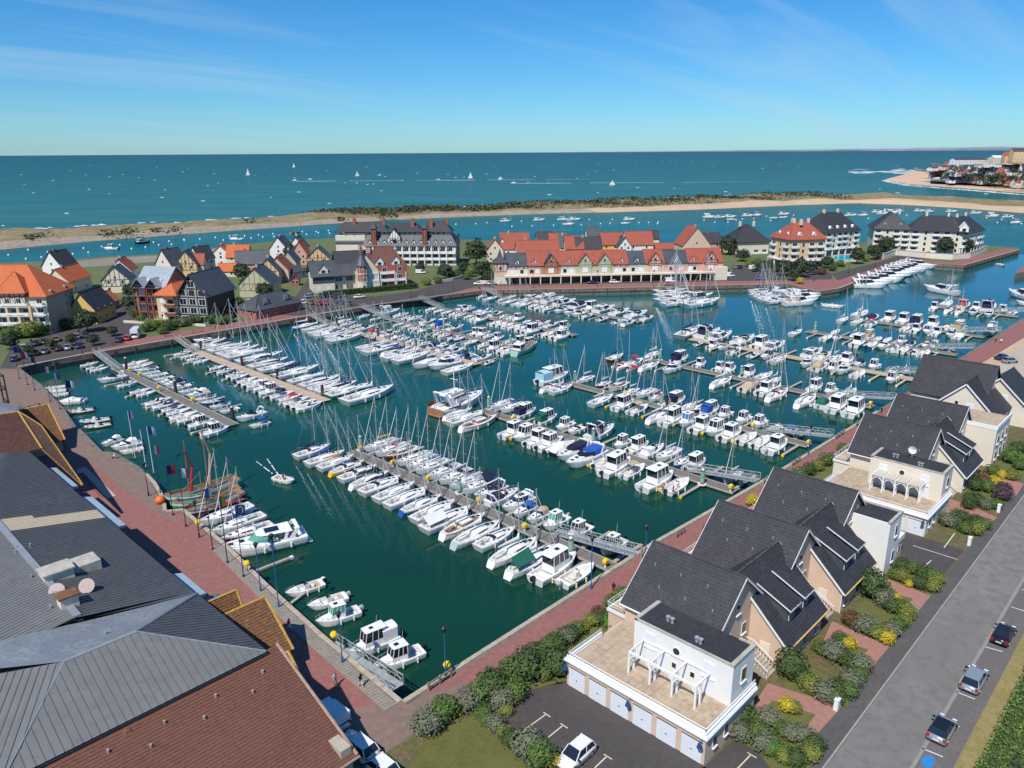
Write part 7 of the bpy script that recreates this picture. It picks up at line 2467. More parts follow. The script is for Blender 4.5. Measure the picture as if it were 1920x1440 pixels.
for i, dn in ((0, (0, -1, -.5)), (1, (1, 0, -1)), (3, (-1, 0, -1))):
 o = tiled([base[i], base[(i + 1) % 4], tuple(ap)], dn, .24, .28, .045, .014, seed=20 + i).build("turret_tiles", LTILE if i == 1 else BTILE, to); o['kind'] = 'stuff'
def lich(pl, dn, m, name, seed, wall=True):
 mb = MB(); slab(mb, pl, .2); o_ = mb.build(name, m, t)
 q = tiled(pl, dn, .30, .34, .06, .02, seed=seed).build("roof_tiles", m, o_); q['kind'] = 'stuff'
 mb = MB()
 mb.tube(pl[0], pl[1], .16, 6); mb.tube(pl[1], pl[2], .15, 6)
 mb.build("ridge_tiles", mat("lichen_covered_ridge", (.46, .27, .06), .9, noise=(4, .35)), o_)
 return o_
lich([(27.0, 68.0, 9.0), (32.6, 68.0, 9.0), (32.6, 63.0, 5.0), (26.6, 63.0, 5.0)], (0, -1, 0), LTILE, "lichened_roof", 31)
mb = MB(); slab(mb, [(27.0, 68.0, 9.0), (32.6, 68.0, 9.0), (32.6, 70.2, 7.3), (27.0, 70.2, 7.3)], .2); mb.build("lichened_roof", LTILE, t)
mb = MB(); mb.poly([(32.3, 63.2, 2.4), (32.3, 70, 2.4), (32.3, 70, 7.2), (32.3, 68, 8.8), (32.3, 63.2, 5.0)]); mb.box(26, 32.25, 63.3, 69.9, 2.3, 5.0); mb.build("wing_wall", STONEW, t)
lich([(27.0, 63.0, 5.05), (32.0, 63.0, 5.05), (30.9, 58.2, 4.4), (27.2, 58.2, 4.4)], (0, -1, 0), BTILE, "lower_roof", 33)
lich([(27.0, 71.6, 8.9), (31.2, 71.6, 8.9), (31.2, 70.4, 7.0), (27.0, 70.4, 7.0)], (0, -1, 0), LTILE, "small_lichened_roof", 34)
lich([(29.0, 158.5, 8.6), (37.6, 158.5, 8.6), (36.6, 147.5, 4.6), (28.5, 147.5, 4.6)], (0, -1, 0), LTILE, "lichened_roof", 35)
mb = MB(); mb.poly([(36.4, 147.8, 2.4), (37.2, 158, 2.4), (37.2, 158, 8.4), (36.4, 147.8, 4.5)]); mb.box(24, 36.3, 148, 158, 2.3, 4.6); mb.build("wing_wall", STONEW, t)
lich([(16, 143.8, 13.4), (29.6, 143.8, 12.6), (27.6, 124.2, 11.9), (16, 124.2, 12.2)], (0, -1, -.3), BTILE, "brown_roof", 36)
lich([(29.6, 143.8, 12.6), (31.4, 139, 10.8), (29.0, 112.5, 9.2), (27.6, 124.2, 11.9)], (1, 0, -.5), LTILE, "lichened_skirt", 37)
mb = MB(); mb.box(10, 27.4, 124, 176, 0, 9.2); mb.build("north_wall", STONEW, t)
zn = [(16, 143.8, 13.4), (29.6, 143.8, 12.6), (33.2, 158, 9.6), (27, 166, 10.6), (16, 166, 11.6)]
zr_ = MB(); zr_.poly(zn); zr_ = zr_.build("zinc_roof", GUTZ, t)
panels(zr_, [(16, 143.9, 13.42), (29.6, 143.9, 12.62), (33.3, 158, 9.62)], (.5, 1, -.2), .6, GUTZ)
lich([(18, 172, 11.8), (29.5, 176, 11.0), (27.4, 162, 10.6), (18, 160, 11.2)], (0, -1, 0), BTILE, "brown_roof", 38)
for (px, py, w_, d_, h_) in ((108, 1085, 2.6, 2.0, 1.7), (130, 1140, 1.5, 1.3, 2.0)):
 p = at(px, py, 13.6)
 mb = MB(); mb.box(p.x - w_ / 2, p.x + w_ / 2, p.y - d_ / 2, p.y + d_ / 2, 12.4, 13.6 + h_ - .6); ch = mb.build("chimney", CREAM, t)
 mb = MB(); mb.box(p.x - w_ / 2 - .15, p.x + w_ / 2 + .15, p.y - d_ / 2 - .15, p.y + d_ / 2 + .15, 13.6 + h_ - .6, 13.6 + h_ - .45); mb.build("chimney_cap", LTILE if h_ > 1.8 else COPP, ch)
p = at(130, 1080, 13.4)
mb = MB(); mb.box(p.x - .9, p.x + 3.0, p.y - .2, p.y + 2.2, 12.6, 14.1); ch = mb.build("plant_box", COPP, t)
for px, py in ((107, 1106), (163, 1097)):
 p = at(px, py, 14.2)
 tt = thing("extractor_dish", "round pinkish satellite dish on the dark metal roof, %s the chimney stack" % ("left of" if px < 120 else "beyond"), "satellite dish", (p.x, p.y, 13.0))
 mb = MB(); mb.tube((0, 0, -.6), (0, 0, 1.0), .06, 6); mb.build("mast", GALV, tt)
 mb = MB(); d = Vector((-.35, -.55, .45)).normalized(); mb.tube(Vector((0, 0, 1.1)), Vector((0, 0, 1.1)) + d * .16, .62, 16, r2=.72); mb.build("dish", mat("faded_pink_dish", (.42, .33, .30), .6, noise=(3, .1)), tt)
for px, py, z_ in ((8, 1157, 12.9),):
 p = at(px, py, z_)
 mb = MB(); mb.obox((p.x - 1.3, p.y, z_), (p.x + 1.3, p.y, z_ + .25), 1.2, .2); mb.build("skylight", ZINC, t)
for px, py in ((32, 1032), (30, 1040), (58, 1027), (96, 1143), (152, 1236), (210, 1213), (146, 1216), (200, 1192), (60, 1086)):
 p = at(px, py, 13.8)
 mb = MB(); mb.tube((p.x, p.y, 13.0), (p.x, p.y, 14.3), .11, 7); mb.box(p.x - .35, p.x + .35, p.y - .3, p.y + .3, 13.6, 13.72); mb.build("vent_pipe", ZINC, t)
tt = thing("timber_balcony_tower", "dark timber balcony frame beside the shaded quay at left edge", "building", (28.5, 176, GZ))
mb = MB()
for x in (0, 3.2, 6.4):
 for y in (0, 4):
  mb.obox((x, y, 0), (x, y, 9), .25, .25)
for z in (.5, 3.2, 6.0, 8.8):
 mb.obox((0, 0, z), (6.4, 0, z), .2, .25); mb.obox((6.4, 0, z), (6.4, 4, z), .2, .25); mb.obox((0, 0, z), (0, 4, z), .2, .25)
mb.build("timber_frame", TIMB, tt)
mb = MB(); mb.box(-8, -.2, -3, 12, -.2, 9.5); mb.build("wall", OBRICK, tt)
mb = MB(); slab(mb, [(-9, -4, 9.4), (1, -4, 8.6), (1, 13, 8.6), (-9, 13, 9.4)], .25); mb.build("roof", RTILE, tt)
for z in (1.2, 4.0, 6.6):
 for y in (1.0, 3.0):
  wn(tt, -.2, y, z, 1.2, 1.3, 0)
def balcony(par, x0, x1, y, z, d=1.3, face=-1, m=None, name="balcony"):
 """slab and white balustrade on the wall facing -y (face -1) in local coordinates"""
 mb = MB()
 y1 = y + face * d
 mb.box(x0, x1, min(y, y1), max(y, y1), z - .18, z)
 mb.box(x0, x1, y1 - .04, y1 + .04, z + .25, z + .95)
 mb.box(x0 - .04, x0 + .04, min(y, y1), max(y, y1), z + .25, z + .95); mb.box(x1 - .04, x1 + .04, min(y, y1), max(y, y1), z + .25, z + .95)
 return mb.build(name, m or WPAINT, par)
def gdormer(par, x, y, z, w, h, d, wallm, roofm, win=True, name="dormer"):
 """gabled dormer standing on a slope that faces -y"""
 mb = MB()
 zr = z + h + w * .65
 mb.poly([(x - w / 2, y, z), (x + w / 2, y, z), (x + w / 2, y, z + h), (x, y, zr), (x - w / 2, y, z + h)])
 mb.poly([(x - w / 2, y, z), (x - w / 2, y, z + h), (x - w / 2, y + d, z + h)])
 mb.poly([(x + w / 2, y, z), (x + w / 2, y + d, z + h), (x + w / 2, y, z + h)])
 o = mb.build(name, wallm, par)
 mb = MB()
 for s in (-1, 1):
  slab(mb, [(x, y - .3, zr + .08), (x, y + d + 1.2, zr + .08), (x + s * (w / 2 + .3), y + d, z + h - .15), (x + s * (w / 2 + .3), y - .3, z + h - .15)], .1)
 mb.build("dormer_roof", roofm, o)
 if win:
  wn(par, x, y, z + .25, w * .5, h * .75, -math.pi / 2)
 return o
t = thing("apartment_hotel", "cream apartment hotel with large orange hipped roof beside the car park", "building", (64.6, 253, GZ), R(136))
L_, D_ = 30, 15.5
mb = MB(); mb.box(0, L_, -D_, 0, -.2, 11.4); mb.build("wall", CREAM, t)
mb = MB(); mb.box(-.03, .0, -D_, 0, -.2, 11.4); mb.build("shaded_side", STONEW, t)  # thin darker sheet; the end wall's shade is put into its colour
r, P_ = hip_roof(0, L_, -D_, 0, 11.4, 19.6, .8, hip=8.8)
rf = r.build("roof", OTILE, t)
for sx in (4.4, 20.5):
 mb = MB(); mb.box(sx + 1.2, sx + 8.4, -2.4, .65, 8.6, 12.6); mb.build("gable_bay", CREAM, t)
 r, P2 = hip_roof(sx + 1.2, sx + 8.4, -6, .65, 12.6, 18.2, .9, hip=4.2)
 r.build("bay_roof", OTILE, rf)
 timbers(sx + 1.2, sx + 8.4, .65, 8.6, 12.4, 5, 1).build("timber_frame", TIMB, t)
 for k in range(2):
  wn(t, sx + 3.2 + 3.2 * k, .66, 9.4, 1.3, 1.6, math.pi / 2, bars=1)
for st in range(4):
 z = .6 + st * 2.75
 for x in (2.0, 6.4, 9.6, 12.8, 17.0, 21.5, 25.0, 28.0):
  if st == 3 and x in (6.4, 9.6, 12.8):
   continue
  wn(t, x, 0, z, 1.7, 1.7, math.pi / 2, bars=1)
 if st:
  for x0_, x1_ in ((.6, 3.6), (5.0, 14.2), (19.0, 28.5)):
   balcony(t, x0_, x1_, 0, z - .3, 1.3, 1)
 for v in (3, 7, 11, 14):
  if (st + v) % 3:
   wn(t, 0, -v, z + .4, .8, 1.1, math.pi)
for x in (4.5, 8.0, 11.2, 14.6):
 mb = MB(); mb.box(x - .35, x + .35, .0, 1.25, -.2, 8.6); mb.build("pier", OREND if x < 12 else BRICK, t)
for x, y in ((9, -2.2), (24, -3)):
 mb = MB(); mb.box(x - .5, x + .5, y - .4, y + .4, 14, 15.2); mb.build("skylight", ZINC, rf)
for v in (3.5, 11.5):
 gd = thing("x", "", ""); bpy.data.objects.remove(gd)
 mb = MB(); mb.box(-.2, 2.2, -v - .6, -v + .6, 11.4, 12.7); mb.build("dormer", STONEW, t)
house("yellow gabled house with steep black roof and red door beside the orange-roofed hotel", 0, 0, 13, 8.0, R(45), 4.6, 9.8, YREND, SLATE, 'x', nwin=(3, 0), base=at(178, 600, GZ), chimney=False, gwin=False)
house("small orange-roofed outbuilding behind the yellow gabled house", 0, 0, 7, 6, R(45), 2.8, 5.8, OBRICK, OTILE, 'x', nwin=(2, 0), base=at(200, 578, GZ), chimney=False, gwin=False)
t = thing("half_timbered_flats", "brick and timber flats with pale zinc roof, tall timber balconies and glazed slate gable", "building", (91.2, 256.0, GZ), R(-58))
L_, D_ = 24, 13
mb = MB(); mb.box(0, 10.5, 0, D_, -.2, 9.6); mb.build("wall", OBRICK, t)
mb = MB(); slab(mb, [(-.6, -.6, 10.2), (11, -.6, 10.2), (11, 6.5, 16.2), (-.6, 6.5, 16.2)], .2); slab(mb, [(-.6, 6.5, 16.2), (11, 6.5, 16.2), (11, D_ + .6, 10.2), (-.6, D_ + .6, 10.2)], .2); rf = mb.build("roof", ZINC, t)
mb = MB(); mb.poly([(0, 0, 9.6), (0, 6.5, 16), (0, D_, 9.6)]); mb.poly([(10.5, 0, 9.6), (10.5, D_, 9.6), (10.5, 6.5, 16)]); mb.build("gable", OBRICK, t)
for i, x in enumerate((.3, 5.2)):
 mb = MB(); mb.box(x, x + 4.2, -1.6, 0, -.2, .2); mb.build("bay_floor", CREAM, t)
 fr = MB()
 for xx in (x, x + 4.2):
  fr.obox((xx, -1.6, 0), (xx, -1.6, 11), .3, .3)
 for z in (2.6, 5.2, 7.8, 10.4):
  fr.obox((x, -1.6, z), (x + 4.2, -1.6, z), .25, .3); fr.obox((x, -1.6, z + .9), (x + 4.2, -1.6, z + .9), .12, .12)
  fr.box(x, x + 4.2, -1.6, 0, z - .2, z - .08)
 fr.build("timber_balconies", TIMB2, t)
 mb = MB()
 for s in (-1, 1):
  slab(mb, [(x + 2.1, -2.1, 13.6), (x + 2.1, 2.2, 13.6), (x + 2.1 + s * 2.6, 2.2, 10.6), (x + 2.1 + s * 2.6, -2.1, 10.6)], .15)
 mb.build("bay_roof", ZINC, rf)
 for st in range(4):
  wn(t, x + 2.1, 0, .3 + 2.6 * st, 2.6, 2.0, -math.pi / 2, pane=SHUT if (st + i) % 2 else GLASS, bars=1)
for x in (4.0, 8.2):
 mb = MB(); mb.box(x - .5, x + .5, 1.4, 2.4, 11.9, 12.8); mb.build("skylight", WPAINT, rf)
mb = MB(); mb.box(10.5, 17.5, -4.5, 8, -.2, 9.0); mb.build("corner_wall", OREND, t)
r, P2 = hip_roof(10.5, 17.5, -4.5, 8, 9.0, 12.2, .7)
r.build("corner_roof", OTILE, t)
for st in range(3):
 wn(t, 12.4, -4.5, .8 + 2.8 * st, 1.4, 1.7, -math.pi / 2, pane=SHUT); balcony(t, 13.6, 17.4, -4.5, 2.6 + 2.7 * st, 1.2, -1, TIMB2)
 wn(t, 15.4, -4.5, .6 + 2.8 * st, 2.2, 1.9, -math.pi / 2)
gable_walls(17.5, 27.5, -3.5, 12, -.2, 9.2, 15.5, 'y').build("glazed_gable_wall", TIMB, t)
mb, P2 = gable_roof(17.5, 27.5, -3.5, 12, 9.2, 15.5, 'y', .6, .9); mb.build("glazed_gable_roof", SLATE2, t)
for st in range(4):
 for x in (19.2, 22.5, 25.8):
  wn(t, x, -3.5, .4 + 2.75 * st, 2.4, 2.1, -math.pi / 2, bars=1)
for x in (17.9, 20.9, 24.1, 27.1):
 mb = MB(); mb.obox((x, -3.62, 0), (x, -3.62, 9.5 + (2.5 if 18 < x < 27 else 0)), .22, .2); mb.build("green_mullion", HPALEG, t)
wn(t, 22.5, -3.5, 11.4, 2.6, 2.2, -math.pi / 2, bars=1)
timbers(17.5, 27.5, -3.5, 9.2, 10.8, 6, -1, zr=None).build("timber_frame", TIMB, t)
mb = MB(); mb.box(-1, 28, -6.5, -6.3, -.2, .8); mb.build("garden_wall", CREAM, t)
house("pale green half-timbered house with slate roof facing the street corner", 0, 0, 12, 11.5, R(-47), 5.0, 10.6, GREENR, SLATE2, 'y', nwin=(0, 2), timber=mat("grey_green_timber", (.20, .20, .13), .8), base=at(490, 552, GZ), gwin=False)
t = house("low slate-roofed harbour building with two small timbered gables by the promenade", 0, 0, 19, 9.5, R(10), 2.9, 6.8, BRICK, SLATE2, 'x', True, nwin=(6, 2), base=at(508, 587, GZ), chimney=False, name="harbour_office", cat="building")
for x in (-4, 4.5):
 gdormer(t, x, -3.6, 3.6, 2.6, .7, 2.2, WREND, SLATE2, False)
 timbers(x - 1.3, x + 1.3, -3.62, 3.6, 4.3, 3, -1, zr=5.9).build("timber_frame", TIMB, t)
t = thing("turreted_villa", "cream villa with brick turret, blue slate and brown tiled roofs behind a long hedge", "building", (155.2, 254.6, GZ), R(-24))
mb = MB(); mb.box(0, 8, 0, 12, -.2, 6.6); mb.box(8, 16.5, 1.0, 12, -.2, 7.0); mb.build("slate_wing_wall", CREAM, t)
mb = MB(); mb.box(-.12, 8.1, -.12, 0, 3.6, 6.4); mb.build("slate_hanging", SLATE2, t)
r, P2 = gable_roof(0, 16.5, 0, 12, 6.6, 11.2, 'x', .8, .8); rf = r.build("slate_roof", SLATE2, t)
gdormer(t, 4.2, .6, 7.0, 3.4, 1.6, 3.0, CREAM, SLATE2)
for st in range(2):
 for x in (9.6, 13.6):
  wn(t, x + .3, 1.0, .6 + 3 * st, 3.2, 2.0, -math.pi / 2, pane=mat("brown_balcony_recess", (.16, .12, .09), .8), bars=1)
 for x in (2.2, 5.8):
  wn(t, x, 0, .8 + 2.8 * st, 1.3, 1.5, -math.pi / 2, pane=SHUT if st == 0 else GLASS)
gable_walls(16, 25, -1, 13, -.2, 7.4, 13.2, 'y').build("rear_wall", CREAM, t)
mb, P2 = gable_roof(10, 24, 2, 15, 7.6, 14.2, 'x', .6, .6); mb.build("dark_slate_roof", SLATE, t)
mb = MB(); mb.tube((18.6, -1.4, -.2), (18.6, -1.4, 3.4), 2.25, 10); mb.build("turret_base", CREAM, t)
mb = MB(); mb.tube((18.6, -1.4, 3.4), (18.6, -1.4, 9.6), 2.1, 10); tu = mb.build("turret", BRICK, t)
mb = MB()
for z in (3.3, 6.4, 9.5):
 mb.tube((18.6, -1.4, z), (18.6, -1.4, z + .35), 2.3, 10)
for k in range(5):
 a = -math.pi / 2 + (k - 2) * .63
 mb.tube((18.6 + 2.12 * math.cos(a), -1.4 + 2.12 * math.sin(a), 3.4), (18.6 + 2.12 * math.cos(a), -1.4 + 2.12 * math.sin(a), 9.5), .14, 4)
mb.build("turret_trim", CREAM, tu)
for st in range(3):
 wn(tu, 18.6, -3.55, .6 + 3.1 * st, 1.0, 1.7, -math.pi / 2)
mb = MB(); mb.tube((18.6, -1.4, 9.8), (18.6, -1.4, 13.2), 2.7, 12, r2=.9); mb.tube((18.6, -1.4, 13.2), (18.6, -1.4, 17.4), .9, 12, r2=.03); mb.build("turret_spire", SLATE2, tu)
mb = MB(); mb.box(21, 37, .5, 12, -.2, 8.6); mb.build("brick_wing_wall", BRICK, t)
r, P2 = hip_roof(22.5, 36, 1.5, 12, 8.6, 15.6, .9, hip=4.5); rf2 = r.build("brown_roof", BTILE, t)
for x in (26.0, 32.5):
 gdormer(t, x, .9, 8.7, 3.2, 1.7, 3.0, WREND, BTILE)
for i, x0_ in enumerate((21.2, 25.8, 32)):
 for st in range(3):
  if st < 2 or i != 2:
   balcony(t, x0_, x0_ + (3.8 if i != 1 else 5.6), .5, 2.9 * st + (.0 if st else .05), 1.6, -1)
  wn(t, x0_ + 1.9, .5, .5 + 2.9 * st, 1.8, 1.9, -math.pi / 2, bars=1)
 for x in (x0_, x0_ + (3.8 if i != 1 else 5.6)):
  mb = MB(); mb.box(x - .14, x + .14, -1.15, -.9, -.2, 6.2); mb.build("post", WPAINT, t)
for x, z in ((20.2, 15.2), (23, 14)):
 mb = MB(); mb.box(x - .8, x + .8, 6.4, 7.6, 9, z + 1.6)
 mb.build("chimney", BRICK, t)
 mb = MB()
 for k in range(3):
  mb.box(x - .84, x + .84, 6.36, 7.64, z - .6 + k * .7, z - .3 + k * .7)
 mb.build("chimney_band", WREND, t)
t = thing("grand_hotel", "grand cream hotel with long slate mansard roof, brick towers and rows of dormers", "building", (212.5, 301, GZ), R(-48))
L_ = 43
mb = MB(); mb.box(0, L_, 0, 17, -.2, 9.4); mb.build("wall", CREAM, t)
mb = MB(); mb.box(L_, L_ + .05, 0, 17, -.2, 13.5); mb.build("slate_end_wall", SLATE2, t)
mb = MB(); mb.loft([[(-.6, -.7, 9.2), (L_ + .6, -.7, 9.2), (L_ + .6, 17.7, 9.2), (-.6, 17.7, 9.2)], [(-.2, 2.8, 13.8), (L_ - 2.4, 2.8, 13.8), (L_ - 2.4, 14.5, 13.8), (-.2, 14.5, 13.8)]]); rf = mb.build("mansard_roof", SLATE2, t)
mb = MB(); mb.box(-.1, L_ - 3, 4.6, 13, 13.8, 15.2); mb.build("attic_wall", CREAM, t)
for x0_, x1_, zr_ in ((-14, 10, 19.4), (10, 26, 18.8), (26, 40, 19.6)):
 r, P2 = hip_roof(x0_, x1_, 4.6, 13, 15.2, zr_, .8, hip=3.6); r.build("upper_roof", SLATE, t)
 for k in range(int((x1_ - x0_) / 2.4)):
  wn(t, x0_ + 1.2 + 2.4 * k, 4.55, 13.95, 1.0, 1.0, -math.pi / 2) if x0_ >= 10 or x0_ + 2.4 * k > 0 else None
mb = MB(); mb.box(-14, 0, 1.5, 16, -.2, 13.8); mb.build("west_wing_wall", CREAM, t)
mb = MB(); mb.loft([[(-14.6, .8, 10.6), (0, .8, 10.6), (0, 16.7, 10.6), (-14.6, 16.7, 10.6)], [(-11, 4, 14.6), (0, 4, 14.6), (0, 13.5, 14.6), (-11, 13.5, 14.6)]]); mb.build("west_wing_roof", SLATE, t)
for x in (-9, -5):
 gdormer(t, x, 2.0, 11.0, 2.2, 1.6, 2.6, CREAM, SLATE)
for k in range(12):
 x = 2.4 + 3.45 * k
 gdormer(t, x, .1, 9.6, 1.7, 1.3, 2.4, WREND, SLATE2)
 for st in range(3):
  wn(t, x, 0, .7 + 2.95 * st, 2.2, 2.0, -math.pi / 2, pane=GLASS, bars=1)
 mb = MB(); mb.box(x - 1.9, x - 1.55, -1.3, .0, -.2, 9.0); mb.build("pilaster", WREND, t)
for st in (1, 2):
 balcony(t, .2, L_ - .2, 0, 2.75 + 2.95 * (st - 1), 1.25, -1)
gdormer(t, 14, .2, 9.6, 6.0, 3.4, 5.0, WREND, SLATE, True, "timbered_gable")
timbers(11, 17, .18, 9.8, 12.8, 5, -1, zr=16.6).build("timber_frame", TIMB, t)
for x in (4.6, 28.5):
 mb = MB(); mb.box(x - 1.1, x + 1.1, -.4, 2.4, 8.5, 17.2); tw = mb.build("timbered_tower", BRICK, t)
 timbers(x - 1.1, x + 1.1, -.4, 10, 17, 3, -1).build("timber_frame", TIMB, tw)
 mb = MB(); mb.loft([[(x - 1.6, -.9, 17.2), (x + 1.6, -.9, 17.2), (x + 1.6, 2.9, 17.2), (x - 1.6, 2.9, 17.2)], [(x - .1, .9, 19.4), (x + .1, .9, 19.4), (x + .1, 1.1, 19.4), (x - .1, 1.1, 19.4)]]); mb.build("tower_roof", SLATE, tw)
for x, y in ((8, 8), (22, 7), (31, 6), (38, 9), (-6, 8)):
 mb = MB(); mb.box(x - .7, x + .7, y - .5, y + .5, 15, 21.4); mb.box(x - .8, x + .8, y - .6, y + .6, 20.4, 20.8); mb.build("chimney", BRICK, t)
for st in range(4):
 for v in (3, 8, 13):
  wn(t, L_ + .05, v, 1 + 3 * st, 1.2, 1.6, 0)
t = thing("arcade_terrace", "long terrace with dark shop arcade, pastel gabled fronts and red and slate roofs", "building", (215.8, 217.9, GZ), R(-40.3))
W_ = 95.0
mb = MB(); mb.box(6, W_ - 5, .4, 11, -.2, 2.9); mb.build("shopfront", DARKV, t)
mb = MB(); mb.box(0, 6, 0, 11, -.2, 2.9); mb.box(W_ - 5, W_, 0, 11, -.2, 2.9); mb.build("end_wall", CREAM, t)
mb = MB(); mb.box(4, W_ - 4, -2.2, 11, 2.9, 3.5); mb.build("arcade_slab", CREAM, t)
for i in range(21):
 x = 6 + (W_ - 12) * i / 20
 mb = MB(); mb.box(x - .2, x + .2, -2.15, -1.75, -.2, 2.9); mb.build("arcade_post", CREAM, t)
segs = [(0, 5, 'tower'), (5, 13.5, 's'), (13.5, 19, 'r'), (19, 27, 'g', OBRICK, SLATE2), (27, 33, 'r'), (33, 41, 'g', GREENR, RTILE), (41, 49, 'g', GREENR, RTILE), (49, 55, 'r'), (55, 62, 's'), (62, 70, 'g', PEACH, RTILE), (70, 80, 's'), (80, 84, 'r'), (84, 95, 'g', PINK, RTILE)]
ws = [CREAM, PEACH2, PINK, GREENR, CREAM, PEACH2, CREAM, PEACH2, CREAM, PEACH, PINK, PEACH2, PINK]
for i, sg in enumerate(segs):
 x0_, x1_, kd = sg[0], sg[1], sg[2]
 wm = sg[3] if kd == 'g' else ws[i]
 if kd == 'tower':
  mb = MB(); mb.box(x0_, x1_, 0, 6, 2.9, 8.6); mb.build("tower_wall", PEACH, t)
  mb = MB(); mb.loft([[(x0_ - .6, -.6, 8.6), (x1_ + .6, -.6, 8.6), (x1_ + .6, 6.6, 8.6), (x0_ - .6, 6.6, 8.6)], [(x0_ + 1.4, 2, 10.4), (x1_ - 1.4, 2, 10.4), (x1_ - 1.4, 4, 10.4), (x0_ + 1.4, 4, 10.4)], [(2.45, 2.95, 13.8), (2.55, 2.95, 13.8), (2.55, 3.05, 13.8), (2.45, 3.05, 13.8)]]); mb.build("tower_spire", SLATE2, t)
  wn(t, 2.5, 0, 5.6, 1.3, 1.5, -math.pi / 2)
  timbers(x0_, x1_, 0, 5, 8.5, 4, -1).build("timber_frame", TIMB2, t)
  continue
 mb = MB(); mb.box(x0_ + .01, x1_ - .01, 0, 11, 3.5, 7.6); mb.build("wall", wm, t)
 rm = {'s': SLATE2, 'r': RTILE, 'g': RTILE}[kd]
 if kd == 'g':
  rm = sg[4]
 mb, P2 = gable_roof(x0_, x1_, 0, 11, 7.5, 12.2 if kd != 's' else 11.6, 'x', .5, .05); mb.build("roof", RTILE if kd == 'g' else rm, t)
 if kd == 'g':
  gw = min(5.2, (x1_ - x0_) * .7); xm = (x0_ + x1_) / 2
  mb = MB(); zr_ = 11.8
  mb.poly([(xm - gw / 2, -.35, 3.5), (xm + gw / 2, -.35, 3.5), (xm + gw / 2, -.35, 8.4), (xm, -.35, zr_), (xm - gw / 2, -.35, 8.4)])
  mb.box(xm - gw / 2, xm + gw / 2, -.34, .1, 3.5, 8.4); mb.build("gable_front", wm, t)
  mb = MB()
  for s in (-1, 1):
   slab(mb, [(xm, -.8, zr_ + .15), (xm, 6, zr_ + .15), (xm + s * (gw / 2 + .5), 3, 8.0), (xm + s * (gw / 2 + .5), -.8, 8.0)], .14)
  mb.build("gable_roof", rm, t)
  timbers(xm - gw / 2, xm + gw / 2, -.36, 6.3, 8.4, 5, -1, zr=zr_).build("timber_frame", TIMB2 if wm is not GREENR else HPALEG, t)
  wn(t, xm, -.36, 8.0, .9, 1.5, -math.pi / 2); wn(t, xm, -.36, 4.2, 2.2, 1.9, -math.pi / 2, pane=SHUT)
 else:
  timbers(x0_ + .1, x1_ - .1, 0, 6.0, 7.4, 5, -1).build("timber_frame", TIMB2 if i % 2 else HPALEG, t)
  gdormer(t, (x0_ + x1_) / 2, .4, 7.7, 1.6, 1.0, 2.2, WREND, rm)
  for k in range(2):
   wn(t, x0_ + (x1_ - x0_) * (.28 + .44 * k), 0, 4.0, 1.6, 1.7, -math.pi / 2, pane=SHUT if (i + k) % 2 else GLASS)
mb = MB(); mb.box(W_ - 4, W_ + 1.2, -2.2, 0, -.2, 5.4); mb.build("end_kiosk", CREAM, t)
cg = "cottages between the quay and the river"
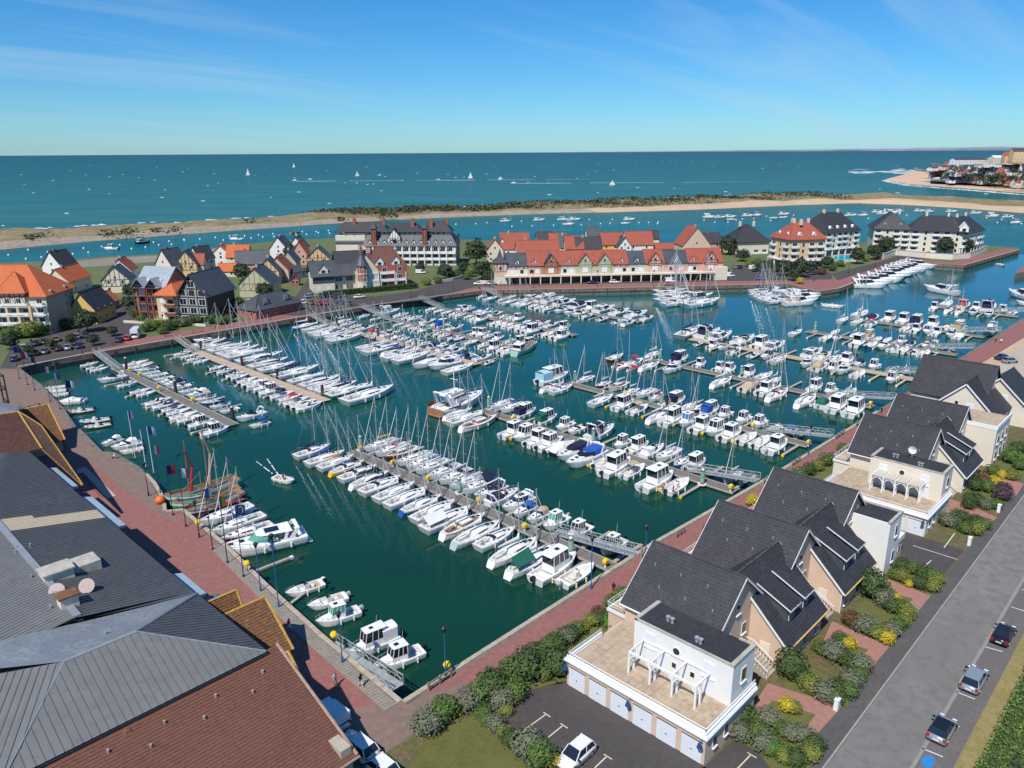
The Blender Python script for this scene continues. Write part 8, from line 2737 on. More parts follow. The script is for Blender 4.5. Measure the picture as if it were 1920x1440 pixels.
CT = [("white gabled cottage with orange roof, westmost of the orange cluster", 421, 496, 8, 10, 46, 5, 9.5, WREND, OTILE, 'x', None), ("orange-roofed cottage with tall party wall in middle of the orange cluster", 451, 499, 10, 8, -44, 5, 10, CREAM, OTILE, 'x', None),
      ("long pink cottage with slate roof beside the orange cluster", 476, 510, 14, 9, -30, 4.6, 9.6, PINK, SLATE2, 'x', None), ("low orange-roofed cottage in front of the white gabled one", 430, 517, 8, 6, -44, 2.6, 5.4, CREAM, OTILE, 'x', None),
      ("tall white gabled cottage with slate roof close to the river meadow", 530, 484, 9, 9, 38, 5.5, 11, WREND, SLATE2, 'x', None), ("slim white cottage with slate roof behind the red pink pair", 562, 484, 8, 8, 40, 6, 11, WREND, SLATE2, 'x', None),
      ("pink gabled cottage with orange-red roof beside the slate villa", 566, 494, 7, 11, -40, 5.5, 11, PINK, OTILE, 'y', None), ("ochre timber-striped cottage with slate roof by the hotel wing", 600, 502, 10, 9, -40, 5.2, 10, OREND, SLATE2, 'y', TIMB2),
      ("white cottage with long red roof behind the green house", 527, 523, 9, 13, -40, 4.8, 10, PEACH, RTILE, 'y', None), ("cream slate-roofed cottage squeezed beside the long red roof", 546, 510, 7, 12, -40, 5.2, 10, GREENR, SLATE2, 'y', None),
      ("dark timbered cottage with steep slate roof behind the green house", 508, 530, 9, 9, -40, 5.4, 10.4, OREND, SLATE2, 'y', TIMB), ("tiny red-roofed kiosk by the street bend", 555, 535, 3, 3, -40, 2.4, 4.4, BRICK, RTILE, 'y', None), ("round slate-roofed pavilion by the street bend", 551, 520, 8, 8, 10, 2.8, 5.6, CREAM, SLATE2, 'h', None),
      ("white gabled cottage with slate roof behind the zinc-roofed flats", 325, 518, 9, 9, 20, 6, 12, PEACH2, SLATE2, 'x', None), ("ochre cottage with slate and red roofs behind the flats", 356, 516, 9, 8, -40, 5.6, 11, OREND, SLATE2, 'y', TIMB2), ("dark slate cottage nearest the river bank", 381, 507, 8, 8, 10, 6, 11, PEACH2, SLATE, 'x', None), ("red-roofed cottage tucked behind the slate gables", 372, 514, 7, 7, -40, 5, 9, PEACH2, RTILE, 'x', None),
      ("cream timber-gabled cottage with little porch, left of the flats", 226, 545, 10, 9, -35, 5.0, 10, CREAM, SLATE2, 'y', TIMB), ("red and slate cottage behind the timber-gabled one", 234, 528, 9, 10, -35, 5.4, 10, WREND, RTILE, 'y', None),
      ("slate-roofed white cottage rising behind the orange hotel", 117, 522, 9, 10, 30, 6, 12, WREND, SLATE, 'x', None), ("orange-roofed cottage row against the hotel's back", 132, 545, 16, 9, 44, 5, 9.5, CREAM, OTILE, 'x', None),
      ("cream gabled cottage with red roof, westmost behind the terrace", 928, 489, 8, 9, -44, 6, 11, CREAM, RTILE, 'y', None), ("white slate-roofed cottage second behind the terrace", 941, 486, 6, 9, -44, 6, 11, WREND, SLATE2, 'y', None), ("large red-roofed cottage with small upper gable behind the terrace", 964, 486, 14, 12, -40, 6, 13, WREND, RTILE, 'x', None), ("white cottage with slate roof between two large red roofs", 983, 487, 7, 9, -40, 5, 10, WREND, SLATE2, 'y', None),
      ("long low red roof directly behind the terrace's western half", 1007, 492, 20, 9, -40, 5.5, 10.5, CREAM, RTILE, 'x', None), ("pink cottage with square slate roof standing towards the river", 1021, 470, 9, 9, -40, 5, 10, PINK, SLATE, 'x', None), ("red-roofed cottage beside the square slate roof", 1045, 478, 9, 10, -44, 5.5, 11, PINK, RTILE, 'x', None), ("narrow slate-roofed cottage between red roofs", 1058, 479, 6, 10, -44, 5, 10.5, CREAM, SLATE2, 'x', None), ("red-roofed cottage midway behind the terrace", 1075, 482, 9, 11, -44, 5, 10.5, CREAM, RTILE, 'x', None),
      ("white gabled cottage with wide slate roof behind the terrace", 1101, 482, 13, 9, -40, 5, 10, WREND, SLATE, 'x', None), ("white cottage with slate roof nearest the river behind the terrace", 1110, 464, 7, 8, -40, 6, 11, WREND, SLATE2, 'x', None), ("yellow-walled red-roofed cottage behind the terrace", 1141, 476, 9, 9, -40, 5.5, 11, YREND, RTILE, 'x', None), ("red-roofed cottage with hidden garden behind the terrace", 1160, 474, 12, 9, -40, 5, 10.5, CREAM, RTILE, 'x', None),
      ("white gabled cottage with glassy slate roof behind the terrace", 1167, 478, 7, 9, -40, 5, 9.5, WREND, SLATE2, 'y', None), ("big red-roofed cottage with white gable strips behind the terrace", 1194, 476, 14, 11, -40, 5.5, 11.5, WREND, RTILE, 'x', None), ("narrow tall white house with slate roof behind the terrace", 1221, 472, 6, 6, -40, 7.5, 11, PEACH2, SLATE, 'x', None), ("low red-roofed bungalow by the river behind the terrace", 1250, 474, 14, 6, -40, 2.6, 5, CREAM, RTILE, 'x', None),
      ("tall red-roofed house with stepped gables at the terrace's eastern end", 1296, 480, 14, 14, -40, 6.5, 15, PEACH, RTILE, 'y', None), ("brick cottage with slate roof past the terrace's eastern end", 1331, 473, 9, 8, -40, 5.5, 10, PINK, SLATE, 'x', None)]
for lb, px, py, wx, wy, an, ev, rg_, wl, rfm, ax, tb in CT:
 house(lb, px, py, wx, wy, R(an), ev, rg_, wl, rfm, 'x' if ax == 'h' else ax, ax == 'h', (2, 1), tb, chimney=ev > 3, group=cg)
def bighotel(label, pts, depth, ht, zr, wallm, roofm, storeys, arcade=True, pos=None, dorm=4, hipv=6):
 a, b = Vector(pts[0]), Vector(pts[1])
 d = b - a
 t = thing("harbour_hotel", label, "building", (a.x, a.y, GZ), math.atan2(d.y, d.x), "hotels at the harbour mouth")
 L = d.length
 mb = MB(); mb.box(0, L, 0, depth, 3.0 if arcade else -.2, ht); mb.build("wall", wallm, t)
 if arcade:
  mb = MB(); mb.box(.2, L - .2, 2.2, depth, -.2, 3.0); mb.build("arcade_wall", mat("blue_grey_render", (.34, .36, .42), .8, noise=(.8, .08)), t)
  mb = MB(); mb.box(-.5, L + .5, -1.2, 1.0, 2.9, 3.3); mb.build("arcade_slab", WREND, t)
  n = max(3, int(L / 4.2))
  for i in range(n + 1):
   mb = MB(); mb.box(L * i / n - .25, L * i / n + .25, -1.0, -.5, -.2, 2.9); mb.build("arcade_post", WREND, t)
   if i < n:
    wn(t, L * (i + .5) / n, 2.2, .6, 1.5, 1.8, -math.pi / 2)
 r, P2 = hip_roof(0, L, 0, depth, ht, zr, .9, hip=hipv)
 rf = r.build("roof", roofm, t)
 n = max(3, int(L / 4.0))
 for st in range(storeys):
  z = (3.6 if arcade else .6) + st * 2.8
  if z + 2 > ht + .3:
   break
  for i in range(n):
   x = L * (i + .5) / n
   rec = i % 3 != 1
   wn(t, x, 0, z, 2.6 if rec else 1.2, 1.9, -math.pi / 2, bars=1 if rec else 0)
   if rec:
    balcony(t, x - 1.8, x + 1.8, 0, z - .25, 1.1, -1)
  for v in range(2):
   wn(t, 0, depth * (.3 + .4 * v), z, 1.3, 1.6, math.pi)
   wn(t, L, depth * (.3 + .4 * v), z, 1.3, 1.6, 0)
 for i in range(dorm):
  gdormer(t, L * (i + .7) / (dorm + .4), 1.0, ht + .3, 1.7, 1.6, 2.4, WREND, WREND)
 for x in (L * .3, L * .72):
  mb = MB(); mb.box(x - .5, x + .5, depth * .5 - .5, depth * .5 + .5, zr - 1, zr + 1.6); mb.build("chimney", CREAM, rf)
 return t
bighotel("dark hip-roofed hotel wing with low cream wall, west of the red-roofed hotel", (xy(1378, 478), xy(1440, 476)), 16, 6.4, 14.5, CREAM, SLATE, 1, False, dorm=0, hipv=9)
bighotel("cream and ochre hotel with red hipped roof and curved balconies above the quay", (xy(1442, 494), xy(1478, 502)), 15, 12.6, 19.5, OREND, RTILE, 3, True, dorm=2)
bighotel("cream front wing of the red-roofed hotel facing the car park", (xy(1478, 502), xy(1542, 500)), 16, 12.6, 19.6, OREND, RTILE, 3, True, dorm=2)
bighotel("cream hotel with black slate roof and four white dormers behind the red-roofed one", (xy(1545, 480), xy(1606, 474)), 18, 11.5, 20.5, CREAM, SLATE, 3, True, dorm=4)
t_ = bighotel("long cream hotel with black slate roofs on the outer pier behind a retaining wall", (xy(1634, 470), xy(1702, 472)), 20, 11.5, 19.5, CREAM, SLATE, 4, False, dorm=2)
t_ = bighotel("eastern block of the pier hotel with dark roof and white corner balconies", (xy(1702, 472), xy(1800, 476)), 22, 11.0, 18.0, PEACH2, SLATE, 4, False, dorm=0)
mb = MB()
gdormer(t_, 24, -.3, 11.0, 4.0, 2.2, 4, WREND, WREND)
bighotel("corner pavilion of the pier hotel with pointed dark roof above white posts", (xy(1800, 476), xy(1838, 466)), 14, 9.8, 17.5, CREAM, SLATE, 3, True, dorm=0, hipv=7)
bx = thing("retaining_wall", "pale retaining wall below the outer hotel on the pier", "wall", (*xy(1678, 478), GZ))
mb = MB()
wp = [Vector(xy(*q)) - Vector(xy(1678, 478)) for q in ((1655, 486), (1678, 478), (1735, 484), (1785, 487), (1818, 484), (1850, 470))]
for a, b in zip(wp, wp[1:]):
 mb.obox((a.x, a.y, 1.2), (b.x, b.y, 1.2), .4, 2.8)
mb.build("wall", PEACH2, bx)
for a, b in zip(wp, wp[1:]):
 mb = MB(); mb.obox((a.x, a.y, 2.7), (b.x, b.y, 2.7), .6, .2); mb.build("coping", COPP, bx)
flat("swimming_pool", [xy(*p) for p in ((1560, 486), (1567, 480), (1580, 478), (1604, 479), (1598, 487), (1575, 488))], GZ + .03, mat("turquoise_pool_water", (.02, .48, .58), .1))
flat("pool_terrace", [xy(*p) for p in ((1552, 488), (1562, 478), (1582, 475), (1612, 477), (1606, 491), (1570, 492))], GZ + .022, TERR)
gw = thing("garden_wall", "low cream garden wall beside the terrace's little spired tower", "wall", (*xy(900, 531), GZ))
mb = MB(); p0 = Vector(xy(900, 531))
for a, b in (((900, 531), (938, 533)), ((808, 533), (850, 526)), ((850, 526), (885, 517))):
 q, r_ = Vector(xy(*a)) - p0, Vector(xy(*b)) - p0
 mb = MB(); mb.obox((q.x, q.y, .6), (r_.x, r_.y, .6), .3, 1.3); mb.build("wall_section", CREAM, gw)
rnd = random.Random(5)
tw = [(1745, 329, 12, 6, 9, 'w', 'b'), (1755, 328, 16, 9, 13, 'r', 'r'), (1762, 325, 14, 8, 12, 'r', 'r'), (1752, 318, 26, 7, 9, 'w', 'g'), (1770, 316, 20, 7, 10, 'c', 'g'), (1784, 317, 22, 6, 10, 'p', 'r'), (1798, 324, 20, 7, 14, 'w', 'g'), (1808, 327, 22, 8, 13, 'c', 'g'), (1772, 330, 16, 6, 11, 'c', 'g'), (1785, 331, 18, 6, 11, 'c', 'r'),
      (1816, 303.5, 74, 10, 13, 'w', 'g'), (1838, 305, 20, 9, 14, 'c', 'c'), (1846, 310, 30, 8, 12, 'w', 'r'), (1857, 309, 34, 16, 18, 'w', 'w'), (1870, 303, 26, 13, 17, 'c', 'w'), (1884, 304, 28, 11, 14, 'c', 'w'), (1904, 301, 44, 15, 22, 'o', 'r'), (1910, 300, 30, 22, 28, 'o', 'g'), (1916, 304, 34, 14, 20, 'o', 'r')]
for i, (px, py, w_, e_, r_, wc, rc) in enumerate(tw):
 z_ = max(6, 6 + (334 - py) * .9)
 p = at(px, py + (2 if py < 312 else 0), z_)
 house("%s building on the hill town across the river mouth, %s along its skyline" % ({'w': 'white', 'r': 'red brick', 'c': 'cream', 'p': 'pink', 'o': 'ochre'}[wc], ORD[i + 1] if i < 20 else 'late'), 0, 0, w_ * .8, 11, R(-40 + rnd.uniform(-12, 12)), e_ * .7, r_ * .7, {'w': WREND, 'r': BRICK, 'c': CREAM, 'p': PINK, 'o': OREND}[wc],
          {'b': SLATE, 'r': RTILE, 'g': SLATE2, 'c': TERR, 'w': WREND}[rc], 'x', nwin=(max(2, int(w_ / 6)), 1), chimney=False, group="houses of the town across the river mouth", name="town_house", base=p, z=p.z - 2, gwin=False)
k = 0
ROWN = ["beach front", "second row up the hill", "third row up the hill", "fourth row up the hill", "upper row below the skyline"]
for row in range(5):
 n_ = (14, 15, 15, 13, 12)[row]
 for i in range(n_):
  px = 1752 + row * 4 + (1925 - 1752) * (i + rnd.uniform(.1, .9)) / n_
  py = (341, 334.5, 328.5, 322.5, 316)[row] + (px - 1800) * .055 + rnd.uniform(-1.2, 1.2) - (0 if px > 1780 else (1780 - px) * .12)
  z_ = (6, 8.5, 13, 18, 22)[row] - (0 if px > 1780 else (1780 - px) * .15)
  p = at(px, py, z_)
  wc = rnd.choice('wwwwwccpo')
  rc = rnd.choice('gggggrrb')
  e_ = rnd.uniform(3.5, 6.5)
  house("%s house with %s roof in the hill town's %s, %s from its seaward end" % ({'w': 'white', 'r': 'brick', 'c': 'cream', 'p': 'pink', 'o': 'ochre', 'g': 'grey'}[wc], {'b': 'dark', 'r': 'red', 'g': 'slate'}[rc], ROWN[row].split()[0] + " row", ORD[i + 1]), 0, 0, rnd.uniform(8, 14), rnd.uniform(7, 10), R(rnd.choice((-40, 50)) + rnd.uniform(-15, 15)), e_, e_ + rnd.uniform(4, 7), {'w': WREND, 'r': BRICK, 'c': CREAM, 'p': PINK, 'o': OREND, 'g': STONEW}[wc],
              {'b': SLATE, 'r': RTILE, 'g': SLATE2}[rc], rnd.choice('xy'), nwin=(2, 1), chimney=rnd.random() < .5, group="houses of the town across the river mouth", name="town_house", base=p, z=p.z - 1.5, gwin=False)
for i in range(5):
 px = 1738 + i * 11
 p = at(px, 336.5 + i * .6, 5.5)
 house("low white beach pavilion at the foot of the hill town, %s along the sand" % ORD[i + 1], 0, 0, 16, 8, R(-35), 3.4, 4.6, WREND, [YREND, SLATE2, WREND, SLATE2, WREND][i], 'x', True, (3, 1), chimney=False, group="beach pavilions", name="beach_pavilion", base=p, z=p.z - .5, gwin=False)
CARP = {}
def car_paint(n, c, r=.25, me=.0):
 return CARP.setdefault(n, mat(n + "_car_paint", c, r, me, coat=.6))
PAINT = {'white': car_paint('white', (.76, .76, .76)), 'black': car_paint('black', (.012, .012, .016)), 'silver': car_paint('silver', (.42, .45, .48), .3, .5), 'grey': car_paint('grey', (.13, .13, .14), .3, .4), 'red': car_paint('red', (.45, .02, .025)), 'blue': car_paint('blue', (.05, .13, .30)), 'dark blue': car_paint('dark_blue', (.02, .03, .08)), 'green': car_paint('green', (.05, .16, .06)), 'gold': car_paint('gold', (.38, .28, .12), .3, .4), 'dark': car_paint('dark', (.03, .03, .035)), 'teal': car_paint('teal', (.20, .38, .36))}
REDL = mat("red_tail_light", (.40, .01, .01), .3)
RIM = mat("alloy_rim", (.5, .5, .52), .35, .7)
def car_tpl(kind):
 L, W, H, hood, boot, ws, rs = {'hatch': (4.0, 1.72, 1.48, 1.0, .12, .75, .35), 'estate': (4.5, 1.78, 1.5, 1.1, .1, .8, .45), 'saloon': (4.4, 1.75, 1.43, 1.15, .7, .8, .7), 'van': (4.7, 1.85, 1.95, .85, .03, .7, .12), 'camper': (6.2, 2.15, 2.85, .7, .02, .5, .05)}[kind]
 t = thing("parked_car" if kind not in ('van', 'camper') else kind + ("" if kind == 'van' else "_van"), "car", "car" if kind != 'camper' else 'camper')
 w = W / 2
 zb = .82 if kind != 'camper' else 1.0
 mb = MB()
 def sec(x, k, z0, z1):
  return [(x, -w * k, z0), (x, -w * k * 1.0, z1 * .72), (x, -w * k * .93, z1), (x, w * k * .93, z1), (x, w * k, z1 * .72), (x, w * k, z0)]
 mb.loft([sec(-L / 2, .82, .34, zb * .95), sec(-L / 2 + .18, .96, .24, zb + .08), sec(-L * .1, 1, .2, zb + .06), sec(L / 2 - hood, 1, .2, zb + .02), sec(L / 2 - .35, .95, .22, zb - .12), sec(L / 2, .78, .32, zb - .26)])
 b = mb.build("body", PAINT['white'], t, True)
 x0, x1 = -L / 2 + boot + .06, L / 2 - hood
 mb = MB()
 lo = [(x0, -w * .92, zb), (x0, w * .92, zb), (x1, w * .92, zb), (x1, -w * .92, zb)]
 hi = [(x0 + rs, -w * .74, H - .03), (x0 + rs, w * .74, H - .03), (x1 - ws, w * .74, H - .03), (x1 - ws, -w * .74, H - .03)]
 mb.loft([lo, hi], 0, True, False, True); mb.build("window_glass", GLASS, t)
 mb = MB(); mb.loft([[(p[0], p[1] * 1.03, H - .06) for p in hi], [(p[0] * 1.0, p[1] * .93, H + .02) for p in hi]])
 for p, q in zip(lo, hi):
  mb.tube((p[0], p[1] * 1.01, p[2]), (q[0], q[1] * 1.02, q[2]), .05, 4)
 for f in (.48,):
  for s in (-1, 1):
   mb.tube((x0 + (x1 - x0) * f, s * w * .925, zb), (x0 + rs + (x1 - ws - x0 - rs) * f, s * w * .75, H - .05), .04, 4)
 if kind in ('van', 'camper'):
  mb.box(x0 + .02, x1 - 1.3, -w * .93, w * .93, zb, H - .03)
 mb.build("roof", PAINT['white'], t)
 for x in (-L / 2 + .8, L / 2 - .78):
  for s in (-1, 1):
   mb = MB(); mb.tube((x, s * (w - .2), .31), (x, s * (w + .005), .31), .31, 12); o = mb.build("wheel", BLACKP, t)
   mb = MB(); mb.tube((x, s * (w - .01), .31), (x, s * (w + .02), .31), .2, 10); mb.build("rim", RIM, o)
 for s in (-1, 1):
  mb = MB(); mb.box(L / 2 - .22, L / 2 - .04, s * w * .62 - .18, s * w * .62 + .18, zb - .30, zb - .16); mb.build("headlight", SHUT, t)
  mb = MB(); mb.box(-L / 2 - .01, -L / 2 + .16, s * w * .78 - .12, s * w * .78 + .10, zb - .22, zb + .05); mb.build("tail_light", REDL, t)
  mb = MB(); mb.box(x1 - .35, x1 - .2, s * (w + .1) - .1, s * (w + .1) + .1, zb, zb + .16); mb.build("mirror", BLACKP, t)
 mb = MB(); mb.box(-L / 2 - .02, -L / 2 + .1, -.28, .28, .5, .62); mb.build("number_plate", SHUT, t)
 return t
CARS = {k: car_tpl(k) for k in ('hatch', 'estate', 'saloon', 'van', 'camper')}
def copy_tree(o, par=None, omit=()):
 c = o.copy(); C.objects.link(c)
 c.parent = par
 for ch in o.children:
  if ch.name.split('.')[0] not in omit:
   copy_tree(ch, c, omit)
 return c
def put_car(kind, colr, px, py, ang, label, group="parked cars", far=True, z=GZ + .02):
 p = at(px, py, GZ)
 r = copy_tree(CARS[kind], None, ('number_plate', 'mirror', 'rim') if far else ())
 r.location = (p.x, p.y, z); r.rotation_euler = (0, 0, R(ang)); r['label'] = label; r['group'] = group
 for c in r.children:
  if c.name.split('.')[0] in ('body', 'roof'):
   setm(c, PAINT[colr])
 return r
put_car('hatch', 'white', 1080, 1424, 180, "white hatchback parked between cream bay lines by the garages", far=False)
r_ = put_car('saloon', 'black', 1880, 1196, 0, "black car with red tail lights parked by the grass verge", far=False)
put_car('estate', 'silver', 1825, 1281, 0, "silver estate car parked between the black and the dark-roofed car", far=False)
r_ = put_car('hatch', 'silver', 1765, 1375, 0, "small grey car with black roof parked nearest the blue road marking", far=False)
for c_ in r_.children:
 if c_.name.startswith('roof'):
  setm(c_, PAINT['black'])
put_car('van', 'white', 618, 1352, 92, "white van parked in the building's shade beside the brown roof", far=False)
put_car('estate', 'white', 672, 1408, 92, "white car in the shade behind the white van", far=False)
put_car('hatch', 'white', 712, 1446, 92, "white car cut off by the picture's lower edge in the shade", far=False)
put_car('saloon', 'dark blue', 1880, 674, -30, "dark blue car on the gravel behind the largest gabled house")
put_car('hatch', 'silver', 1893, 680, -30, "silver car beside the dark blue car on the gravel")
CL = [(27, 652, 'hatch', 'white'), (45, 655, 'hatch', 'teal'), (68, 647, 'saloon', 'black'), (84, 644, 'saloon', 'dark'), (106, 639, 'estate', 'gold'), (144, 634, 'estate', 'silver'), (162, 632, 'saloon', 'dark blue'), (27, 676, 'hatch', 'dark blue'), (46, 670, 'hatch', 'dark'), (67, 665, 'saloon', 'black'), (84, 662, 'saloon', 'grey'), (109, 657, 'hatch', 'dark'), (127, 655, 'saloon', 'silver'), (148, 652, 'hatch', 'dark blue')]
for i, (px, py, k_, c_) in enumerate(CL):
 put_car(k_, c_, px, py, 75, "%s car in the hotel car park, %s in the row %s" % (c_, ORD[(i % 7) + 1], "against the hotel hedge" if i < 7 else "along the promenade"), "cars in the hotel car park")
put_car('saloon', 'dark', 224, 640, 60, "dark car at the promenade next to a red car"); put_car('hatch', 'red', 240, 637, 60, "red car beside the white camper van"); put_car('camper', 'white', 256, 632, 60, "white camper van parked by the flats' shrubs")
for px, py, k_, c_, a_, lb in ((472, 569, 'hatch', 'white', -60, "white car behind the low slate harbour building"), (568, 569, 'hatch', 'white', 80, "white car, first of the row below the villa"), (581, 570, 'estate', 'gold', 80, "gold car in the row below the villa"), (595, 572, 'hatch', 'red', 80, "bright red car in the row below the villa"), (608, 571, 'saloon', 'red', 80, "second red car in the row below the villa"), (638, 570, 'saloon', 'dark', 80, "dark car in the row below the villa"), (652, 572, 'hatch', 'green', 80, "green car at the end of the row below the villa"),
                           (582, 558, 'estate', 'silver', -10, "silver car parked along the villa's hedge"), (611, 558, 'van', 'dark', -10, "dark van parked along the villa's hedge"), (637, 558, 'van', 'grey', -10, "grey people carrier by the villa's hedge"), (674, 559, 'saloon', 'white', -12, "white saloon at the end of the villa's hedge"), (789, 513, 'van', 'white', -40, "white van on the drive below the grand hotel"), (861, 511, 'hatch', 'blue', -40, "blue car on the drive beside the grand hotel's end wall"), (887, 508, 'hatch', 'white', -40, "white car half hidden by shrubs east of the grand hotel"),
                           (898, 534, 'saloon', 'white', -42, "white car at the corner of the two far quays"), (922, 534, 'estate', 'silver', -42, "silver car by the low cream garden wall"), (1111, 532, 'saloon', 'dark blue', -41, "dark blue car passing the arcade"), (1152, 531, 'saloon', 'white', -41, "white car in front of the arcade"), (1258, 529, 'van', 'white', -41, "white van in front of the arcade's eastern half"), (1367, 519, 'van', 'white', -41, "white van past the terrace's end kiosk"), (1361, 513, 'van', 'dark blue', -41, "dark blue van behind the white van"),
                           (1377, 503, 'hatch', 'silver', 50, "silver car in the quay car park, westmost"), (1386, 503, 'hatch', 'dark', 50, "dark car next to the westmost silver car"), (1411, 505, 'van', 'white', 0, "white van in the middle of the quay car park"), (1417, 509, 'saloon', 'dark', 0, "dark car in front of the middle white van"), (1427, 525, 'saloon', 'blue', -41, "pale blue car near the quay promenade"), (1452, 505, 'van', 'dark', 40, "dark van under the red-roofed hotel"), (1466, 509, 'hatch', 'dark blue', 40, "dark blue car under the red-roofed hotel's trees"), (1525, 515, 'estate', 'grey', -20, "grey car half hidden by dark shrubs"), (1581, 498, 'van', 'white', 20, "white van below the swimming pool")):
 put_car(k_, c_, px, py, a_, lb)
for t_ in CARS.values():
 for c in [t_] + list(t_.children_recursive):
  bpy.data.objects.remove(c, do_unlink=True)
SKIN = mat("skin", (.52, .32, .23), .6)
HAIR = mat("dark_hair", (.04, .025, .018), .7)
CLOTH = {'red': mat("red_cloth", (.45, .02, .02), .85), 'white': mat("white_cloth", (.7, .7, .7), .85), 'pale blue': mat("pale_blue_cloth", (.36, .44, .58), .85), 'black': mat("black_cloth", (.015, .015, .02), .85), 'khaki': mat("khaki_cloth", (.42, .30, .14), .85), 'navy': mat("navy_cloth", (.02, .025, .08), .85), 'orange': mat("orange_cloth", (.8, .25, .02), .85)}
def person_mesh(sit=False):
 me = bpy.data.meshes.new("person")
 hz = .92 if not sit else .5
 V = [(0, 0, hz), (0, .02, hz + .25), (0, .02, hz + .50), (.01, 0, hz + .58), (.03, 0, hz + .70), (.03, 0, hz + .80)]
 E_ = [(0, 1), (1, 2), (2, 3), (3, 4), (4, 5)]
 RD = [.15, .14, .15, .06, .10, .07]
 for s, st in ((1, .22), (-1, -.20)):
  i = len(V)
  if sit:
   V += [(.05, s * .10, hz - .02), (.45, s * .12, hz + .0), (.48, s * .12, .06), (.6, s * .12, .03)]
  else:
   V += [(0, s * .10, hz - .06), (st * .5, s * .10, .48), (st - (.06 if st < 0 else 0), s * .09, .08), (st + .14, s * .10, .04)]
  E_ += [(0, i), (i, i + 1), (i + 1, i + 2), (i + 2, i + 3)]
  RD += [.10, .075, .05, .045]
  j = len(V)
  V += [(0, s * .19, hz + .47), (-st * .3 + .02, s * .25, hz + .20), (-st * .8 + .10, s * .23, hz - .04), (-st * .9 + .12, s * .22, hz - .13)]
  E_ += [(2, j), (j, j + 1), (j + 1, j + 2), (j + 2, j + 3)]
  RD += [.065, .05, .038, .045]
 me.from_pydata(V, E_, [])
 o = bpy.data.objects.new("tmp_person", me); C.objects.link(o)
 sk = o.modifiers.new("s", 'SKIN'); sb = o.modifiers.new("u", 'SUBSURF'); sb.levels = 1; sb.render_levels = 1
 for v, r_ in zip(me.skin_vertices[0].data, RD):
  v.radius = (r_, r_ * (1.25 if r_ > .13 else 1))
 me.skin_vertices[0].data[0].use_root = True
 dg = bpy.context.evaluated_depsgraph_get()
 m2 = bpy.data.meshes.new_from_object(o.evaluated_get(dg))
 bpy.data.objects.remove(o, do_unlink=True)
 m2.name = "person"
 m2.materials.clear()
 for x in (CLOTH['red'], CLOTH['black'], SKIN, HAIR):
  m2.materials.append(x)
 for p in m2.polygons:
  c = p.center
  i = 0 if c.z > hz + .02 else 1
  if c.z > hz + .54:
   i = 3 if (c.z > hz + .74 or c.x < .0) else 2
  elif abs(c.y) > .19 and c.z < hz + .30:
   i = 2
  elif not sit and .06 < c.z < .42:
   i = 2
  p.material_index = i
  p.use_smooth = True
 return m2
PW, PS = person_mesh(), person_mesh(True)
for px, py, zz, ang, top, bot, lb, sit in ((543, 1184, GZ, -70, 'red', 'white', "person in a red top walking the brick promenade below the lichened roof", 0), (629, 1287, GZ, -80, 'pale blue', 'khaki', "person in a pale blue shirt and khaki shorts near the corner gangway", 0), (677, 1289, GZ, 95, 'black', 'white', "person in a black top stepping off the near corner gangway", 0),
                                           (1150, 1115, GZ, 20, 'black', 'red', "person in dark top and red bottoms on the promenade before the slate houses", 0), (217, 860, GZ, 140, 'white', 'black', "person sitting by the curved bastion in pale top", 1), (1866, 644, GZ, 185, 'navy', 'black', "walker in navy on the far promenade, water side of a couple", 0), (1876, 646, GZ, 185, 'white', 'black', "walker in white on the far promenade, land side of a couple", 0),
                                           (1652, 778, GZ, 170, 'black', 'navy', "person in dark clothes at the gangway beyond the slate roofs", 0), (1242, 922, .75, 30, 'orange', 'black', "person in an orange jacket standing in an open motorboat", 0), (1262, 927, .75, 120, 'navy', 'navy', "person in navy bending over the bow of the open motorboat", 0), (531, 901, .4, -60, 'red', 'black', "person in red sitting in the dinghy that leaves a wake", 1), (535, 901, .4, -60, 'white', 'navy', "person in white sitting in the dinghy that leaves a wake", 1)):
 p = at(px, py, zz)
 o = link("person", PS if sit else PW, None, (p.x, p.y, zz + .02), R(ang))
 setm(o, CLOTH[top], 0); setm(o, CLOTH[bot], 1)
 tag(o, lb, "person")
FW, FB, FR, FN, FG, FY = mat("white_flag_cloth", (.75, .75, .75), .8), mat("blue_flag_cloth", (.03, .13, .42), .8), mat("red_flag_cloth", (.62, .02, .03), .8), mat("navy_flag_cloth", (.015, .02, .09), .8), mat("green_flag_cloth", (.02, .32, .12), .8), mat("yellow_flag_cloth", (.8, .48, .02), .8)
POLEN = mat("navy_painted_pole", (.02, .025, .085), .45)
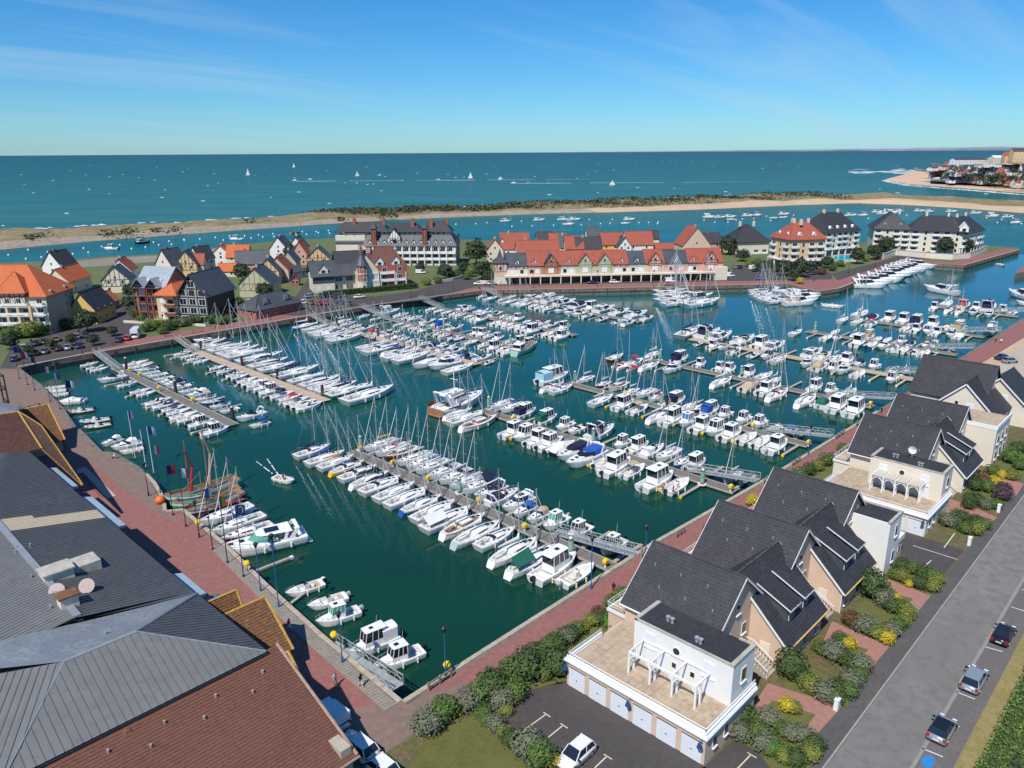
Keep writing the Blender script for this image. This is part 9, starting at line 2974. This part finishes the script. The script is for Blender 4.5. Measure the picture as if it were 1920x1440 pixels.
def flagpole(px, py, h, cols, lb, white=False, xyz=None, stars=False):
 p = xyz or at(px, py, GZ)
 t = thing("flagpole", lb, "flagpole", (p[0], p[1], GZ), R(25 + random.uniform(-20, 20)))
 mb = MB(); mb.tube((0, 0, -.05), (0, 0, h), .07, 6, r2=.045); mb.build("pole", WPAINT if white else POLEN, t)
 mb = MB(); mb.tube((0, 0, 0), (0, 0, .3), .16, 8); mb.build("base", POLEN, t)
 if cols:
  mb = MB(); n = 12; W_, H_ = 2.1, 1.45
  for i in range(n):
   k = min(len(cols) - 1, i * len(cols) // n)
   f = lambda u: (W_ * u * .82, .22 * math.sin(u * 7) * u, -.55 * u * u * W_ * .6)
   a, b = f(i / n), f((i + 1) / n)
   z = h - .1
   mb.poly([(a[0], a[1], z + a[2] - H_), (b[0], b[1], z + b[2] - H_), (b[0], b[1], z + b[2]), (a[0], a[1], z + a[2])], k)
  f_ = mb.build("flag", cols, t)
  if stars:
   mb = MB()
   for k in range(12):
    a = 2 * math.pi * k / 12; u = .45 + .17 * math.cos(a); q = (W_ * u * .82, .22 * math.sin(u * 7) * u - .02, h - .83 + .4 * math.sin(a) - .55 * u * u * W_ * .6)
    mb.box(q[0] - .05, q[0] + .05, q[1] - .05, q[1] + .08, q[2] - .05, q[2] + .05)
   mb.build("stars", FY, f_)
 return t
flagpole(254, 862, 9, [FN, FW, FR], "white pole with the large tricolour flag on the curved bastion", True)
flagpole(274, 878, 7, None, "bare white pole on the curved bastion", True)
flagpole(289, 890, 8.5, [FB, FW], "white pole with a blue and white flag on the curved bastion", True)
flagpole(301, 925, 8, [FW, FR], "navy pole with a white and red flag at end of the bastion")
flagpole(325, 966, 8, [FN, FR], "navy pole with a blue and red flag beside the orange buoy")
flagpole(349, 987, 9, [FG, FW, FR], "navy pole with a green, white and red flag above the old fishing boats")
flagpole(399, 1031, 9, [FB, FW], "navy pole with a pale blue and white flag above the white yachts")
flagpole(427, 1056, 9.5, [FN, FY, FR], "navy pole with a blue, yellow and red flag above the white yachts")
flagpole(457, 1082, 10, [FB], "navy pole with the blue flag with yellow stars over the white cruiser", stars=True)
for i, (b_, cs, lb) in enumerate(((206, [FN], "navy pole with a dark blue flag farthest up the shaded quay"), (199, [FR, FW], "navy pole with a red and white flag on the shaded quay"), (193, [FW, FN, FR], "navy pole with a white, blue and red flag on the shaded quay"), (181, [FR, FW, FG], "navy pole with a red, white and green flag on the shaded quay"), (174, [FW, FB, FR], "navy pole with a white, blue and red flag by the lichened roof"), (166, [FN, FW], "navy pole with a white emblem flag nearest the lichened roof"))):
 flagpole(0, 0, 8, cs, lb, xyz=(43.2 + .02 * (b_ - 166), b_))
def lamp(px, py, lb, h=5.5, m=None, g="quay lamps"):
 p = at(px, py, GZ)
 t = thing("street_lamp", lb, "street lamp", (p.x, p.y, GZ), 0, g)
 m = m or mat("blue_lamp_post_paint", (.02, .12, .30), .45)
 mb = MB(); mb.tube((0, 0, 0), (0, 0, h), .075, 7, r2=.05); mb.tube((0, 0, 0), (0, 0, .7), .13, 8); mb.build("post", m, t)
 mb = MB(); mb.tube((0, 0, h), (0, 0, h + .55), .12, 8, r2=.30); mb.tube((0, 0, h + .55), (0, 0, h + .75), .32, 8, r2=.08); mb.build("lantern", BLACKP, t)
 return t
lamp(642, 1243, "blue quay lamp beside the near corner gangway"); lamp(836, 1273, "blue quay lamp alone at the near basin corner"); lamp(489, 1109, "blue quay lamp beside the finger beam", 6); lamp(523, 1139, "tall blue lamp post above the open motorboats", 9); lamp(1108, 1104, "blue quay lamp at the first house-side gangway", 6.5); lamp(1210, 1037, "blue quay lamp half way between two gangways, pale head", 3.5)
lamp(1515, 853, "blue quay lamp at the third house-side gangway", 5); lamp(279, 930, "dark double lamp standing on the forecourt by the bastion", 5, POLEN); lamp(374, 1008, "navy lamp post between the flagpoles", 5, POLEN)
for i, (px, py) in enumerate(((67, 684), (155, 664), (310, 632), (404, 616), (508, 600), (590, 588), (700, 570), (770, 558), (850, 548), (1000, 540), (1120, 539), (1225, 538), (1330, 535), (1430, 531), (1525, 528), (1590, 513), (1640, 500), (1683, 486))):
 lamp(px, py, "grey street lamp on the far quays' promenade, %s from the hotel car park" % ORD[i + 1], 6, POLEN, "lamps along the far promenade")
for i, (px, py) in enumerate(((50, 681), (171, 658), (223, 648), (325, 630), (371, 624), (578, 588), (612, 581), (668, 573), (776, 556), (806, 553))):
 p = at(px, py, GZ)
 t = thing("barrier", "low dark barrier frame on the far promenade, %s from the hotel car park" % ORD[i + 1], "barrier", (p.x, p.y, GZ), R(3), "barrier frames on the far promenade")
 mb = MB()
 for x in (-1.6, 1.6):
  mb.tube((x, 0, 0), (x, 0, 1), .06, 5)
 mb.build("post", TIMB, t)
 mb = MB()
 for z in (.3, 1):
  mb.tube((-1.6, 0, z), (1.6, 0, z), .05, 5)
 mb.build("rail", TIMB, t)
for i, (x0_, x1_) in enumerate(((40, 43), (75.8, 79.5), (84, 86), (109, 113), (119, 122), (136.5, 140.5), (146, 149))):
 t = thing("quay_fence", "short weathered timber fence at the quay edge, %s from the near corner" % ORD[i + 1], "fence", (x0_, 50.4 - .018 * (x0_ - 40), GZ), 0, "timber fences along the promenade edge")
 n = max(2, int((x1_ - x0_) / 1.2))
 for k in range(n + 1):
  mb = MB(); x = (x1_ - x0_) * k / n; mb.box(x - .09, x + .09, -.09, .09, 0, 1.05); mb.build("post", DECK, t)
 for z in (.45, .9):
  mb = MB(); mb.box(0, x1_ - x0_, -.05, .05, z - .08, z + .08); mb.build("rail", DECK, t)
for k, (px, py, lb) in enumerate(((378, 992, "beside the white yachts"), (470, 1070, "at the finger beam by the flagpoles"), (633, 1205, "above the two cabin boats"), (844, 1262, "on the timber fence at near corner"))):
 p = at(px, py, GZ)
 t = thing("lifebuoy_post", "yellow lifebuoy housing on the quay " + lb, "lifebuoy", (p.x - .4, p.y, GZ))
 mb = MB(); mb.tube((0, 0, 0), (0, 0, .9), .05, 6); mb.build("post", POLEN, t)
 mb = MB(); mb.dome((0, 0, 1.25), .42, .42, .4, 10, 4, full=True); mb.build("housing", YELP, t)
p = at(301, 944, GZ)
o = MB(); o.dome((0, 0, .6), .75, .75, .65, 12, 5, full=True); o = o.build("buoy", ORANGE, None, True); o.location = (p.x, p.y, GZ); tag(o, "large orange buoy lying on the quay below the bastion", "buoy")
for a_, b_, lb in (((472, 1072), (548, 1043), "below the white cruiser"), ((520, 1150), (606, 1083), "beside the first open motorboat")):
 p, q = at(*a_, .45), at(*b_, .45)
 t = thing("finger_beam", "grey floating mooring beam reaching out from the quay " + lb, "mooring beam", (p.x, p.y, 0))
 d = q - p
 mb = MB(); mb.obox((0, 0, .3), (d.x, d.y, .3), .42, .3); mb.build("beam", EDGE, t)
 mb = MB(); mb.obox((d.x * .94, d.y * .94, .3), (d.x * 1.02, d.y * 1.02, .3), .5, .36); mb.build("float_end", WHITE2, t)
for px, py in ((1568, 1330), (1817, 1022), (1872, 960)):
 p = at(px, py, GZ)
 t = thing("utility_cabinet", "white utility cabinet by the garden path, %s along the footway" % {1568: 'first', 1817: 'second', 1872: 'third'}[px], "cabinet", (p.x, p.y, GZ), 0, "cabinets along the footway")
 mb = MB(); mb.box(-.3, .3, -.2, .2, 0, 1.15); mb.build("body", WPAINT, t)
 mb = MB(); mb.box(-.34, .34, -.24, .24, 1.15, 1.22); mb.build("lid", WPAINT, t)
p = at(1740, 1428, GZ)
mb = MB(); mb.poly([(p.x + .55 * math.cos(a) * 1.6, p.y + .5 * math.sin(a), E4 + .004) for a in [2 * math.pi * k / 20 for k in range(20)]]); struct("blue_road_marking", mb, mat("blue_road_paint", (.03, .20, .50), .7))
def leafm(n, c, c2):
 return mat(n, c, .7, noise=(3.5, .35, c2))
LV = {'d': leafm("dark_green_leaves", (.036, .070, .013), (.065, .11, .024)), 'm': leafm("mid_green_leaves", (.062, .115, .018), (.105, .17, .03)), 'g': leafm("silver_green_leaves", (.11, .125, .07), (.18, .195, .12)), 'l': leafm("yellow_green_leaves", (.13, .165, .02), (.21, .235, .04)), 'y': leafm("golden_leaves", (.42, .33, .015), (.58, .46, .03)), 'r': leafm("red_brown_leaves", (.085, .038, .018), (.14, .075, .025)), 'p': leafm("purple_leaves", (.065, .028, .045), (.11, .055, .075)), 'b': leafm("bright_green_leaves", (.06, .14, .015), (.10, .20, .03)), 't': leafm("tree_leaves", (.020, .038, .014), (.042, .068, .024))}
def leaves(n, rx, ry, rz, leaf, seed, zc, core=True, lob=.25):
 """crown: leaf-sized faces spread through a lumpy volume round a dark twiggy core"""
 r_ = random.Random(seed)
 mb = MB()
 for i in range(n):
  while True:
   d = Vector((r_.gauss(0, 1), r_.gauss(0, 1), r_.gauss(0, 1)))
   if d.length > .1:
    break
  d.normalize()
  if d.z < -.45:
   d.z = -d.z
  k = (1 + lob * mnoise.noise(d * 2.1 + Vector((seed, 0, 0)))) * (r_.uniform(.72, 1.06) ** .6)
  p = Vector((d.x * rx * k, d.y * ry * k, zc + d.z * rz * k))
  a = (d + Vector((r_.uniform(-.8, .8), r_.uniform(-.8, .8), r_.uniform(-.3, .9)))).normalized()
  u = a.orthogonal().normalized(); v = a.cross(u)
  th = r_.uniform(0, 6.28); u, v = u * math.cos(th) + v * math.sin(th), v * math.cos(th) - u * math.sin(th)
  s = leaf * r_.uniform(.6, 1.3)
  mb.poly([p - u * s - v * s * .6, p + u * s * .3 - v * s * .7, p + u * s, p - u * s * .2 + v * s * .7])
 if core:
  rings = []
  for j in range(6):
   ph = -.9 + 2.4 * j / 5
   rings.append([(rx * .74 * math.cos(ph) * math.cos(t) * (1 + .3 * mnoise.noise((math.cos(t) * 2 + seed, math.sin(t) * 2, ph))), ry * .74 * math.cos(ph) * math.sin(t) * (1 + .3 * mnoise.noise((math.cos(t) * 2, math.sin(t) * 2 + seed, ph))), zc + rz * .76 * math.sin(ph)) for t in [2 * math.pi * q / 9 for q in range(9)]])
  mb.loft(rings)
 return mb
SHM = [leaves(520, 1, 1, .85, .085, s, .72).mesh("shrub", LV['m']) for s in (1, 2, 3, 4, 5)]
SN = {'d': "dark green", 'm': "mid-green", 'g': "silver-green", 'l': "yellow-green", 'y': "golden", 'r': "red-brown", 'p': "purple-leaved", 'b': "bright green"}
def shrub(px, py, r_, c, lb, g=None, z=GZ, tall=1.0):
 p = at(px, py, z)
 o = link("shrub", random.choice(SHM), None, (p.x, p.y, z), random.uniform(0, 6.28), (r_ * random.uniform(.9, 1.12), r_ * random.uniform(.9, 1.12), r_ * tall * random.uniform(.85, 1.1)))
 setm(o, LV[c])
 return tag(o, lb, "shrub", g)
def row(pts, where, g):
 ct = {}
 for q in pts:
  px, py, r_, c = q[:4]
  ct[c] = ct.get(c, 0) + 1
  shrub(px, py, r_, c, "%s rounded shrub %s, %s of its colour" % (SN[c], where, ORD[ct[c]]), g, tall=q[4] if len(q) > 4 else 1)
z3 = lambda L: [(760 + x / 4.235, 1100 + y / 4.235, *k) for x, y, *k in L]
row(z3([(170, 1150, 1.5, 'g'), (300, 1060, 1.5, 'm'), (430, 1010, .5, 'y'), (500, 960, 1.4, 'g'), (590, 915, 1.4, 'm'), (690, 850, 1.8, 'd'), (622, 760, .5, 'y'), (840, 730, 1.6, 'm'), (960, 720, 1.9, 'd'), (1060, 680, .9, 'g'), (1100, 730, 1.0, 'l'), (1210, 690, 1.8, 'd'), (760, 950, 1.4, 'g'), (865, 890, 1.4, 'm'), (890, 800, .7, 'y'), (620, 1030, .9, 'm'), (645, 1090, .8, 'b'), (715, 1130, 1.0, 'g'), (790, 1190, .8, 'l'), (845, 1250, 1.0, 'd'), (975, 1330, 1.7, 'g'), (1070, 1410, 1.6, 'm'), (1180, 1420, .7, 'y'), (800, 1010, .8, 'l')]), "in the planting between car park and promenade", "shrubs by the near car park")
row(z3([(1000, 590, 1.2, 'm'), (1070, 560, 1.2, 'd'), (1140, 530, 1.2, 'm'), (1200, 490, 1.2, 'd'), (1260, 450, 1.2, 'g'), (1310, 420, 1.1, 'd'), (1370, 380, 1.0, 'm'), (1345, 345, .6, 'y'), (1430, 345, .5, 'y'), (1480, 305, 1.0, 'l'), (1530, 250, 1.0, 'r'), (1550, 290, .9, 'd'), (1620, 310, 1.0, 'b'), (1640, 180, 1.2, 'm'), (1690, 130, 1.1, 'l'), (1725, 95, 1.0, 'm')]), "along the promenade before the garages", "shrubs along the promenade")
row([(1412, 948, 1.2, 'y'), (1390, 965, 1.0, 'm'), (1497, 898, 1.3, 'm'), (1516, 890, 1.3, 'd'), (1532, 882, 1.2, 'l'), (1548, 872, 1.3, 'm'), (1562, 862, 1.0, 'g'), (1580, 848, 1.2, 'm'), (1330, 1005, 1.0, 'd')], "between slate houses and promenade", "shrubs along the promenade")
row([(1481, 1270, 1.7, 'd', 1.4), (1391, 1352, 1.3, 'd'), (1386, 1384, 1.1, 'g'), (1418, 1358, .9, 'm'), (1439, 1358, 1.2, 'g'), (1468, 1377, .9, 'm'), (1484, 1387, 1.0, 'g'), (1423, 1386, 1.2, 'm'), (1431, 1406, 1.2, 'g'), (1449, 1415, .9, 'b'), (1471, 1425, 1.0, 'l'), (1490, 1434, 1.0, 'd'), (1474, 1332, .9, 'y'), (1487, 1335, .8, 'l'), (1507, 1391, 1.1, 'g'), (1523, 1409, 1.1, 'd'), (1517, 1424, 1.0, 'l')], "in the front garden nearest the garages", "front garden shrubs")
row([(1538, 1224, 1.0, 'm'), (1560, 1235, 1.3, 'g'), (1580, 1244, 1.1, 'd'), (1597, 1254, 1.1, 'd'), (1614, 1259, 1.3, 'g'), (1608, 1275, 1.0, 'm'), (1573, 1208, 1.0, 'd'), (1589, 1214, 1.0, 'y'), (1593, 1285, 1.2, 'g'), (1587, 1305, 1.1, 'm'), (1567, 1302, 1.0, 'd'), (1544, 1311, 1.2, 'g'), (1520, 1296, 1.2, 'l'), (1564, 1318, 1.0, 'm'), (1506, 1281, 1.1, 'm')], "in the second front garden", "front garden shrubs")
row([(1631, 1118, 1.8, 'd', 1.4), (1655, 1135, 1.3, 'g'), (1672, 1145, 1.1, 'd'), (1685, 1149, 1.0, 'm'), (1698, 1158, 1.1, 'l'), (1666, 1122, .8, 'm'), (1678, 1125, .7, 'y'), (1657, 1110, .8, 'm'), (1692, 1173, .9, 'l'), (1682, 1180, 1.0, 'm'), (1669, 1193, 1.1, 'g'), (1663, 1205, .9, 'y'), (1644, 1196, 1.0, 'l'), (1620, 1184, 1.3, 'g'), (1595, 1173, 1.2, 'r'), (1632, 1190, .9, 'd')], "in the third front garden", "front garden shrubs")
row([(1690, 1070, 1.1, 'd'), (1710, 1075, 1.1, 'm'), (1728, 1083, 1.0, 'd'), (1745, 1088, 1.0, 'm'), (1756, 1093, 1.0, 'l'), (1690, 1090, 1.0, 'l'), (1676, 1085, .9, 'm'), (1704, 1099, .6, 'y'), (1725, 1104, 1.1, 'd'), (1748, 1108, 1.1, 'l')], "beside the small car park", "front garden shrubs")
row([(1777, 985, 1.4, 'g'), (1795, 974, 1.2, 'm'), (1815, 954, 1.2, 'd', 1.4), (1803, 983, 1.2, 'd'), (1827, 986, 1.1, 'd'), (1809, 999, 1.1, 'm'), (1830, 1003, 1.1, 'l'), (1844, 992, 1.1, 'm'), (1827, 919, 1.3, 'd'), (1841, 907, 1.2, 'r'), (1865, 910, 1.2, 'y'), (1850, 922, 1.2, 'm'), (1882, 923, 1.2, 'p'), (1878, 937, 1.4, 'p'), (1827, 945, 1.2, 'd'), (1847, 954, 1.1, 'g'), (1867, 954, 1.1, 'm'), (1859, 890, 1.2, 'm'), (1879, 896, .9, 'y'), (1897, 899, 1.2, 'l'), (1894, 867, 1.8, 'b'), (1908, 848, 1.4, 'd'), (1912, 880, 1.3, 'm')], "in the gardens of the cream houses", "front garden shrubs")
mb = MB(); rnd = random.Random(21)
mb2 = MB()
for i in range(30000):
 a, b = rnd.uniform(42, 118), rnd.uniform(-3, 8.4)
 bush = mnoise.noise((a * .13, b * .17, 5)) > -.02 and b < 6.2
 h = rnd.uniform(.15, .5) if not bush else rnd.uniform(.2, 1.5)
 s = rnd.uniform(.07, .15) if not bush else rnd.uniform(.10, .22)
 th = rnd.uniform(0, 6.28); u = Vector((math.cos(th), math.sin(th), rnd.uniform(-.3, .3))) * s; v = Vector((-math.sin(th) * .5, math.cos(th) * .5, rnd.uniform(.3, 1))) * s * 1.4
 p = Vector((a, b, GZ + h - (max(0, 8 - b) * .12)))
 (mb2 if bush else mb).poly([p - u, p + u * .2 - v * .3, p + u, p + v])
struct("bank_grass", mb, leafm("lush_bank_grass", (.085, .16, .02), (.14, .23, .035)), 'stuff'); struct("bank_bramble", mb2, leafm("bank_bramble_leaves", (.03, .06, .016), (.06, .105, .025)), 'stuff')
flat("bank_ground", [(20, -12), (150, -12), (150, 8.5), (20, 8.5)], GZ + .002, leafm("bank_soil_cover", (.045, .075, .018), (.075, .105, .03)))
TRM = [leaves(750, 1, 1, .95, .12, s, 1.15, True, .4).mesh("crown", LV['t']) for s in (11, 12, 13)]
tk = MB(); tk.tube((0, 0, 0), (0, 0, 1.0), .07, 6, r2=.04)
for a in range(4):
 tk.tube((0, 0, .55 + a * .1), (.4 * math.cos(a * 1.7), .4 * math.sin(a * 1.7), 1.15), .035, 4, r2=.015)
tkm = tk.mesh("trunk", mat("bark", (.09, .065, .045), .9, noise=(4, .2)))
TR = [(893, 497, 6.5, "big dark tree beside the grand hotel's slate end"), (835, 524, 3.8, "round tree on the drive below the grand hotel"), (905, 525, 4.2, "dark tree by the bend where the quays meet"), (917, 530, 3, "smaller dark tree beside the arcade's spired tower"), (870, 515, 3, "tree by the grand hotel's car park"), (883, 519, 2.6, "yellowish tree near the low garden wall"), (788, 512, 2.6, "small tree at the drive's western edge"), (545, 487, 4, "tree between the slate cottage and long pink cottage"), (442, 512, 3, "tree among the orange-roofed cottages"), (455, 527, 4.2, "large garden tree behind the green house"), (497, 558, 3.4, "dense bush tree before the green half-timbered house"), (240, 515, 3.5, "dark tree by the timber-gabled cottage"), (245, 560, 3.2, "tall shrub tree at the flats' driveway"), (243, 580, 2.8, "low tree below the flats' driveway"), (420, 580, 4, "dark tree beside the glazed gable"), (448, 590, 3.2, "dark tree between glazed gable and harbour building"), (20, 655, 2.4, "small tree left of the car park"), (55, 668, 1.8, "slim young tree in the car park's front row"), (98, 655, 1.8, "second slim young tree in the car park"), (136, 648, 1.8, "third slim young tree in the car park"), (176, 648, 1.8, "fourth slim young tree in the car park"), (212, 630, 1.8, "slim young tree nearest the car park exit"), (165, 622, 3.5, "dark tree in the hotel's shadow"),
      (1365, 478, 5, "dark tree group west of the slate hotel wing"), (1345, 470, 4.5, "tree behind the terrace's eastern end"), (1392, 490, 3.5, "round tree on the hotel lawn"), (1470, 517, 3.8, "dark tree below the red-roofed hotel's corner"), (1500, 520, 4.2, "largest dark tree below the red-roofed hotel"), (1520, 513, 3.4, "tree at eastern foot of the red-roofed hotel"), (1490, 527, 3, "low dark tree nearest the quay street"), (1428, 509, 3, "lone tree in the quay car park"), (1550, 503, 3.2, "tree beside the swimming pool terrace"), (1606, 495, 4, "dark round tree east of the swimming pool"), (1637, 487, 4, "tree before the outer hotel's western wing"), (1660, 473, 4.5, "dark tree against the outer hotel's front"), (1770, 476, 4.5, "lone round tree on the outer hotel's terrace"), (1810, 474, 4, "tree by the outer hotel's corner pavilion"), (1395, 468, 3, "slim tree before the cream hotel wing"), (1590, 470, 2.6, "small tree under the slate hotel's arcade")]
for px, py, r_, lb in TR:
 p = at(px, py, GZ)
 t = thing("tree", lb, "tree", (p.x, p.y, GZ), random.uniform(0, 6), "trees in the harbour town")
 s = r_ * .85
 link("trunk", tkm, t, (0, 0, 0), None, (s, s, s)); c_ = link("crown", random.choice(TRM), t, (0, 0, 0), random.uniform(0, 6), (s * random.uniform(.9, 1.15), s * random.uniform(.9, 1.15), s * random.uniform(.85, 1.05)))
 if 'yellow' in lb:
  setm(c_, LV['l'])
fl = [(255, 595, 2.2, 'd'), (266, 605, 1.8, 'm'), (280, 612, 1.8, 'l'), (292, 618, 2, 'm'), (300, 612, 1.8, 'y'), (315, 620, 2.2, 'd'), (330, 614, 2, 'm'), (345, 612, 2, 'g'), (360, 610, 2, 'd'), (372, 608, 1.8, 'm'), (386, 602, 2, 'y'), (398, 606, 2.4, 'd'), (415, 608, 2, 'm'), (430, 604, 2, 'd'), (275, 622, 1.6, 'd'), (305, 626, 1.6, 'm')]
row(fl, "in the beds before the half-timbered flats", "shrubs before the flats")
row([(20, 636, 2.6, 'm'), (35, 634, 2.6, 'd'), (55, 633, 2.8, 'l'), (70, 630, 2.8, 'l'), (85, 626, 2.2, 'm'), (115, 618, 2.2, 'd'), (128, 616, 2, 'm')], "in the hedge before the orange-roofed hotel", "hedge shrubs of the hotel")
row([(845, 522, 2, 'm'), (856, 520, 2, 'd'), (800, 535, 2, 'l'), (820, 531, 2, 'm'), (875, 524, 1.8, 'm'), (1405, 500, 2.2, 'l'), (1420, 499, 2.2, 'm'), (1440, 503, 2.2, 'd'), (1455, 510, 2.2, 'm'), (1500, 532, 1.6, 'y'), (1540, 515, 2, 'r'), (1560, 508, 2, 'd'), (1575, 500, 2, 'm'), (1622, 490, 2.2, 'l'), (1646, 484, 2, 'm'), (1690, 478, 2, 'd'), (1715, 480, 1.6, 'm'), (1740, 482, 1.6, 'd')], "on the banks of the far streets", "shrubs of the far streets")
t = thing("clipped_hedge", "long dark clipped hedge in front of the turreted villa", "hedge", (*xy(606, 556), GZ))
q0, q1 = Vector(xy(606, 556)), Vector(xy(782, 540))
hm_ = leaves(900, .5, .5, .5, .05, 77, .5, False).mesh("hedge_section", LV['d'])
n_ = 14
for i in range(n_):
 c = (q1 - q0) * ((i + .5) / n_)
 mb = MB(); L_ = (q1 - q0).length / n_
 for k in range(420):
  fx, fy, fz = random.uniform(-.5, .5) * L_, random.uniform(-1.1, 1.1), random.uniform(.1, 1.8)
  if random.random() < .5:
   fy = -1.1
  else:
   fz = 1.8
  u = Vector((random.uniform(-1, 1), random.uniform(-1, 1), random.uniform(-1, 1))) * .2; v = Vector((random.uniform(-1, 1), random.uniform(-1, 1), random.uniform(-1, 1))) * .2
  p = Vector((fx, fy, fz)); mb.poly([p - u, p + v, p + u, p - v])
 mb.box(-L_ / 2, L_ / 2, -1.05, 1.05, 0, 1.74)
 o = mb.build("hedge_section", LV['d'], t); o.location = (c.x, c.y, 0); o.rotation_euler = (0, 0, math.atan2((q1 - q0).y, (q1 - q0).x))
mb = MB()
def scrubat(s, tt, h, n, sz):
 x, y, z = spit_z(s, tt)
 for k in range(n):
  p = Vector((x + rnd.gauss(0, sz * 2.2), y + rnd.gauss(0, sz * 2.2), z + rnd.uniform(0, h)))
  u = Vector((rnd.uniform(-1, 1), rnd.uniform(-1, 1), rnd.uniform(-.4, .4))) * sz; v = Vector((rnd.uniform(-1, 1), rnd.uniform(-1, 1), rnd.uniform(.2, 1))) * sz * .8
  mb.poly([p - u, p - v * .4, p + u, p + v])
for i in range(1500):
 s = rnd.uniform(.37, .82); tt = rnd.uniform(.2, .9)
 dens = mnoise.noise((s * 26, tt * 3, 2)) + .30 - (.6 if s > .74 and tt < .6 else 0) - (.35 if tt < .3 else 0)
 if dens > 0:
  scrubat(s, tt, 2.8, 9, 1.3)
for px, py, r_ in ((78, 446, 6), (56, 450, 3), (200, 439, 4), (228, 440, 7), (243, 437, 7), (295, 436, 5), (330, 433, 4), (470, 418, 5), (640, 414, 3), (720, 407, 6), (735, 406, 6)):
 p = at(px, py, 3)
 for k in range(60):
  q = Vector((p.x + rnd.gauss(0, r_ * .6), p.y + rnd.gauss(0, r_ * .6), rnd.uniform(2.5, 6))); u = Vector((rnd.uniform(-1, 1), rnd.uniform(-1, 1), rnd.uniform(-.4, .4))) * 1.1; v = Vector((rnd.uniform(-1, 1), rnd.uniform(-1, 1), rnd.uniform(.2, 1)))
  mb.poly([q - u, q - v * .4, q + u, q + v])
struct("dune_scrub", mb, leafm("dune_scrub_leaves", (.030, .045, .016), (.065, .08, .028)), 'stuff')
mb = MB()
for i in range(80):
 px = rnd.uniform(1750, 1960); f = rnd.random(); py = 341 - f * 26 + (px - 1800) * .055
 z_ = 6 + f * 20 - (0 if px > 1780 else (1780 - px) * .15)
 p = at(px, py, z_)
 for k in range(26):
  q = p + Vector((rnd.gauss(0, 4), rnd.gauss(0, 4), rnd.uniform(-2, 3))); u = Vector((rnd.uniform(-1, 1), rnd.uniform(-1, 1), rnd.uniform(-.4, .4))) * 1.5; v = Vector((rnd.uniform(-1, 1), rnd.uniform(-1, 1), rnd.uniform(.2, 1))) * 2
  mb.poly([q - u, q - v * .4, q + u, q + v])
struct("hill_town_foliage", mb, LV['t'], 'stuff')
